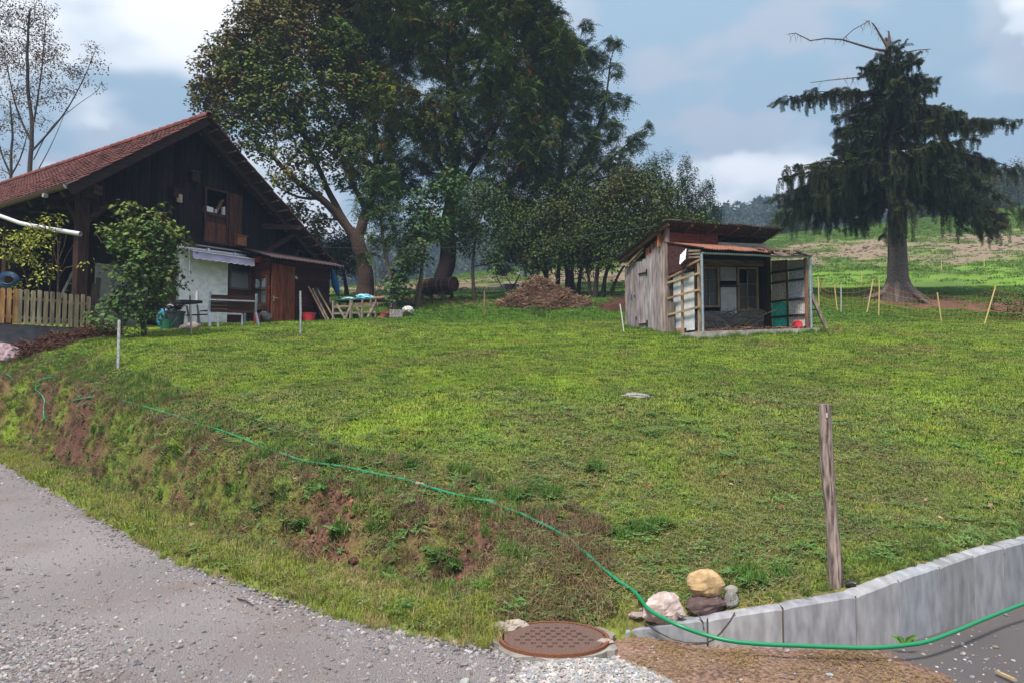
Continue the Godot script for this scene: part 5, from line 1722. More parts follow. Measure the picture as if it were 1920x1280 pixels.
func build_stakes() -> void:
	var p := on(221, 692)
	var pst := thing("metal_post", "perforated silver metal post on the left of the lawn", "post", p)
	var s := shape(Color(0.50, 0.50, 0.53))
	var hgt := at(221, 600, -p.z).y - p.y
	s.beam(p - Vector3(0, 0.1, 0), p + Vector3(-0.01, hgt, 0), 0.045, 0.03, Vector3.BACK)
	part("angle_bar", s, M.metal, pst)
	for k in 7:
		s = shape(Color(0.30, 0.30, 0.31))
		s.box(Transform3D(Basis(), p + Vector3(0, hgt * (0.12 + 0.13 * k), 0.017)), Vector3(0.014, 0.03, 0.006))
		part("slot", s, M.plain, pst)
	p = on(563, 630, 12.0)
	stake("steel_stake", "grey galvanised stake standing on the lawn before the lean-to", "stake", p, p + Vector3(-0.02, at(562, 546, -p.z).y - p.y, 0), 0.028, Color(0.38, 0.39, 0.40), M.metal)
	p = on(908, 590, 15.0)
	stake("wooden_stake", "short brown wooden stake on the lawn before the brush heap", "stake", p, p + Vector3(0.0, at(908, 546, -p.z).y - p.y, 0), 0.03, Color(0.21, 0.13, 0.10), M.wood_up)
	p = on(1170, 624, 12.0)
	stake("white_stake", "thin white plastic stake left of the hen house", "stake", p, p + Vector3(-0.09, at(1163, 570, -p.z).y - p.y, 0), 0.016, Color(0.55, 0.58, 0.55), M.rubber)
	p = on(358, 628, 12.0)
	stake("iron_stake", "thin grey stake on the grass before the white wall", "stake", p, p + Vector3(-0.04, at(356, 572, -p.z).y - p.y, 0), 0.022, Color(0.33, 0.32, 0.32), M.metal)

# ---------------------------------------------------------------- the foreground
func build_retaining_wall() -> void:
	var xs := [0.73, 1.21, 1.65, 2.09, 2.43, 2.83, 3.21, 3.55, 3.88, 4.24, 4.6, 4.94, 5.28, 5.62, 5.96, 6.3, 6.64, 6.98, 7.32, 7.66, 8.0, 8.34, 8.68, 9.02, 9.36, 9.7, 10.0]
	var w := thing("retaining_wall", "low curved grey concrete retaining wall at the lower right", "wall", Vector3(2.1, 0, -4.6))
	for i in xs.size() - 1:
		var x0: float = xs[i]
		var x1: float = xs[i + 1]
		var a := Vector3(x0, 0, -edge(x0))
		var b := Vector3(x1, 0, -edge(x1))
		var dir := (b - a).normalized()
		var back := dir.cross(Vector3.UP)
		if back.z > 0: back = -back
		a += dir * 0.006
		b -= dir * 0.006
		var t0 := lerp_table(x0, WALL_X, WALL_TOP) + rnd(-0.003, 0.003)
		var t1 := lerp_table(x1, WALL_X, WALL_TOP) + rnd(-0.003, 0.003)
		var s := shape(jit(Color(0.265, 0.27, 0.298), 0.10))
		var th := back * 0.11
		# split each panel into a grid so that the top edge can be nibbled
		var n := 10
		for k in n:
			var u0 := float(k) / n
			var u1 := float(k + 1) / n
			var p0 := a.lerp(b, u0)
			var p1 := a.lerp(b, u1)
			var y0 := lerpf(t0, t1, u0) + 0.003 * fine.get_noise_2d(p0.x * 40.0, 1.0) - (0.006 if k == 0 else 0.0)
			var y1 := lerpf(t0, t1, u1) + 0.003 * fine.get_noise_2d(p1.x * 40.0, 1.0) - (0.006 if k == n - 1 else 0.0)
			var lo := -0.12
			var ch := 0.012
			s.quad(p0 + Vector3(0, lo, 0), p1 + Vector3(0, lo, 0), p1 + Vector3(0, y1 - ch, 0), p0 + Vector3(0, y0 - ch, 0), -back)
			s.quad(p0 + Vector3(0, y0 - ch, 0), p1 + Vector3(0, y1 - ch, 0), p1 + Vector3(0, y1, 0) + back * ch, p0 + Vector3(0, y0, 0) + back * ch, Vector3.UP - back)
			s.quad(p0 + Vector3(0, y0, 0) + back * ch, p1 + Vector3(0, y1, 0) + back * ch, p1 + Vector3(0, y1, 0) + th, p0 + Vector3(0, y0, 0) + th, Vector3.UP)
			s.quad(p0 + Vector3(0, lo, 0) + th, p1 + Vector3(0, lo, 0) + th, p1 + Vector3(0, y1, 0) + th, p0 + Vector3(0, y0, 0) + th, back)
			if k == 0: s.quad(p0 + Vector3(0, lo, 0), p0 + Vector3(0, lo, 0) + th, p0 + Vector3(0, y0, 0) + th, p0 + Vector3(0, y0 - ch, 0), -dir)
			if k == n - 1: s.quad(p1 + Vector3(0, lo, 0), p1 + Vector3(0, lo, 0) + th, p1 + Vector3(0, y1, 0) + th, p1 + Vector3(0, y1 - ch, 0), dir)
		part("panel", s, M.wall_face, w)
	# dark joint filler, seen in the gaps
	var j := shape(Color(0.11, 0.09, 0.078))
	for i in range(1, xs.size() - 1):
		var x0: float = xs[i]
		j.box(Transform3D(Basis(), Vector3(x0, lerp_table(x0, WALL_X, WALL_TOP) / 2 - 0.06, -edge(x0) - 0.055)), Vector3(0.03, lerp_table(x0, WALL_X, WALL_TOP) + 0.08, 0.085))
	var jp := part("joint_filler", j, M.concrete, w)
	jp.set_meta("kind", "stuff")
	# cracks in the two low panels: dark tubes on the face paint in their shade
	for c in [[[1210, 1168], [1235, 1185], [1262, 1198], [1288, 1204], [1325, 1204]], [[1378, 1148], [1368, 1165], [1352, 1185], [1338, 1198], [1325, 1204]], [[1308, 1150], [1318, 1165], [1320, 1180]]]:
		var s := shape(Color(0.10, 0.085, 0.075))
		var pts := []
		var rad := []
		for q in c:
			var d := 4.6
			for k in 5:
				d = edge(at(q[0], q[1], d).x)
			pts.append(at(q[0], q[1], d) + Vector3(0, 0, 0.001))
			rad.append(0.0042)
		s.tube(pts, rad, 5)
		part("crack_shade", s, M.soil, w)

	# the weathered post behind it
	var f := at(1567, 1100, 4.80)
	f.y = height(f.x, 4.80)
	var top := at(1546, 757, 4.78)
	var p := thing("wooden_post", "weathered grey round wooden post standing behind the curved wall", "post", f)
	var s := shape(Color(0.235, 0.185, 0.17))
	var pts := []
	var rad := []
	for k in 15:
		var u := k / 14.0
		pts.append(f.lerp(top, lerpf(-0.05, 1.0, u)) + Vector3(0.006 * sin(u * 7), 0, 0))
		rad.append(0.0425 + 0.003 * sin(u * 11) - 0.004 * u)
	s.tube(pts, rad, 14)
	part("shaft", s, M.post_wood, p)
	# long drying split: its shade painted as a dark tube down the shaft
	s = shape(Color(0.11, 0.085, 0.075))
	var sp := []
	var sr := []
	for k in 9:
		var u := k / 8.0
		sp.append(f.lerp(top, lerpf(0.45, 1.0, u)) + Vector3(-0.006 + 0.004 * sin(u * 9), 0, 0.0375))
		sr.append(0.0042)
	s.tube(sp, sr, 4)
	part("split_shade", s, M.soil, p)
	s = shape(Color(0.5, 0.48, 0.45))
	s.box(Transform3D(Basis(), f.lerp(top, 0.94) + Vector3(-0.004, 0, 0.039)), Vector3(0.008, 0.03, 0.006))
	part("insulator_tab", s, M.plain, p)
	s = shape(Color(0.012, 0.012, 0.014))
	var kp := f + Vector3(0.055, 0.02, 0.03)
	s.tube([kp, kp + Vector3(0.03, 0.012, 0.02), kp + Vector3(0.05, 0.01, 0.03)], [0.022, 0.024, 0.014], 8)
	part("black_knob", s, M.rubber, p)

	# the stones stacked beside the drain
	var stones := [[1240, 1140, 4.87, Vector3(0.135, 0.105, 0.10), 101, Color(0.44, 0.355, 0.34), 0.22, "pale pink and white jagged stone left in the stone group"],
		[1322, 1131, 4.87, Vector3(0.132, 0.078, 0.09), 102, Color(0.125, 0.085, 0.085), 0.22, "dark reddish flat stone under the tan stone"],
		[1322, 1094, 4.87, Vector3(0.125, 0.092, 0.085), 121, Color(0.41, 0.285, 0.155), 0.13, "smooth tan stone lying on top of the dark stone"],
		[1371, 1124, 4.87, Vector3(0.052, 0.058, 0.055), 104, Color(0.21, 0.21, 0.20), 0.2, "small grey angular stone right of the dark stone"],
		[1372, 1106, 4.93, Vector3(0.048, 0.032, 0.045), 105, Color(0.24, 0.22, 0.20), 0.08, "small rounded grey stone behind the grey angular one"],
		[1278, 1150, 4.8, Vector3(0.03, 0.025, 0.03), 106, Color(0.40, 0.35, 0.34), 0.2, "smallest pale stone between the pink and the dark stone"]]
	for q in stones:
		tag(part("stone", rock(at(q[0], q[1], q[2]), q[3], q[4], q[5], q[6]), M.stone), q[7], "stone", "stones stacked behind the wall end")

func build_drain() -> void:
	var c := Vector3(0.265, 0.008, -4.80)
	var m := thing("manhole_cover", "round rusty cast iron drain grate at the foot of the bank", "drain grate", c)
	var r := 0.325
	var tilt := Basis(Vector3.RIGHT, -0.035)
	var P := func(x: float, z: float, y: float) -> Vector3: return c + tilt * Vector3(x, y, z)
	# rows of slot holes: the plate is built as bars and bridges between them
	var pitch := 0.066
	var rowp := 0.064
	var s := shape(Color(0.155, 0.095, 0.082))
	var n := 46
	var inr := r - 0.052
	var cells := []
	var step := 0.0055
	# quads of a fine grid, holes left out
	var i := -r
	var hole := func(x: float, z: float) -> bool:
		if Vector2(x, z).length() > inr - 0.012: return false
		var ro := int(floor((z + 1.0) / rowp))
		var zz := (z + 1.0) - (ro + 0.5) * rowp
		var xx := fposmod(x + (pitch / 2 if ro % 2 else 0.0), pitch) - pitch / 2
		var cx := x - xx
		var cz := z - zz
		if Vector2(cx, cz).length() > inr - 0.035: return false
		return absf(xx) < 0.02 and absf(zz) < 0.018
	while i < r:
		var k := -r
		while k < r:
			var mx := i + step
			var mz := k + step
			if Vector2(mx, mz).length() < r - 0.006 and not hole.call(mx, mz):
				s.quad(P.call(i, k, 0), P.call(i + step * 2, k, 0), P.call(i + step * 2, k + step * 2, 0), P.call(i, k + step * 2, 0), Vector3.UP)
				for q in [[step * 2, 0, i + step * 2, k, i + step * 2, k + step * 2], [-step * 2, 0, i, k, i, k + step * 2], [0, step * 2, i, k + step * 2, i + step * 2, k + step * 2], [0, -step * 2, i, k, i + step * 2, k]]:
					if hole.call(mx + q[0], mz + q[1]):
						s.quad(P.call(q[2], q[3], 0), P.call(q[4], q[5], 0), P.call(q[4], q[5], -0.03), P.call(q[2], q[3], -0.03), Vector3(q[0], 0, q[1]))
			k += step * 2
		i += step * 2
	part("grate", s, M.cast_iron, m)
	var ring := func(r0: float, r1: float, y0: float, y1: float, col: Color, seed_: float, wob: float) -> Shape:
		var sh := shape(col)
		for k in 72:
			var g0 := TAU * k / 72.0
			var g1 := TAU * (k + 1) / 72.0
			var w0 := 1.0 + wob * coarse.get_noise_2d(cos(g0) * 6 + seed_, sin(g0) * 6)
			var w1 := 1.0 + wob * coarse.get_noise_2d(cos(g1) * 6 + seed_, sin(g1) * 6)
			var A: Vector3 = P.call(cos(g0) * r0, sin(g0) * r0, y1)
			var B: Vector3 = P.call(cos(g1) * r0, sin(g1) * r0, y1)
			var D: Vector3 = P.call(cos(g1) * r1 * w1, sin(g1) * r1 * w1, y1)
			var E: Vector3 = P.call(cos(g0) * r1 * w0, sin(g0) * r1 * w0, y1)
			var dn := Vector3(0, y0 - y1, 0)
			sh.quad(A, B, D, E, Vector3.UP)
			sh.quad(D, E, E + dn, D + dn, Vector3(cos(g0), 0, sin(g0)))
			sh.quad(A, B, B + dn, A + dn, Vector3(-cos(g0), 0, -sin(g0)))
		return sh
	part("frame", ring.call(r + 0.003, r + 0.026, -0.05, 0.004, Color(0.20, 0.085, 0.05), 0.0, 0.0), M.cast_iron, m)
	part("collar", ring.call(r + 0.027, r + 0.055, -0.08, -0.016, Color(0.24, 0.22, 0.20), 3.0, 0.25), M.concrete, m)
	var pit := shape(Color(0.22, 0.20, 0.185))
	pit.tube([P.call(0, 0, -0.035), P.call(0, 0, -1.0)], [r - 0.008, r - 0.008], 24, false)
	part("shaft", pit, M.concrete, m)
	# broken concrete lumps round the frame
	for q in [[940, 1163, 4.98, 0.10, 0.035], [968, 1158, 5.06, 0.08, 0.03], [1135, 1196, 4.72, 0.05, 0.02], [1195, 1172, 4.93, 0.06, 0.022], [1220, 1168, 4.97, 0.07, 0.02]]:
		tag(part("concrete_lump", rock(Vector3(at(q[0], q[1], q[2]).x, maxf(0.0, height(at(q[0], q[1], q[2]).x, q[2])) + 0.006, -q[2]), Vector3(q[3], q[4], q[3] * 0.6), int(q[0]), Color(0.33, 0.28, 0.25), 0.3), M.concrete), "broken pale concrete lump at the drain, %s" % {940: "left behind the grate", 968: "behind the grate", 1135: "at its right rim", 1195: "by the wall tip", 1220: "on the wall tip"}[q[0]], "concrete lump", "concrete lumps round the drain")

func build_hose() -> void:
	# green garden hose along the edge of the bank and in front of the wall
	var along := [[228, 756], [262, 765], [300, 776], [335, 787], [370, 801], [410, 812], [450, 827], [495, 846], [540, 862], [575, 873], [620, 879], [660, 886], [705, 896], [760, 908], [785, 916], [815, 925], [850, 935], [890, 944], [918, 950]]
	var two := [[915, 949], [940, 959], [975, 972], [1010, 989], [1040, 1004], [1070, 1023], [1100, 1049], [1130, 1076], [1160, 1101], [1190, 1122]]
	var pts := []
	for q in along + two:
		pts.append(on(q[0], q[1]) + Vector3(0, 0.045, 0))
	for q in [[1215, 1140, 4.78], [1240, 1156, 4.66], [1275, 1173, 4.56], [1320, 1189, 4.52], [1370, 1201, 4.47], [1430, 1207, 4.44], [1500, 1210, 4.42], [1580, 1213, 4.40], [1640, 1214, 4.39], [1700, 1209, 4.43], [1740, 1202, 4.48], [1790, 1184, 4.62], [1840, 1163, 4.82], [1880, 1147, 5.0], [1925, 1130, 5.16], [2000, 1105, 5.4]]:
		var p := at(q[0], q[1], q[2])
		if q[0] > 1300: p.y = maxf(0.012, p.y)
		pts.append(p)
	var cv := Curve3D.new()
	for k in pts.size():
		var t: Vector3 = (pts[mini(k + 1, pts.size() - 1)] - pts[maxi(k - 1, 0)]) / 6.0
		cv.add_point(pts[k], -t, t)
	cv.bake_interval = 0.03
	var bk := cv.get_baked_points()
	var run := []
	var rad := []
	for k in bk.size():
		run.append(bk[k])
		rad.append(0.0125)
	var h := thing("garden_hose", "long green garden hose running down the bank and along the wall", "hose", ground(pts[0]))
	var s := shape(Color(0.005, 0.20, 0.085))
	s.tube(run, rad, 9)
	part("tube", s, M.rubber, h)
	# joints: a brass clip half way, a dark band
	for q in [[787, 916, Color(0.50, 0.42, 0.30)], [918, 949, Color(0.10, 0.30, 0.16)]]:
		var p := on(q[0], q[1]) + Vector3(0, 0.045, 0)
		s = shape(q[2])
		s.tube([p + Vector3(-0.04, 0.008, 0.012), p + Vector3(0.04, -0.008, -0.012)], [0.019, 0.019], 9)
		part("coupling", s, M.metal, h)
	# loose ends further left
	var loops := [[[135, 757], [150, 753], [165, 751], [180, 749]], [[100, 712], [80, 714], [67, 724], [66, 736], [78, 746], [83, 757], [81, 770], [81, 784], [86, 792], [92, 794]], [[2, 702], [14, 708], [26, 718]]]
	var names := ["short straight end of green hose on the bank crest", "looped green hose hanging over the bank at the left", "green hose end at the left picture edge"]
	for k in 3:
		var lp := []
		var lr := []
		for q in loops[k]:
			lp.append(on(q[0], q[1]) + Vector3(0, 0.055, 0))
			lr.append(0.0135)
		s = shape(Color(0.010, 0.24, 0.115))
		s.tube(lp, lr, 8)
		tag(part("hose_piece", s, M.rubber), names[k], "hose", "loose hose pieces on the left bank")

func build_net_fence() -> void:
	# electric sheep netting below the spruce
	var ps := [[1536, 512, 566, 27.0, 0], [1570, 520, 566, 26.2, -4], [1626, 517, 578, 25.6, 13], [1648, 517, 581, 25.0, 3], [1766, 548, 602, 23.0, -6], [1847, 548, 618, 21.4, 23], [1990, 575, 650, 19.5, 4]]
	var n := thing("sheep_netting", "orange electric sheep netting strung below the spruce", "netting", foot(1640, 25.3))
	var feet := []
	var tops := []
	for q in ps:
		var f := at(q[0], q[2], q[3])
		f.y = height(f.x, q[3])
		var t := f + Vector3(q[4] * q[3] / LENS, (q[2] - q[1]) * q[3] / LENS, 0)
		feet.append(f)
		tops.append(t)
		var s := shape(Color(0.52, 0.38, 0.15))
		s.tube([f - Vector3(0, 0.1, 0), f, t], [0.021, 0.021, 0.02], 7)
		var po := part("net_post", s, M.rubber, n)
		s = shape(Color(0.58, 0.43, 0.16))
		s.tube([t, t + Vector3(0, 0.05, 0)], [0.027, 0.016], 7)
		part("post_top", s, M.rubber, po)
	var lv := [0.08, 0.22, 0.38, 0.56, 0.76, 0.95]
	for k in lv.size():
		var s := shape(Color(0.46, 0.17, 0.05) if k % 2 else Color(0.50, 0.30, 0.08))
		for i in feet.size() - 1:
			if i == 1 or i == 2: pass
			var p := []
			var r := []
			for j in 9:
				var u := j / 8.0
				var a: Vector3 = feet[i].lerp(tops[i], lv[k])
				var b: Vector3 = feet[i + 1].lerp(tops[i + 1], lv[k])
				p.append(a.lerp(b, u) - Vector3(0, 0.12 * lv[k] * sin(PI * u), 0))
				r.append(0.0045)
			s.tube(p, r, 3, false)
		part("net_strand", s, M.straw, n)
	var vs := shape(Color(0.42, 0.17, 0.06))
	for i in feet.size() - 1:
		var c := int((feet[i + 1] - feet[i]).length() / 0.16)
		for j in range(1, c):
			var u := float(j) / c
			var sag := 0.12 * sin(PI * u)
			var a: Vector3 = feet[i].lerp(feet[i + 1], u)
			var b: Vector3 = tops[i].lerp(tops[i + 1], u)
			vs.tube([a.lerp(b, 0.08), a.lerp(b, 0.95) - Vector3(0, sag * 0.95, 0)], [0.0032, 0.0032], 3, false)
	part("net_mesh", vs, M.straw, n).set_meta("kind", "stuff")
	p_post(1579, 520, 567, 25.9, Color(0.36, 0.37, 0.38), "grey steel post beside the leaning yellow net post")
	# single posts of the far paddock fence
	var tx := ["leftmost far yellow fence post, left of the spruce", "far yellow fence post between hen house and spruce", "far yellow fence post just right of the spruce trunk", "far yellow fence post under the spruce's right branches"]
	var i := 0
	for q in [[1541, 512, 525, 31.0], [1619, 500, 514, 36.0], [1770, 481, 498, 40.0], [1851, 475, 489, 42.0]]:
		p_post(q[0], q[1], q[2], q[3], Color(0.52, 0.42, 0.16), tx[i])
		i += 1
	# slack wire from the barn over to the hen house
	var a := bp(7.6, 6.2, 0.7)
	var b := hp(-0.1, 5.5, 1.3)
	var wp := []
	var wr := []
	for k in 25:
		var u := k / 24.0
		wp.append(a.lerp(b, u) - Vector3(0, 0.25 * sin(PI * u), 0))
		wr.append(0.006)
	var ws := shape(Color(0.05, 0.05, 0.05))
	ws.tube(wp, wr, 4)
	tag(part("overhead_wire", ws, M.rubber), "thin dark wire strung from the barn to the hen house", "wire")

func p_post(px: float, y0: float, y1: float, d: float, c: Color, label: String) -> void:
	var f := foot(px, d)
	stake("fence_post", label, "post", f, f + Vector3(0.02, maxf(0.5, (y1 - y0) * d / LENS + 0.1), 0), 0.022, c, M.rubber, "single fence posts on the slope")

# ---------------------------------------------------------------- trees
func leaf(s: Shape, p: Vector3, dir: Vector3, nrm: Vector3, l: float, w: float, fold := 0.25) -> void:
	# pointed oval blade of four faces, folded along its midrib
	var d := dir.normalized()
	var side := d.cross(nrm).normalized() * w * 0.5
	var up := side.cross(d).normalized()
	var m := p + d * l * 0.45 - up * w * fold * 0.3
	var tip := p + d * l - up * l * 0.08
	var a := p + d * l * 0.4 + side + up * w * fold * 0.5
	var b := p + d * l * 0.4 - side + up * w * fold * 0.5
	s.flat(p, a, m, nrm); s.flat(a, tip, m, nrm)
	s.flat(p, m, b, nrm); s.flat(m, tip, b, nrm)

func palm_leaf(s: Shape, p: Vector3, dir: Vector3, nrm: Vector3, l: float) -> void:
	# lobed maple leaf
	var d := dir.normalized()
	var side := d.cross(nrm).normalized()
	var c := p + d * l * 0.35
	var tips := [p + side * l * 0.30 + d * l * 0.08, p + side * l * 0.22 + d * l * 0.26, c + side * l * 0.52 + d * l * 0.10, c + side * l * 0.20 + d * l * 0.22, c + d * l * 0.65 - nrm * l * 0.08, c - side * l * 0.20 + d * l * 0.22, c - side * l * 0.52 + d * l * 0.10, p - side * l * 0.22 + d * l * 0.26, p - side * l * 0.30 + d * l * 0.08]
	for k in tips.size() - 1:
		s.flat(p + d * l * 0.12 + nrm * l * 0.03, tips[k], tips[k + 1], nrm)

func cluster(kind: String, seed_: int) -> ArrayMesh:
	var r := RandomNumberGenerator.new()
	r.seed = seed_
	var s := shape(Color.WHITE)
	match kind:
		"broad":        # spray of ovate leaves
			for k in 18:
				var p := Vector3(r.randf_range(-1, 1), r.randf_range(-0.7, 0.7), r.randf_range(-1, 1)) * 0.26
				var d := (p.normalized() + Vector3(r.randf_range(-1, 1), r.randf_range(-1.0, 0.2), r.randf_range(-1, 1))).normalized()
				var g := r.randf_range(0.7, 1.3)
				s.col = Color(g, g * r.randf_range(0.92, 1.08), g)
				leaf(s, p, d, (Vector3.UP + Vector3(r.randf_range(-1, 1), 0, r.randf_range(-1, 1)) * 0.8).normalized(), r.randf_range(0.09, 0.14), r.randf_range(0.06, 0.085))
		"maple":
			for k in 14:
				var p := Vector3(r.randf_range(-1, 1), r.randf_range(-0.6, 0.6), r.randf_range(-1, 1)) * 0.24
				var d := (Vector3(p.x, 0, p.z).normalized() + Vector3(r.randf_range(-0.6, 0.6), r.randf_range(-0.9, 0.0), r.randf_range(-0.6, 0.6))).normalized()
				var g := r.randf_range(0.7, 1.3)
				s.col = Color(g, g * r.randf_range(0.92, 1.08), g)
				palm_leaf(s, p, d, (Vector3.UP + Vector3(r.randf_range(-1, 1), 0, r.randf_range(-1, 1)) * 0.6).normalized(), r.randf_range(0.11, 0.16))
		"ash":          # feathered leaves, drooping
			for k in 5:
				var p := Vector3(r.randf_range(-1, 1), r.randf_range(-0.6, 0.6), r.randf_range(-1, 1)) * 0.15
				var d := Vector3(r.randf_range(-1, 1), r.randf_range(-0.5, 0.3), r.randf_range(-1, 1)).normalized()
				var g := r.randf_range(0.7, 1.3)
				s.col = Color(g, g * r.randf_range(0.92, 1.08), g)
				for j in 6:
					var q := p + d * 0.05 * j + Vector3(0, -0.006 * j * j, 0)
					var sd := d.cross(Vector3.UP).normalized()
					if j == 5:
						leaf(s, q, d + Vector3(0, -0.4, 0), Vector3.UP, 0.1, 0.035)
					else:
						for e in [-1, 1]:
							leaf(s, q, sd * e + d * 0.5 + Vector3(0, -0.35, 0), (Vector3.UP + d * 0.3).normalized(), 0.095, 0.034)
		"fine":         # small leaves on a thin upright shoot
			for k in 16:
				var u := k / 16.0
				var p := Vector3(r.randf_range(-0.04, 0.04), -0.25 + 0.6 * u, r.randf_range(-0.04, 0.04)) + Vector3(r.randf_range(-1, 1), 0, r.randf_range(-1, 1)) * 0.1
				var g := r.randf_range(0.7, 1.3)
				s.col = Color(g, g, g)
				leaf(s, p, Vector3(r.randf_range(-1, 1), r.randf_range(-0.3, 0.8), r.randf_range(-1, 1)), Vector3(r.randf_range(-0.5, 0.5), 1, r.randf_range(-0.5, 0.5)).normalized(), 0.09, 0.045)
		"keys":         # hanging bunch of dry ash seeds
			for k in 14:
				var g := r.randf_range(0.7, 1.3)
				s.col = Color(g, g, g)
				leaf(s, Vector3(r.randf_range(-0.05, 0.05), r.randf_range(-0.12, 0.1), r.randf_range(-0.05, 0.05)), Vector3(r.randf_range(-0.3, 0.3), -1, r.randf_range(-0.3, 0.3)), Vector3(r.randf_range(-1, 1), 0.2, r.randf_range(-1, 1)).normalized(), 0.09, 0.03)
	return s.mesh()

var clusters := {}
func leaf_mesh(kind: String, k: int) -> ArrayMesh:
	var key := "%s%d" % [kind, k]
	if not clusters.has(key):
		clusters[key] = cluster(kind, 50 + k * 7 + kind.length())
	return clusters[key]

# stems: Array of [[points], r0, r1]; blobs: Array of [px, py, d, radius, tone]
func tree(called: String, label: String, category: String, stems: Array, blobs: Array, kind: String, tones: Array, dens: float, bark: Color, opt := {}) -> Node3D:
	var t := thing(called, label, category, stems[0][0][0], opt.get("group", ""))
	var tr := shape(bark)
	var nodes := []          # [position, radius]
	for st in stems:
		var cv := Curve3D.new()
		for k in st[0].size():
			var tg: Vector3 = (st[0][mini(k + 1, st[0].size() - 1)] - st[0][maxi(k - 1, 0)]) / 5.0
			cv.add_point(st[0][k], -tg, tg)
		cv.bake_interval = 0.35
		var bk := cv.get_baked_points()
		var ps := []
		var rs := []
		for k in bk.size():
			var u := k / float(bk.size() - 1)
			var rr: float = lerpf(st[1], st[2], pow(u, 0.8))
			var up := bk[k].y - bk[0].y
			if up < 0.9 and st.size() > 3: rr *= 1.0 + 0.45 * pow(1.0 - up / 0.9, 2.0)
			var wob := Vector3(fine.get_noise_2d(bk[k].y * 2.0, bk[k].x), 0, fine.get_noise_2d(bk[k].x, bk[k].y * 2.0)) * rr * 0.6
			ps.append(bk[k] + (wob if k > 0 else Vector3.ZERO))
			rs.append(rr)
			nodes.append([ps[k], rr])
		tr.tube(ps, rs, 10 if st[1] > 0.1 else 6)
	var root: Vector3 = stems[0][0][0]
	var bl := []
	for b in blobs:
		bl.append([at(b[0], b[1], b[2]), b[3], b[4] if b.size() > 4 else 0])
	bl.sort_custom(func(a, b): return a[0].distance_to(root) < b[0].distance_to(root))
	var xf := [[], []]
	var cs := [[], []]
	var keys_xf := []
	var keys_c := []
	var spread: float = opt.get("spread", 1.0)
	var size: float = opt.get("size", 1.0)
	for b in bl:
		var c: Vector3 = b[0]
		var best := 0
		var cost := 1e9
		for i in nodes.size():
			var np: Vector3 = nodes[i][0]
			var q := np.distance_to(c) + 1.2 * maxf(0.0, np.y - c.y + 0.2) - 2.5 * minf(nodes[i][1], 0.12)
			if q < cost:
				cost = q
				best = i
		var a: Vector3 = nodes[best][0]
		var dist := a.distance_to(c)
		if dist > 0.2:
			var r0: float = minf(nodes[best][1] * 0.7, 0.016 + 0.018 * dist)
			var n := int(clampf(dist / 0.4, 2, 10))
			var ps := []
			var rs := []
			var bow := Vector3(rnd(-0.15, 0.15), rnd(-0.05, 0.2), rnd(-0.15, 0.15)) * dist
			for k in n + 1:
				var u := float(k) / n
				var p := a.lerp(c, u) + bow * sin(PI * u)
				ps.append(p)
				rs.append(lerpf(r0, maxf(0.012, r0 * 0.4), u))
				if k > 0: nodes.append([p, rs[k]])
			tr.tube(ps, rs, 5, false)
		var rad: float = b[1]
		var tw := int(5 + rad * 4)
		for k in tw:
			var d := Vector3(rnd(-1, 1), rnd(-0.6, 1), rnd(-1, 1)).normalized()
			var e := c + d * rad * rnd(0.6, 1.0)
			var m := c.lerp(e, 0.5) + Vector3(rnd(-0.1, 0.1), rnd(-0.02, 0.15), rnd(-0.1, 0.1)) * rad
			tr.tube([c, m, e], [0.014 * (0.6 + rad * 0.4), 0.009, 0.004], 4, false)
		var count := int(dens * pow(rad, 2.2) * 34.0)
		var tone: Color = tones[b[2] % tones.size()]
		for k in count:
			var d := Vector3(rnd(-1, 1), rnd(-1, 1), rnd(-1, 1))
			while d.length() > 1.0 or d.length() < 0.05:
				d = Vector3(rnd(-1, 1), rnd(-1, 1), rnd(-1, 1))
			d = d.normalized() * pow(d.length(), 0.55)
			# clumpy outline
			var lump := 0.82 + 0.45 * coarse.get_noise_3d(c.x * 3 + d.x * 5.0, c.y * 3 + d.y * 5.0, d.z * 5.0)
			var p := c + d * rad * lump * spread
			p.y -= rad * 0.08
			var bas := Basis(Vector3.UP, rnd(0, TAU)).rotated(Vector3(rnd(-1, 1), 0, rnd(-1, 1)).normalized(), rnd(0, 0.6))
			var v := rng.randi() % 2
			xf[v].append(Transform3D(bas.scaled_local(Vector3.ONE * rnd(0.75, 1.25) * size), p))
			var col := jit(tone, 0.28)
			if rng.randf() < opt.get("turned", 0.0):
				col = jit(opt.get("turned_tone", Color(0.11, 0.05, 0.02)), 0.35)
			cs[v].append(col)
		if opt.has("keys"):
			for k in int(opt.keys * rad):
				var d := Vector3(rnd(-1, 1), rnd(-0.9, 0.7), rnd(-1, 1)).normalized()
				keys_xf.append(Transform3D(Basis(Vector3.UP, rnd(0, TAU)).scaled_local(Vector3.ONE * rnd(1.0, 1.8)), c + d * rad * rnd(0.8, 1.0)))
				keys_c.append(jit(Color(0.13, 0.058, 0.022), 0.4))
	part("trunk", tr, M.bark, t)
	for v in 2:
		if xf[v].size():
			var o := scatter("crown", leaf_mesh(kind, v), M.leaf, xf[v], cs[v], t)
			o.position = -t.position
			o.set_meta("kind", "stuff")
	if keys_xf.size():
		var o := scatter("seed_bunches", leaf_mesh("keys", 0), M.leaf, keys_xf, keys_c, t)
		o.position = -t.position
		o.set_meta("kind", "stuff")
	return t

func ats(list: Array, d: float) -> Array:
	var out := []
	for q in list:
		out.append(at(q[0], q[1], d + (q[2] if q.size() > 2 else 0.0)))
	return out

func rooted(list: Array, d: float) -> Array:
	# the first point goes a little into the ground
	var out := ats(list, d)
	var g := ground(out[0])
	out[0] = Vector3(g.x, g.y - 0.15, g.z)
	return out

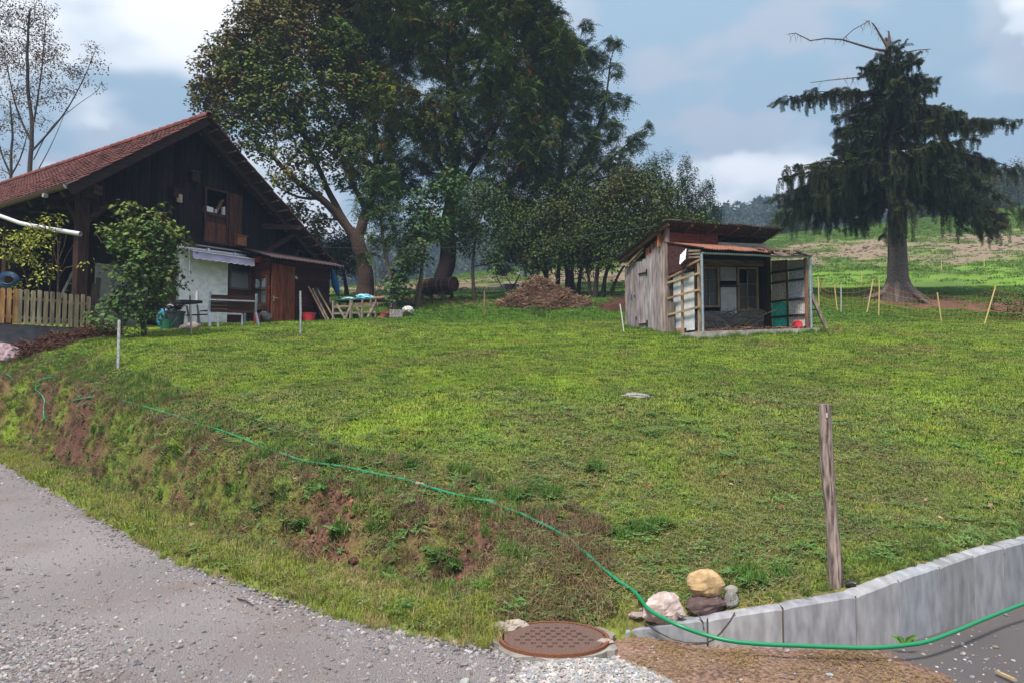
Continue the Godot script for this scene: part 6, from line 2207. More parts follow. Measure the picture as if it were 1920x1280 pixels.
func build_trees() -> void:
	var bark := Color(0.062, 0.042, 0.034)
	# the big maple leaning over the barn
	tree("maple_tree", "spreading maple with browning leaves leaning over the barn roof", "tree",
		[[rooted([[684, 556], [682, 500], [672, 445]], 29.5), 0.36, 0.27, 1], [ats([[674, 452], [640, 412, 0.0], [600, 372, -0.4], [545, 330, -0.8], [490, 270, -1.0]], 29.5), 0.21, 0.06],
			[ats([[672, 450], [690, 395, 0.2], [705, 320, 0.6], [700, 220, 0.8], [680, 110, 1.0]], 29.5), 0.23, 0.06], [ats([[668, 448], [632, 390, 0.3], [590, 300, 0.4], [550, 215, 0.3], [510, 120, 0.0]], 29.5), 0.17, 0.05],
			[ats([[690, 400], [650, 320, 0.3], [620, 230, 0.2], [590, 130, 0.0]], 29.5), 0.13, 0.04], [ats([[600, 372, -0.4], [560, 370, -0.6], [520, 350, -0.8]], 29.5), 0.08, 0.03], [ats([[704, 330, 0.6], [735, 260, 1.0], [760, 170, 1.2]], 29.5), 0.12, 0.04]],
		[[385, 178, 28.6, 0.8, 1], [405, 130, 29, 0.9, 1], [430, 95, 29.4, 1.0, 1], [470, 60, 29.8, 1.2, 1], [460, 130, 28.8, 1.1, 0], [430, 170, 28.6, 1.0, 1], [520, 40, 30, 1.3, 1], [560, 90, 29.5, 1.3, 1], [510, 110, 28.8, 1.2, 0], [550, 165, 28.6, 1.1, 0], [490, 190, 28.4, 1.0, 0], [445, 222, 28.0, 0.8, 0], [400, 225, 28.2, 0.6, 0], [520, 230, 28.2, 0.8, 0], [580, 225, 29, 1.0, 0], [600, 20, 30.6, 1.5, 1], [630, 95, 30, 1.4, 0], [560, 285, 28.6, 0.6, 0], [610, 280, 29.5, 0.9, 0], [505, 290, 28.2, 0.5, 0], [470, 262, 28, 0.6, 0], [535, 335, 28.4, 0.6, 2], [585, 345, 29.2, 0.5, 0], [640, 175, 29.6, 1.3, 0], [660, 255, 30, 1.0, 0], [520, 20, 31, 1.2, 1], [480, 10, 30.5, 0.9, 1], [560, -50, 31, 1.5, 1], [640, -40, 31, 1.6, 0], [650, 335, 30, 0.6, 0], [690, 160, 30, 1.2, 0], [555, 395, 30, 0.6, 2], [600, 415, 30.5, 0.6, 2], [580, 440, 31, 0.5, 2]],
		"maple", [Color(0.100, 0.135, 0.028), Color(0.135, 0.120, 0.032), Color(0.140, 0.150, 0.022)], 3.4, bark, {"turned": 0.09, "turned_tone": Color(0.13, 0.055, 0.03), "spread": 1.05})
	# the tall ash in the middle
	var ash := []
	for row in [[-60, 650, 1000, 7, 1.7], [20, 640, 1010, 7, 1.6], [100, 650, 1030, 7, 1.55], [185, 680, 1010, 6, 1.5], [265, 700, 1000, 6, 1.4], [345, 740, 990, 5, 1.15], [410, 800, 960, 3, 0.85]]:
		for k in row[3]:
			var u: float = k / float(row[3] - 1)
			ash.append([lerpf(row[1], row[2], u) + rnd(-18, 18), row[0] + rnd(-20, 20), 31.5 + rnd(-2.2, 1.2), row[4] * rnd(0.8, 1.05), rng.randi() % 3])
	tree("ash_tree", "tallest dark green ash with hanging seed bunches behind the barrel", "tree",
		[[rooted([[829, 540], [833, 470], [842, 400], [848, 280], [846, 120], [850, -60], [850, -180]], 31.5), 0.40, 0.10, 1], [ats([[843, 390], [880, 320], [930, 240], [970, 140]], 31.5), 0.16, 0.04], [ats([[845, 340], [800, 270, -0.5], [740, 180, -1.0], [690, 90, -1.4]], 31.5), 0.15, 0.04], [ats([[846, 200], [900, 120, 0.5], [950, 20, 0.5]], 31.5), 0.12, 0.04], [ats([[846, 150], [790, 60, 0.4], [740, -40, 0.4]], 31.5), 0.12, 0.04]],
		ash, "ash", [Color(0.104, 0.156, 0.036), Color(0.080, 0.124, 0.036), Color(0.124, 0.156, 0.033)], 3.4, Color(0.028, 0.022, 0.020), {"keys": 7.0, "turned": 0.05, "turned_tone": Color(0.12, 0.06, 0.02), "size": 1.15})
	# second ash to the right of it
	tree("ash_tree", "second ash with feathered outline against the sky on the right", "tree",
		[[rooted([[1072, 548], [1062, 470], [1050, 380], [1055, 260], [1070, 120]], 32.5), 0.22, 0.07, 1], [ats([[1052, 370], [1090, 300], [1130, 210], [1145, 110]], 32.5), 0.11, 0.03], [ats([[1055, 330], [1020, 220], [1010, 100]], 32.5), 0.1, 0.03], [ats([[1055, 380], [1110, 330], [1160, 285], [1205, 245]], 32.5), 0.09, 0.03]],
		[[1010, 60, 32, 1.1], [1050, 75, 32, 0.9, 1], [1040, 140, 32, 1.2], [1085, 95, 32.5, 0.8, 1], [1095, 150, 32.3, 0.9, 0], [1120, 105, 32.5, 0.6, 1], [1150, 80, 32.6, 0.42, 1], [1155, 130, 32.5, 0.4, 0], [1070, 200, 32.4, 1.2], [1125, 190, 32.6, 0.75], [1020, 230, 31.6, 1.2, 1], [1090, 265, 32.3, 1.1], [1140, 240, 32.6, 0.75], [1165, 185, 32.7, 0.45, 1], [1040, 310, 31.8, 1.2], [1110, 325, 32.2, 1.1, 1], [1160, 300, 32.5, 0.8], [1195, 262, 32.6, 0.55], [1218, 240, 32.7, 0.3], [1000, 310, 31.5, 1.0], [1050, 385, 31.8, 0.9], [1180, 345, 32.4, 0.8, 1], [1010, 15, 32.0, 0.8, 1], [1045, 30, 32.3, 0.45, 1], [1100, 45, 32.3, 0.35, 1]],
		"ash", [Color(0.090, 0.136, 0.048), Color(0.080, 0.116, 0.044)], 4.2, Color(0.05, 0.04, 0.034), {"keys": 1.5, "size": 1.1})
	# hazel thickets at their feet
	tree("hazel_bush", "many-stemmed hazel thicket behind the big brush heap", "bush",
		[[rooted([[1030, 550], [1020, 480], [1000, 400]], 30.0), 0.10, 0.04, 1], [rooted([[1045, 550], [1050, 470], [1060, 390]], 30.2), 0.12, 0.04, 1], [rooted([[1060, 552], [1075, 470], [1100, 400]], 29.9), 0.11, 0.04, 1], [rooted([[1038, 552], [1010, 490], [970, 440]], 30.1), 0.08, 0.03, 1], [rooted([[1082, 550], [1095, 480], [1120, 420]], 30.0), 0.10, 0.04, 1]],
		[[965, 455, 29.8, 0.8], [1005, 420, 30, 1.0], [1050, 405, 30, 1.1, 1], [1000, 480, 29.6, 0.75], [1045, 465, 29.4, 0.9], [1090, 450, 29.6, 0.9, 1], [1080, 375, 30.4, 1.0], [1130, 400, 30.2, 0.9], [940, 490, 29.8, 0.5], [1100, 490, 29.6, 0.55, 1], [960, 400, 30.4, 0.8], [1020, 355, 30.6, 0.8]],
		"broad", [Color(0.070, 0.105, 0.026), Color(0.088, 0.105, 0.030)], 5.0, Color(0.045, 0.036, 0.03), {"turned": 0.06})
	tree("hazel_bush", "dark hazel thicket just left of the hen house", "bush",
		[[rooted([[1115, 548], [1125, 480], [1150, 400]], 29.0), 0.11, 0.04, 1], [rooted([[1128, 550], [1145, 490], [1190, 430]], 29.1), 0.10, 0.04, 1], [rooted([[1138, 548], [1170, 500], [1210, 470]], 29.0), 0.07, 0.03, 1], [rooted([[1108, 548], [1100, 490], [1090, 440]], 29.2), 0.08, 0.03, 1]],
		[[1120, 440, 28.8, 0.85], [1165, 425, 28.8, 0.9], [1205, 420, 28.8, 0.8], [1150, 375, 29.2, 0.95, 1], [1195, 370, 29.2, 0.9, 1], [1140, 475, 28.6, 0.6], [1190, 465, 28.4, 0.6], [1230, 400, 28.8, 0.7, 1], [1170, 335, 29.6, 0.6, 1], [1225, 445, 28.4, 0.5], [1250, 420, 29.0, 0.75], [1285, 425, 29.4, 0.75], [1245, 370, 29.6, 0.7], [1215, 330, 30.0, 0.6], [1320, 430, 29.8, 0.6]],
		"broad", [Color(0.070, 0.105, 0.026), Color(0.088, 0.105, 0.030)], 5.0, Color(0.045, 0.036, 0.03), {"turned": 0.08, "turned_tone": Color(0.075, 0.045, 0.02)})
	tree("willow_bush", "bluish green willow bush with upright shoots behind the hen house", "bush",
		[[rooted([[1280, 560], [1275, 450], [1270, 370]], 31.0), 0.09, 0.03, 1], [rooted([[1285, 560], [1310, 440], [1325, 390]], 31.2), 0.07, 0.03, 1], [rooted([[1278, 560], [1250, 430], [1240, 350]], 31.1), 0.07, 0.03, 1]],
		[[1240, 345, 31, 0.7], [1275, 370, 31, 0.85], [1310, 380, 31, 0.8], [1340, 405, 31, 0.6], [1250, 410, 30.8, 0.8], [1300, 420, 30.8, 0.8], [1250, 300, 31.2, 0.3], [1285, 310, 31.2, 0.35], [1290, 335, 31.1, 0.5], [1325, 355, 31.2, 0.4], [1225, 310, 31.3, 0.4], [1340, 440, 30.8, 0.5], [1262, 460, 30.6, 0.6]],
		"fine", [Color(0.064, 0.109, 0.045), Color(0.058, 0.096, 0.045)], 7.0, Color(0.05, 0.042, 0.036))
	# saplings under the big trees
	tree("sapling", "leaning pale-stemmed sapling nearest the squared stone block", "tree",
		[[rooted([[742, 580], [734, 530], [722, 470], [712, 400], [705, 330]], 26.0), 0.085, 0.035, 1]],
		[[700, 335, 26, 0.65], [690, 385, 26, 0.6, 1], [725, 395, 26, 0.7], [745, 440, 25.8, 0.55], [700, 440, 26, 0.45, 1], [735, 345, 26.3, 0.6], [690, 480, 26, 0.3], [760, 480, 25.8, 0.4]],
		"ash", [Color(0.080, 0.136, 0.045), Color(0.067, 0.115, 0.042)], 3.6, Color(0.135, 0.105, 0.085), {"group": "saplings under the big trees", "size": 1.1})
	tree("sapling", "leafy sapling leaning right in front of the barrel's left end", "tree",
		[[rooted([[783, 578], [790, 520], [798, 440], [812, 390]], 26.5), 0.095, 0.03, 1]],
		[[752, 505, 26.2, 0.5], [785, 470, 26.2, 0.5, 1], [752, 545, 26, 0.35], [815, 420, 26.6, 0.6], [780, 425, 26.6, 0.5], [745, 525, 26.1, 0.4], [840, 350, 27, 0.7], [790, 380, 27, 0.6], [742, 560, 26, 0.25]],
		"maple", [Color(0.067, 0.125, 0.042), Color(0.080, 0.128, 0.035)], 3.6, Color(0.115, 0.085, 0.068), {"group": "saplings under the big trees"})
	tree("sapling", "thin straight sapling right of the barrel", "tree",
		[[rooted([[889, 565], [887, 500], [893, 430], [897, 340]], 28.0), 0.075, 0.03, 1]],
		[[890, 440, 28, 0.55], [920, 475, 28, 0.45], [870, 400, 28, 0.7], [925, 420, 28.2, 0.7, 1], [865, 455, 28.1, 0.5], [945, 445, 28.3, 0.45], [905, 370, 28.4, 0.9], [840, 430, 28.6, 0.6, 1], [935, 490, 28, 0.22]],
		"broad", [Color(0.074, 0.125, 0.045), Color(0.061, 0.102, 0.038)], 3.4, Color(0.075, 0.055, 0.045), {"group": "saplings under the big trees"})
	tree("small_tree", "dark round tree between barn eave and maple trunk", "tree",
		[[rooted([[650, 552], [645, 520], [630, 470]], 33.0), 0.1, 0.04, 1]],
		[[630, 480, 32.6, 0.8], [660, 500, 32.6, 0.6], [600, 465, 32.8, 0.8], [645, 450, 33, 0.7], [610, 500, 32.5, 0.5], [660, 465, 33, 0.6]],
		"broad", [Color(0.048, 0.074, 0.029), Color(0.072, 0.096, 0.029)], 3.5, Color(0.04, 0.03, 0.026))
	# bare bleached branches
	var db := thing("dead_branches", "bleached bare branches lying between maple trunk and sapling", "branches", foot(712, 26.8))
	var tr := shape(Color(0.30, 0.27, 0.25))
	for k in 16:
		var a := foot(rnd(700, 735), 26.6) + Vector3(0, rnd(0.0, 0.5), 0)
		var e := at(rnd(695, 745), rnd(475, 560), 26.6 + rnd(-0.5, 0.3))
		var m := a.lerp(e, 0.5) + Vector3(rnd(-0.25, 0.25), rnd(-0.1, 0.2), 0)
		tr.tube([a, m, e], [0.02, 0.014, 0.005], 5, false)
		for j in 3:
			var b := m.lerp(e, rng.randf())
			tr.tube([b, b + Vector3(rnd(-0.3, 0.3), rnd(-0.1, 0.35), rnd(-0.1, 0.1))], [0.008, 0.003], 4, false)
	part("limbs", tr, M.bark, db).set_meta("kind", "stuff")

	# thin trees behind the barn
	tree("aspen_tree", "thin half-bare aspen with brown leaves behind the barn ridge", "tree",
		[[rooted([[56, 560], [56, 320], [58, 230], [50, 130], [55, 20]], 37.0), 0.18, 0.05, 1], [ats([[58, 250], [75, 150], [85, 40]], 37.0), 0.06, 0.02], [ats([[57, 285], [110, 225], [150, 160], [178, 95]], 37.0), 0.06, 0.015], [ats([[57, 265], [30, 200], [5, 90]], 37.0), 0.06, 0.02], [ats([[62, 300], [95, 240], [140, 200], [182, 170], [186, 155]], 37.0), 0.03, 0.01], [ats([[70, 320], [100, 262], [125, 200]], 37.0), 0.03, 0.01]],
		[[60, 40, 37, 0.9, 1], [85, 80, 37, 0.9], [40, 100, 37, 1.0, 1], [100, 110, 37, 0.7], [75, 140, 37, 0.8, 1], [20, 50, 37, 1.0, 1], [10, 120, 37, 0.9, 1], [130, 130, 37, 0.6], [150, 145, 37, 0.5], [172, 118, 37, 0.55], [178, 90, 37, 0.4], [60, 180, 37, 0.7], [100, 180, 37, 0.6], [190, 160, 37, 0.3], [120, 165, 37, 0.5], [30, 170, 37, 0.7, 1], [65, 15, 37.3, 0.7, 1], [0, 15, 37, 1.0, 1], [85, 225, 37, 0.4], [20, 215, 37, 0.5], [100, 20, 37, 0.35]],
		"broad", [Color(0.136, 0.096, 0.054), Color(0.160, 0.104, 0.042)], 1.15, Color(0.06, 0.05, 0.045), {"turned": 0.25, "turned_tone": Color(0.13, 0.06, 0.05), "spread": 1.1, "size": 0.9})
	tree("aspen_tree", "smaller bare-limbed aspen at the left picture edge", "tree",
		[[rooted([[20, 560], [20, 330], [22, 250], [18, 190]], 38.0), 0.14, 0.04, 1], [ats([[20, 330], [40, 290], [52, 240]], 38.0), 0.05, 0.02], [ats([[20, 330], [0, 280], [-10, 220]], 38.0), 0.06, 0.02]],
		[[10, 290, 38, 0.5], [30, 270, 38, 0.4], [45, 250, 38, 0.4], [-5, 240, 38, 0.5], [20, 230, 38, 0.5, 1], [5, 320, 38, 0.3, 1], [-20, 180, 38, 0.8, 1], [-10, 100, 38, 1.0, 1]],
		"broad", [Color(0.136, 0.104, 0.058), Color(0.128, 0.096, 0.042)], 1.3, Color(0.06, 0.05, 0.045), {"turned": 0.2, "size": 0.9})

	# young maple in front of the barn
	tree("young_maple", "young bushy maple standing in front of the barn", "tree",
		[[rooted([[273, 652], [268, 600], [262, 540], [255, 470], [250, 410]], 17.2), 0.055, 0.02, 1], [ats([[264, 560], [290, 500], [310, 440]], 17.2), 0.025, 0.012], [ats([[264, 550], [230, 480], [215, 430]], 17.2), 0.025, 0.012]],
		[[240, 400, 17.2, 0.24, 1], [225, 425, 17, 0.26, 1], [200, 432, 17, 0.16, 1], [190, 425, 17, 0.1, 1], [260, 430, 17.3, 0.26, 0], [300, 405, 17.2, 0.22, 1], [290, 440, 17, 0.28, 0], [325, 430, 17.2, 0.22, 1], [335, 455, 17.2, 0.16, 0], [230, 465, 17, 0.3, 0], [265, 480, 16.9, 0.32, 0], [310, 480, 17.1, 0.28, 0], [215, 500, 17.1, 0.16, 0], [245, 520, 16.9, 0.32, 0], [285, 520, 16.9, 0.3, 0], [320, 520, 17.2, 0.2, 0], [235, 560, 17, 0.3, 0], [270, 565, 16.9, 0.3, 0], [305, 555, 17, 0.24, 0], [335, 535, 17.2, 0.14, 0], [210, 565, 17.1, 0.2, 0], [220, 590, 17, 0.2, 0], [255, 595, 17, 0.22, 0], [290, 590, 17, 0.18, 0], [250, 440, 17, 0.3, 1], [280, 415, 17.2, 0.16, 1], [330, 505, 17.3, 0.14, 0], [178, 438, 17.1, 0.07, 1], [348, 538, 17.2, 0.08, 0], [345, 520, 17.2, 0.07, 0], [318, 398, 17.2, 0.08, 1], [232, 385, 17.2, 0.1, 1], [190, 455, 17.1, 0.08, 1]],
		"maple", [Color(0.072, 0.128, 0.035), Color(0.136, 0.184, 0.042)], 6.2, Color(0.075, 0.058, 0.045), {"size": 0.72, "spread": 1.15, "turned": 0.04, "turned_tone": Color(0.1, 0.075, 0.025)})
	tree("yellow_shrub", "yellow green shrub with bare twigs behind the picket fence", "shrub",
		[[rooted([[75, 615], [70, 520], [60, 450]], 17.7), 0.02, 0.01, 1], [rooted([[68, 615], [50, 530], [30, 470]], 17.7), 0.02, 0.01, 1], [rooted([[82, 615], [95, 520], [105, 420]], 17.7), 0.018, 0.008, 1], [rooted([[105, 615], [108, 520], [108, 450]], 17.7), 0.03, 0.02, 1], [ats([[108, 490], [120, 460], [124, 440]], 17.7), 0.015, 0.008], [ats([[107, 500], [98, 460], [97, 445]], 17.7), 0.015, 0.008], [ats([[108, 480], [112, 455], [113, 442]], 17.7), 0.015, 0.008], [ats([[108, 515], [130, 470], [152, 440]], 17.7), 0.01, 0.004]],
		[[100, 412, 17.6, 0.14], [60, 430, 17.6, 0.22], [40, 450, 17.5, 0.22], [75, 455, 17.5, 0.2], [20, 470, 17.6, 0.2], [55, 480, 17.5, 0.2], [85, 430, 17.6, 0.16], [90, 500, 17.5, 0.12], [60, 520, 17.5, 0.12], [40, 540, 17.5, 0.12], [160, 495, 17.6, 0.1], [175, 490, 17.6, 0.08], [5, 440, 17.5, 0.15], [85, 520, 17.5, 0.1], [15, 490, 17.5, 0.1]],
		"broad", [Color(0.320, 0.344, 0.064), Color(0.240, 0.288, 0.056)], 7.0, Color(0.075, 0.05, 0.04), {"size": 0.7})
	tree("low_shrub", "low green shrub at the corner of the plinth wall", "shrub",
		[[rooted([[205, 655], [200, 625], [195, 600]], 17.3), 0.022, 0.01, 1], [rooted([[212, 655], [225, 610], [228, 580]], 17.3), 0.015, 0.008, 1]],
		[[180, 585, 17.2, 0.2], [205, 580, 17.2, 0.2], [190, 605, 17.1, 0.18], [215, 600, 17.2, 0.16], [168, 600, 17.2, 0.12], [225, 570, 17.3, 0.14], [255, 615, 17.0, 0.12], [250, 630, 16.9, 0.1]],
		"maple", [Color(0.080, 0.152, 0.038), Color(0.104, 0.176, 0.040)], 5.0, Color(0.075, 0.055, 0.045), {"size": 0.6})
	tree("nettle_patch", "dark green nettle bush at the right edge below the spruce", "bush",
		[[rooted([[1890, 580], [1890, 565]], 24.5), 0.02, 0.01, 1]],
		[[1875, 562, 24.5, 0.45], [1905, 560, 24.5, 0.5], [1935, 565, 24.5, 0.5], [1885, 585, 23.8, 0.35, 1], [1915, 590, 23.6, 0.35, 1], [1860, 580, 24, 0.25], [1925, 605, 23.0, 0.3, 1]],
		"fine", [Color(0.056, 0.120, 0.042), Color(0.128, 0.184, 0.042)], 3.2, Color(0.06, 0.05, 0.03), {"size": 0.8})

func spray(seed_: int) -> ArrayMesh:
	# hanging spruce shoot: a drooping twig set with side twigs and needles
	var r := RandomNumberGenerator.new()
	r.seed = seed_
	var s := shape(Color.WHITE)
	var n := 18
	for k in n:
		var u := k / float(n - 1)
		var p := Vector3(r.randf_range(-0.02, 0.02), -u, 0.10 * sin(u * 2.0))
		var g := r.randf_range(0.7, 1.3) * lerpf(0.85, 1.15, u)
		s.col = Color(g, g, g)
		var reach := 0.155 * (1.0 - 0.5 * u)
		for e in 5:
			var a := TAU * e / 5.0 + r.randf() * 1.2
			var d := Vector3(cos(a), -0.9, sin(a)).normalized()
			var sd := d.cross(Vector3(0.3, 1, 0.1)).normalized() * 0.016
			var tip := p + d * reach * r.randf_range(0.7, 1.2)
			s.flat(p - sd, p + sd, tip, Vector3.UP)
			var m := p + d * reach * 0.5
			s.flat(m - sd.cross(d) * 1.0, m + sd.cross(d), tip + Vector3(0, -0.02, 0), Vector3(d.x, 0.3, d.z))
	return s.mesh()

func build_spruce() -> void:
	var d0 := 28.5
	var base := ground(at(1684, 548, d0))
	var t := thing("spruce_tree", "large dark spruce with broken top and hanging branches", "tree", base)
	var top := at(1668, 78, d0)
	var s := shape(Color(0.115, 0.095, 0.092))
	var ps := []
	var rs := []
	for k in 30:
		var u := k / 29.0
		ps.append((base - Vector3(0, 0.25, 0)).lerp(top, u) + Vector3(0.05 * sin(u * 5.0), 0, 0))
		rs.append(lerpf(0.43, 0.09, pow(u, 0.85)) + 0.55 * pow(maxf(0.0, 1.0 - u / 0.11), 1.7))
	s.tube(ps, rs, 16)
	# root spurs
	for k in 7:
		var a := TAU * k / 7.0 + 0.3
		var o := Vector3(cos(a), 0, sin(a))
		var e := ground(base + o * rnd(1.0, 1.5))
		s.tube([base + o * 0.3 + Vector3(0, 0.55, 0), base + o * 0.6 + Vector3(0, 0.2, 0), e - Vector3(0, 0.02, 0)], [0.16, 0.13, 0.05], 7)
	part("trunk", s, M.bark, t)
	var limb := shape(Color(0.06, 0.045, 0.038))
	var xf := [[], []]
	var cs := [[], []]
	var y_of := func(py: float) -> float: return at(1684, py, d0).y
	# silhouette: reach to the left and right (pixels from the trunk) at each height
	var hy := [100.0, 130.0, 165.0, 200.0, 240.0, 280.0, 320.0, 360.0, 400.0, 430.0]
	var hl := [25.0, 50.0, 85.0, 110.0, 135.0, 165.0, 195.0, 225.0, 190.0, 110.0]
	var hr := [40.0, 70.0, 110.0, 130.0, 165.0, 195.0, 225.0, 235.0, 215.0, 150.0]
	var m2 := d0 / LENS
	var branches := []
	for k in 104:
		var py := lerpf(95, 372, pow(rng.randf(), 0.8))
		var az := rnd(0, TAU)
		var lr: float = lerp_table(py + 20, hy, hl) if cos(az) < 0 else lerp_table(py + 20, hy, hr)
		branches.append([py, az, lr * m2 * rnd(0.5, 1.0) * (0.85 + 0.5 * coarse.get_noise_2d(az * 5.0, py * 0.09))])
	# marked limbs of the photograph
	branches.append_array([[178, PI - 0.1, 205 * m2, 0.3], [178, PI + 0.1, 165 * m2, 0.3], [150, 0.2, 90 * m2, 0.2], [225, 0.05, 190 * m2, 0.5], [235, -0.2, 215 * m2, 0.6], [270, 0.1, 235 * m2, 1.2], [280, -0.1, 240 * m2, 1.4], [300, PI, 215 * m2, 0.8], [310, PI + 0.15, 235 * m2, 1.2], [320, PI - 0.2, 225 * m2, 1.4], [330, 0.0, 225 * m2, 2.0], [315, 0.25, 205 * m2, 2.0], [335, -0.2, 190 * m2, 2.2], [345, PI + 0.3, 190 * m2, 1.2], [360, PI - 0.3, 120 * m2, 1.2], [385, 2.4, 90 * m2, 1.0], [395, -2.0, 130 * m2, 0.8], [318, 0.1, 200 * m2, 2.9], [330, -0.15, 172 * m2, 2.7], [308, 0.2, 228 * m2, 2.6], [338, 0.05, 145 * m2, 2.2], [300, -0.05, 236 * m2, 2.8], [335, PI, 105 * m2, 2.1], [345, PI + 0.3, 88 * m2, 2.1], [325, PI - 0.2, 150 * m2, 2.2], [330, PI + 0.1, 200 * m2, 1.5], [395, PI + 0.6, 26 * m2, 1.2], [400, PI + 0.9, 30 * m2, 1.2]])
	for b in branches:
		var y: float = y_of.call(b[0])
		var o := Vector3(cos(b[1]), 0, -sin(b[1]))
		var L: float = b[2]
		var drop: float = b[3] if b.size() > 3 else L * rnd(0.12, 0.3)
		var a := Vector3(lerpf(base.x, top.x, (y - base.y) / (top.y - base.y)), y, base.z)
		var bp_ := []
		var br := []
		var n := int(maxf(4, L / 0.35))
		var sway := o.cross(Vector3.UP) * rnd(-0.15, 0.15) * L
		for k in n + 1:
			var u := float(k) / n
			# sets off level, sags, and lifts a little at the tip
			bp_.append(a + o * L * u + sway * u * u + Vector3(0, 0.10 * L * sin(u * 2.2) * 0.5 - drop * pow(u, 1.7) + 0.22 * pow(u, 6.0), 0))
			br.append(lerpf(0.03 + 0.011 * L, 0.008, u))
		limb.tube(bp_, br, 5, false)
		# hanging shoots along the limb, thicker outward
		var cnt := int(L * 15)
		for k in cnt:
			var u := lerpf(0.15, 1.0, pow(rng.randf(), 0.75))
			var f := u * n
			var i := mini(int(f), n - 1)
			var p: Vector3 = bp_[i].lerp(bp_[i + 1], f - i)
			p += o.cross(Vector3.UP) * rnd(-0.28, 0.28) * (0.4 + u) + Vector3(0, rnd(-0.05, 0.06), 0)
			var hang := rnd(0.3, 0.75) * (0.55 + 0.55 * sin(PI * minf(u, 0.9)))
			if b[0] > 270 and u > 0.4 and rng.randf() < 0.3: hang *= 1.6
			var tilt := Basis(Vector3.UP, rnd(0, TAU))
			if rng.randf() < 0.35:   # some stand out along the limb
				var ax := o.cross(Vector3.UP).normalized()
				tilt = Basis(ax, rnd(0.7, 1.5)) * tilt
				hang *= 0.8
			var v := rng.randi() % 2
			xf[v].append(Transform3D(tilt.scaled_local(Vector3(1.0, hang, 1.0) * rnd(0.8, 1.15)), p))
			cs[v].append(jit(Color(0.052, 0.068, 0.030) if rng.randf() < 0.8 else Color(0.075, 0.088, 0.032), 0.35))
	# bushy top
	for k in 60:
		var y := lerpf(y_of.call(165), y_of.call(82), rng.randf())
		var a := rnd(0, TAU)
		xf[0].append(Transform3D(Basis(Vector3(sin(a), 0, cos(a)), rnd(1.2, 2.6)).scaled_local(Vector3(0.9, rnd(0.25, 0.55), 0.9)), Vector3(top.x + rnd(-0.1, 0.55), y, base.z + rnd(-0.3, 0.3))))
		cs[0].append(jit(Color(0.048, 0.062, 0.030), 0.3))
	part("limbs", limb, M.bark, t)
	for v in 2:
		var o := scatter("crown", spray(90 + v), M.needle, xf[v], cs[v], t)
		o.position = -t.position
		o.set_meta("kind", "stuff")
	# dead grey limbs at the broken top
	for q in [[[[1666, 95], [1640, 92], [1612, 84], [1580, 74], [1548, 72], [1520, 76], [1492, 62], [1478, 64]], 0.05], [[[1580, 74], [1600, 56], [1625, 42], [1632, 38]], 0.02], [[[1667, 92], [1655, 72], [1642, 50], [1635, 42]], 0.06], [[[1668, 95], [1668, 70], [1667, 58]], 0.07], [[[1662, 140], [1640, 142], [1600, 146], [1560, 150], [1520, 155]], 0.03], [[[1700, 98], [1720, 94], [1745, 92]], 0.025]]:
		var sh := shape(Color(0.13, 0.095, 0.085))
		var pts := ats(q[0], d0)
		var rr := []
		for k in pts.size():
			rr.append(lerpf(q[1], 0.008, k / float(pts.size())))
		sh.tube(pts, rr, 5)
		for k in 22:
			var i := rng.randi() % (pts.size() - 1)
			var p: Vector3 = pts[i].lerp(pts[i + 1], rng.randf())
			var e := p + Vector3(rnd(-0.18, 0.18), rnd(-0.42, 0.1), rnd(-0.15, 0.15))
			sh.tube([p, p.lerp(e, 0.5) + Vector3(rnd(-0.05, 0.05), 0, 0), e], [0.007, 0.006, 0.003], 4, false)
		part("dead_limb", sh, M.bark, t)

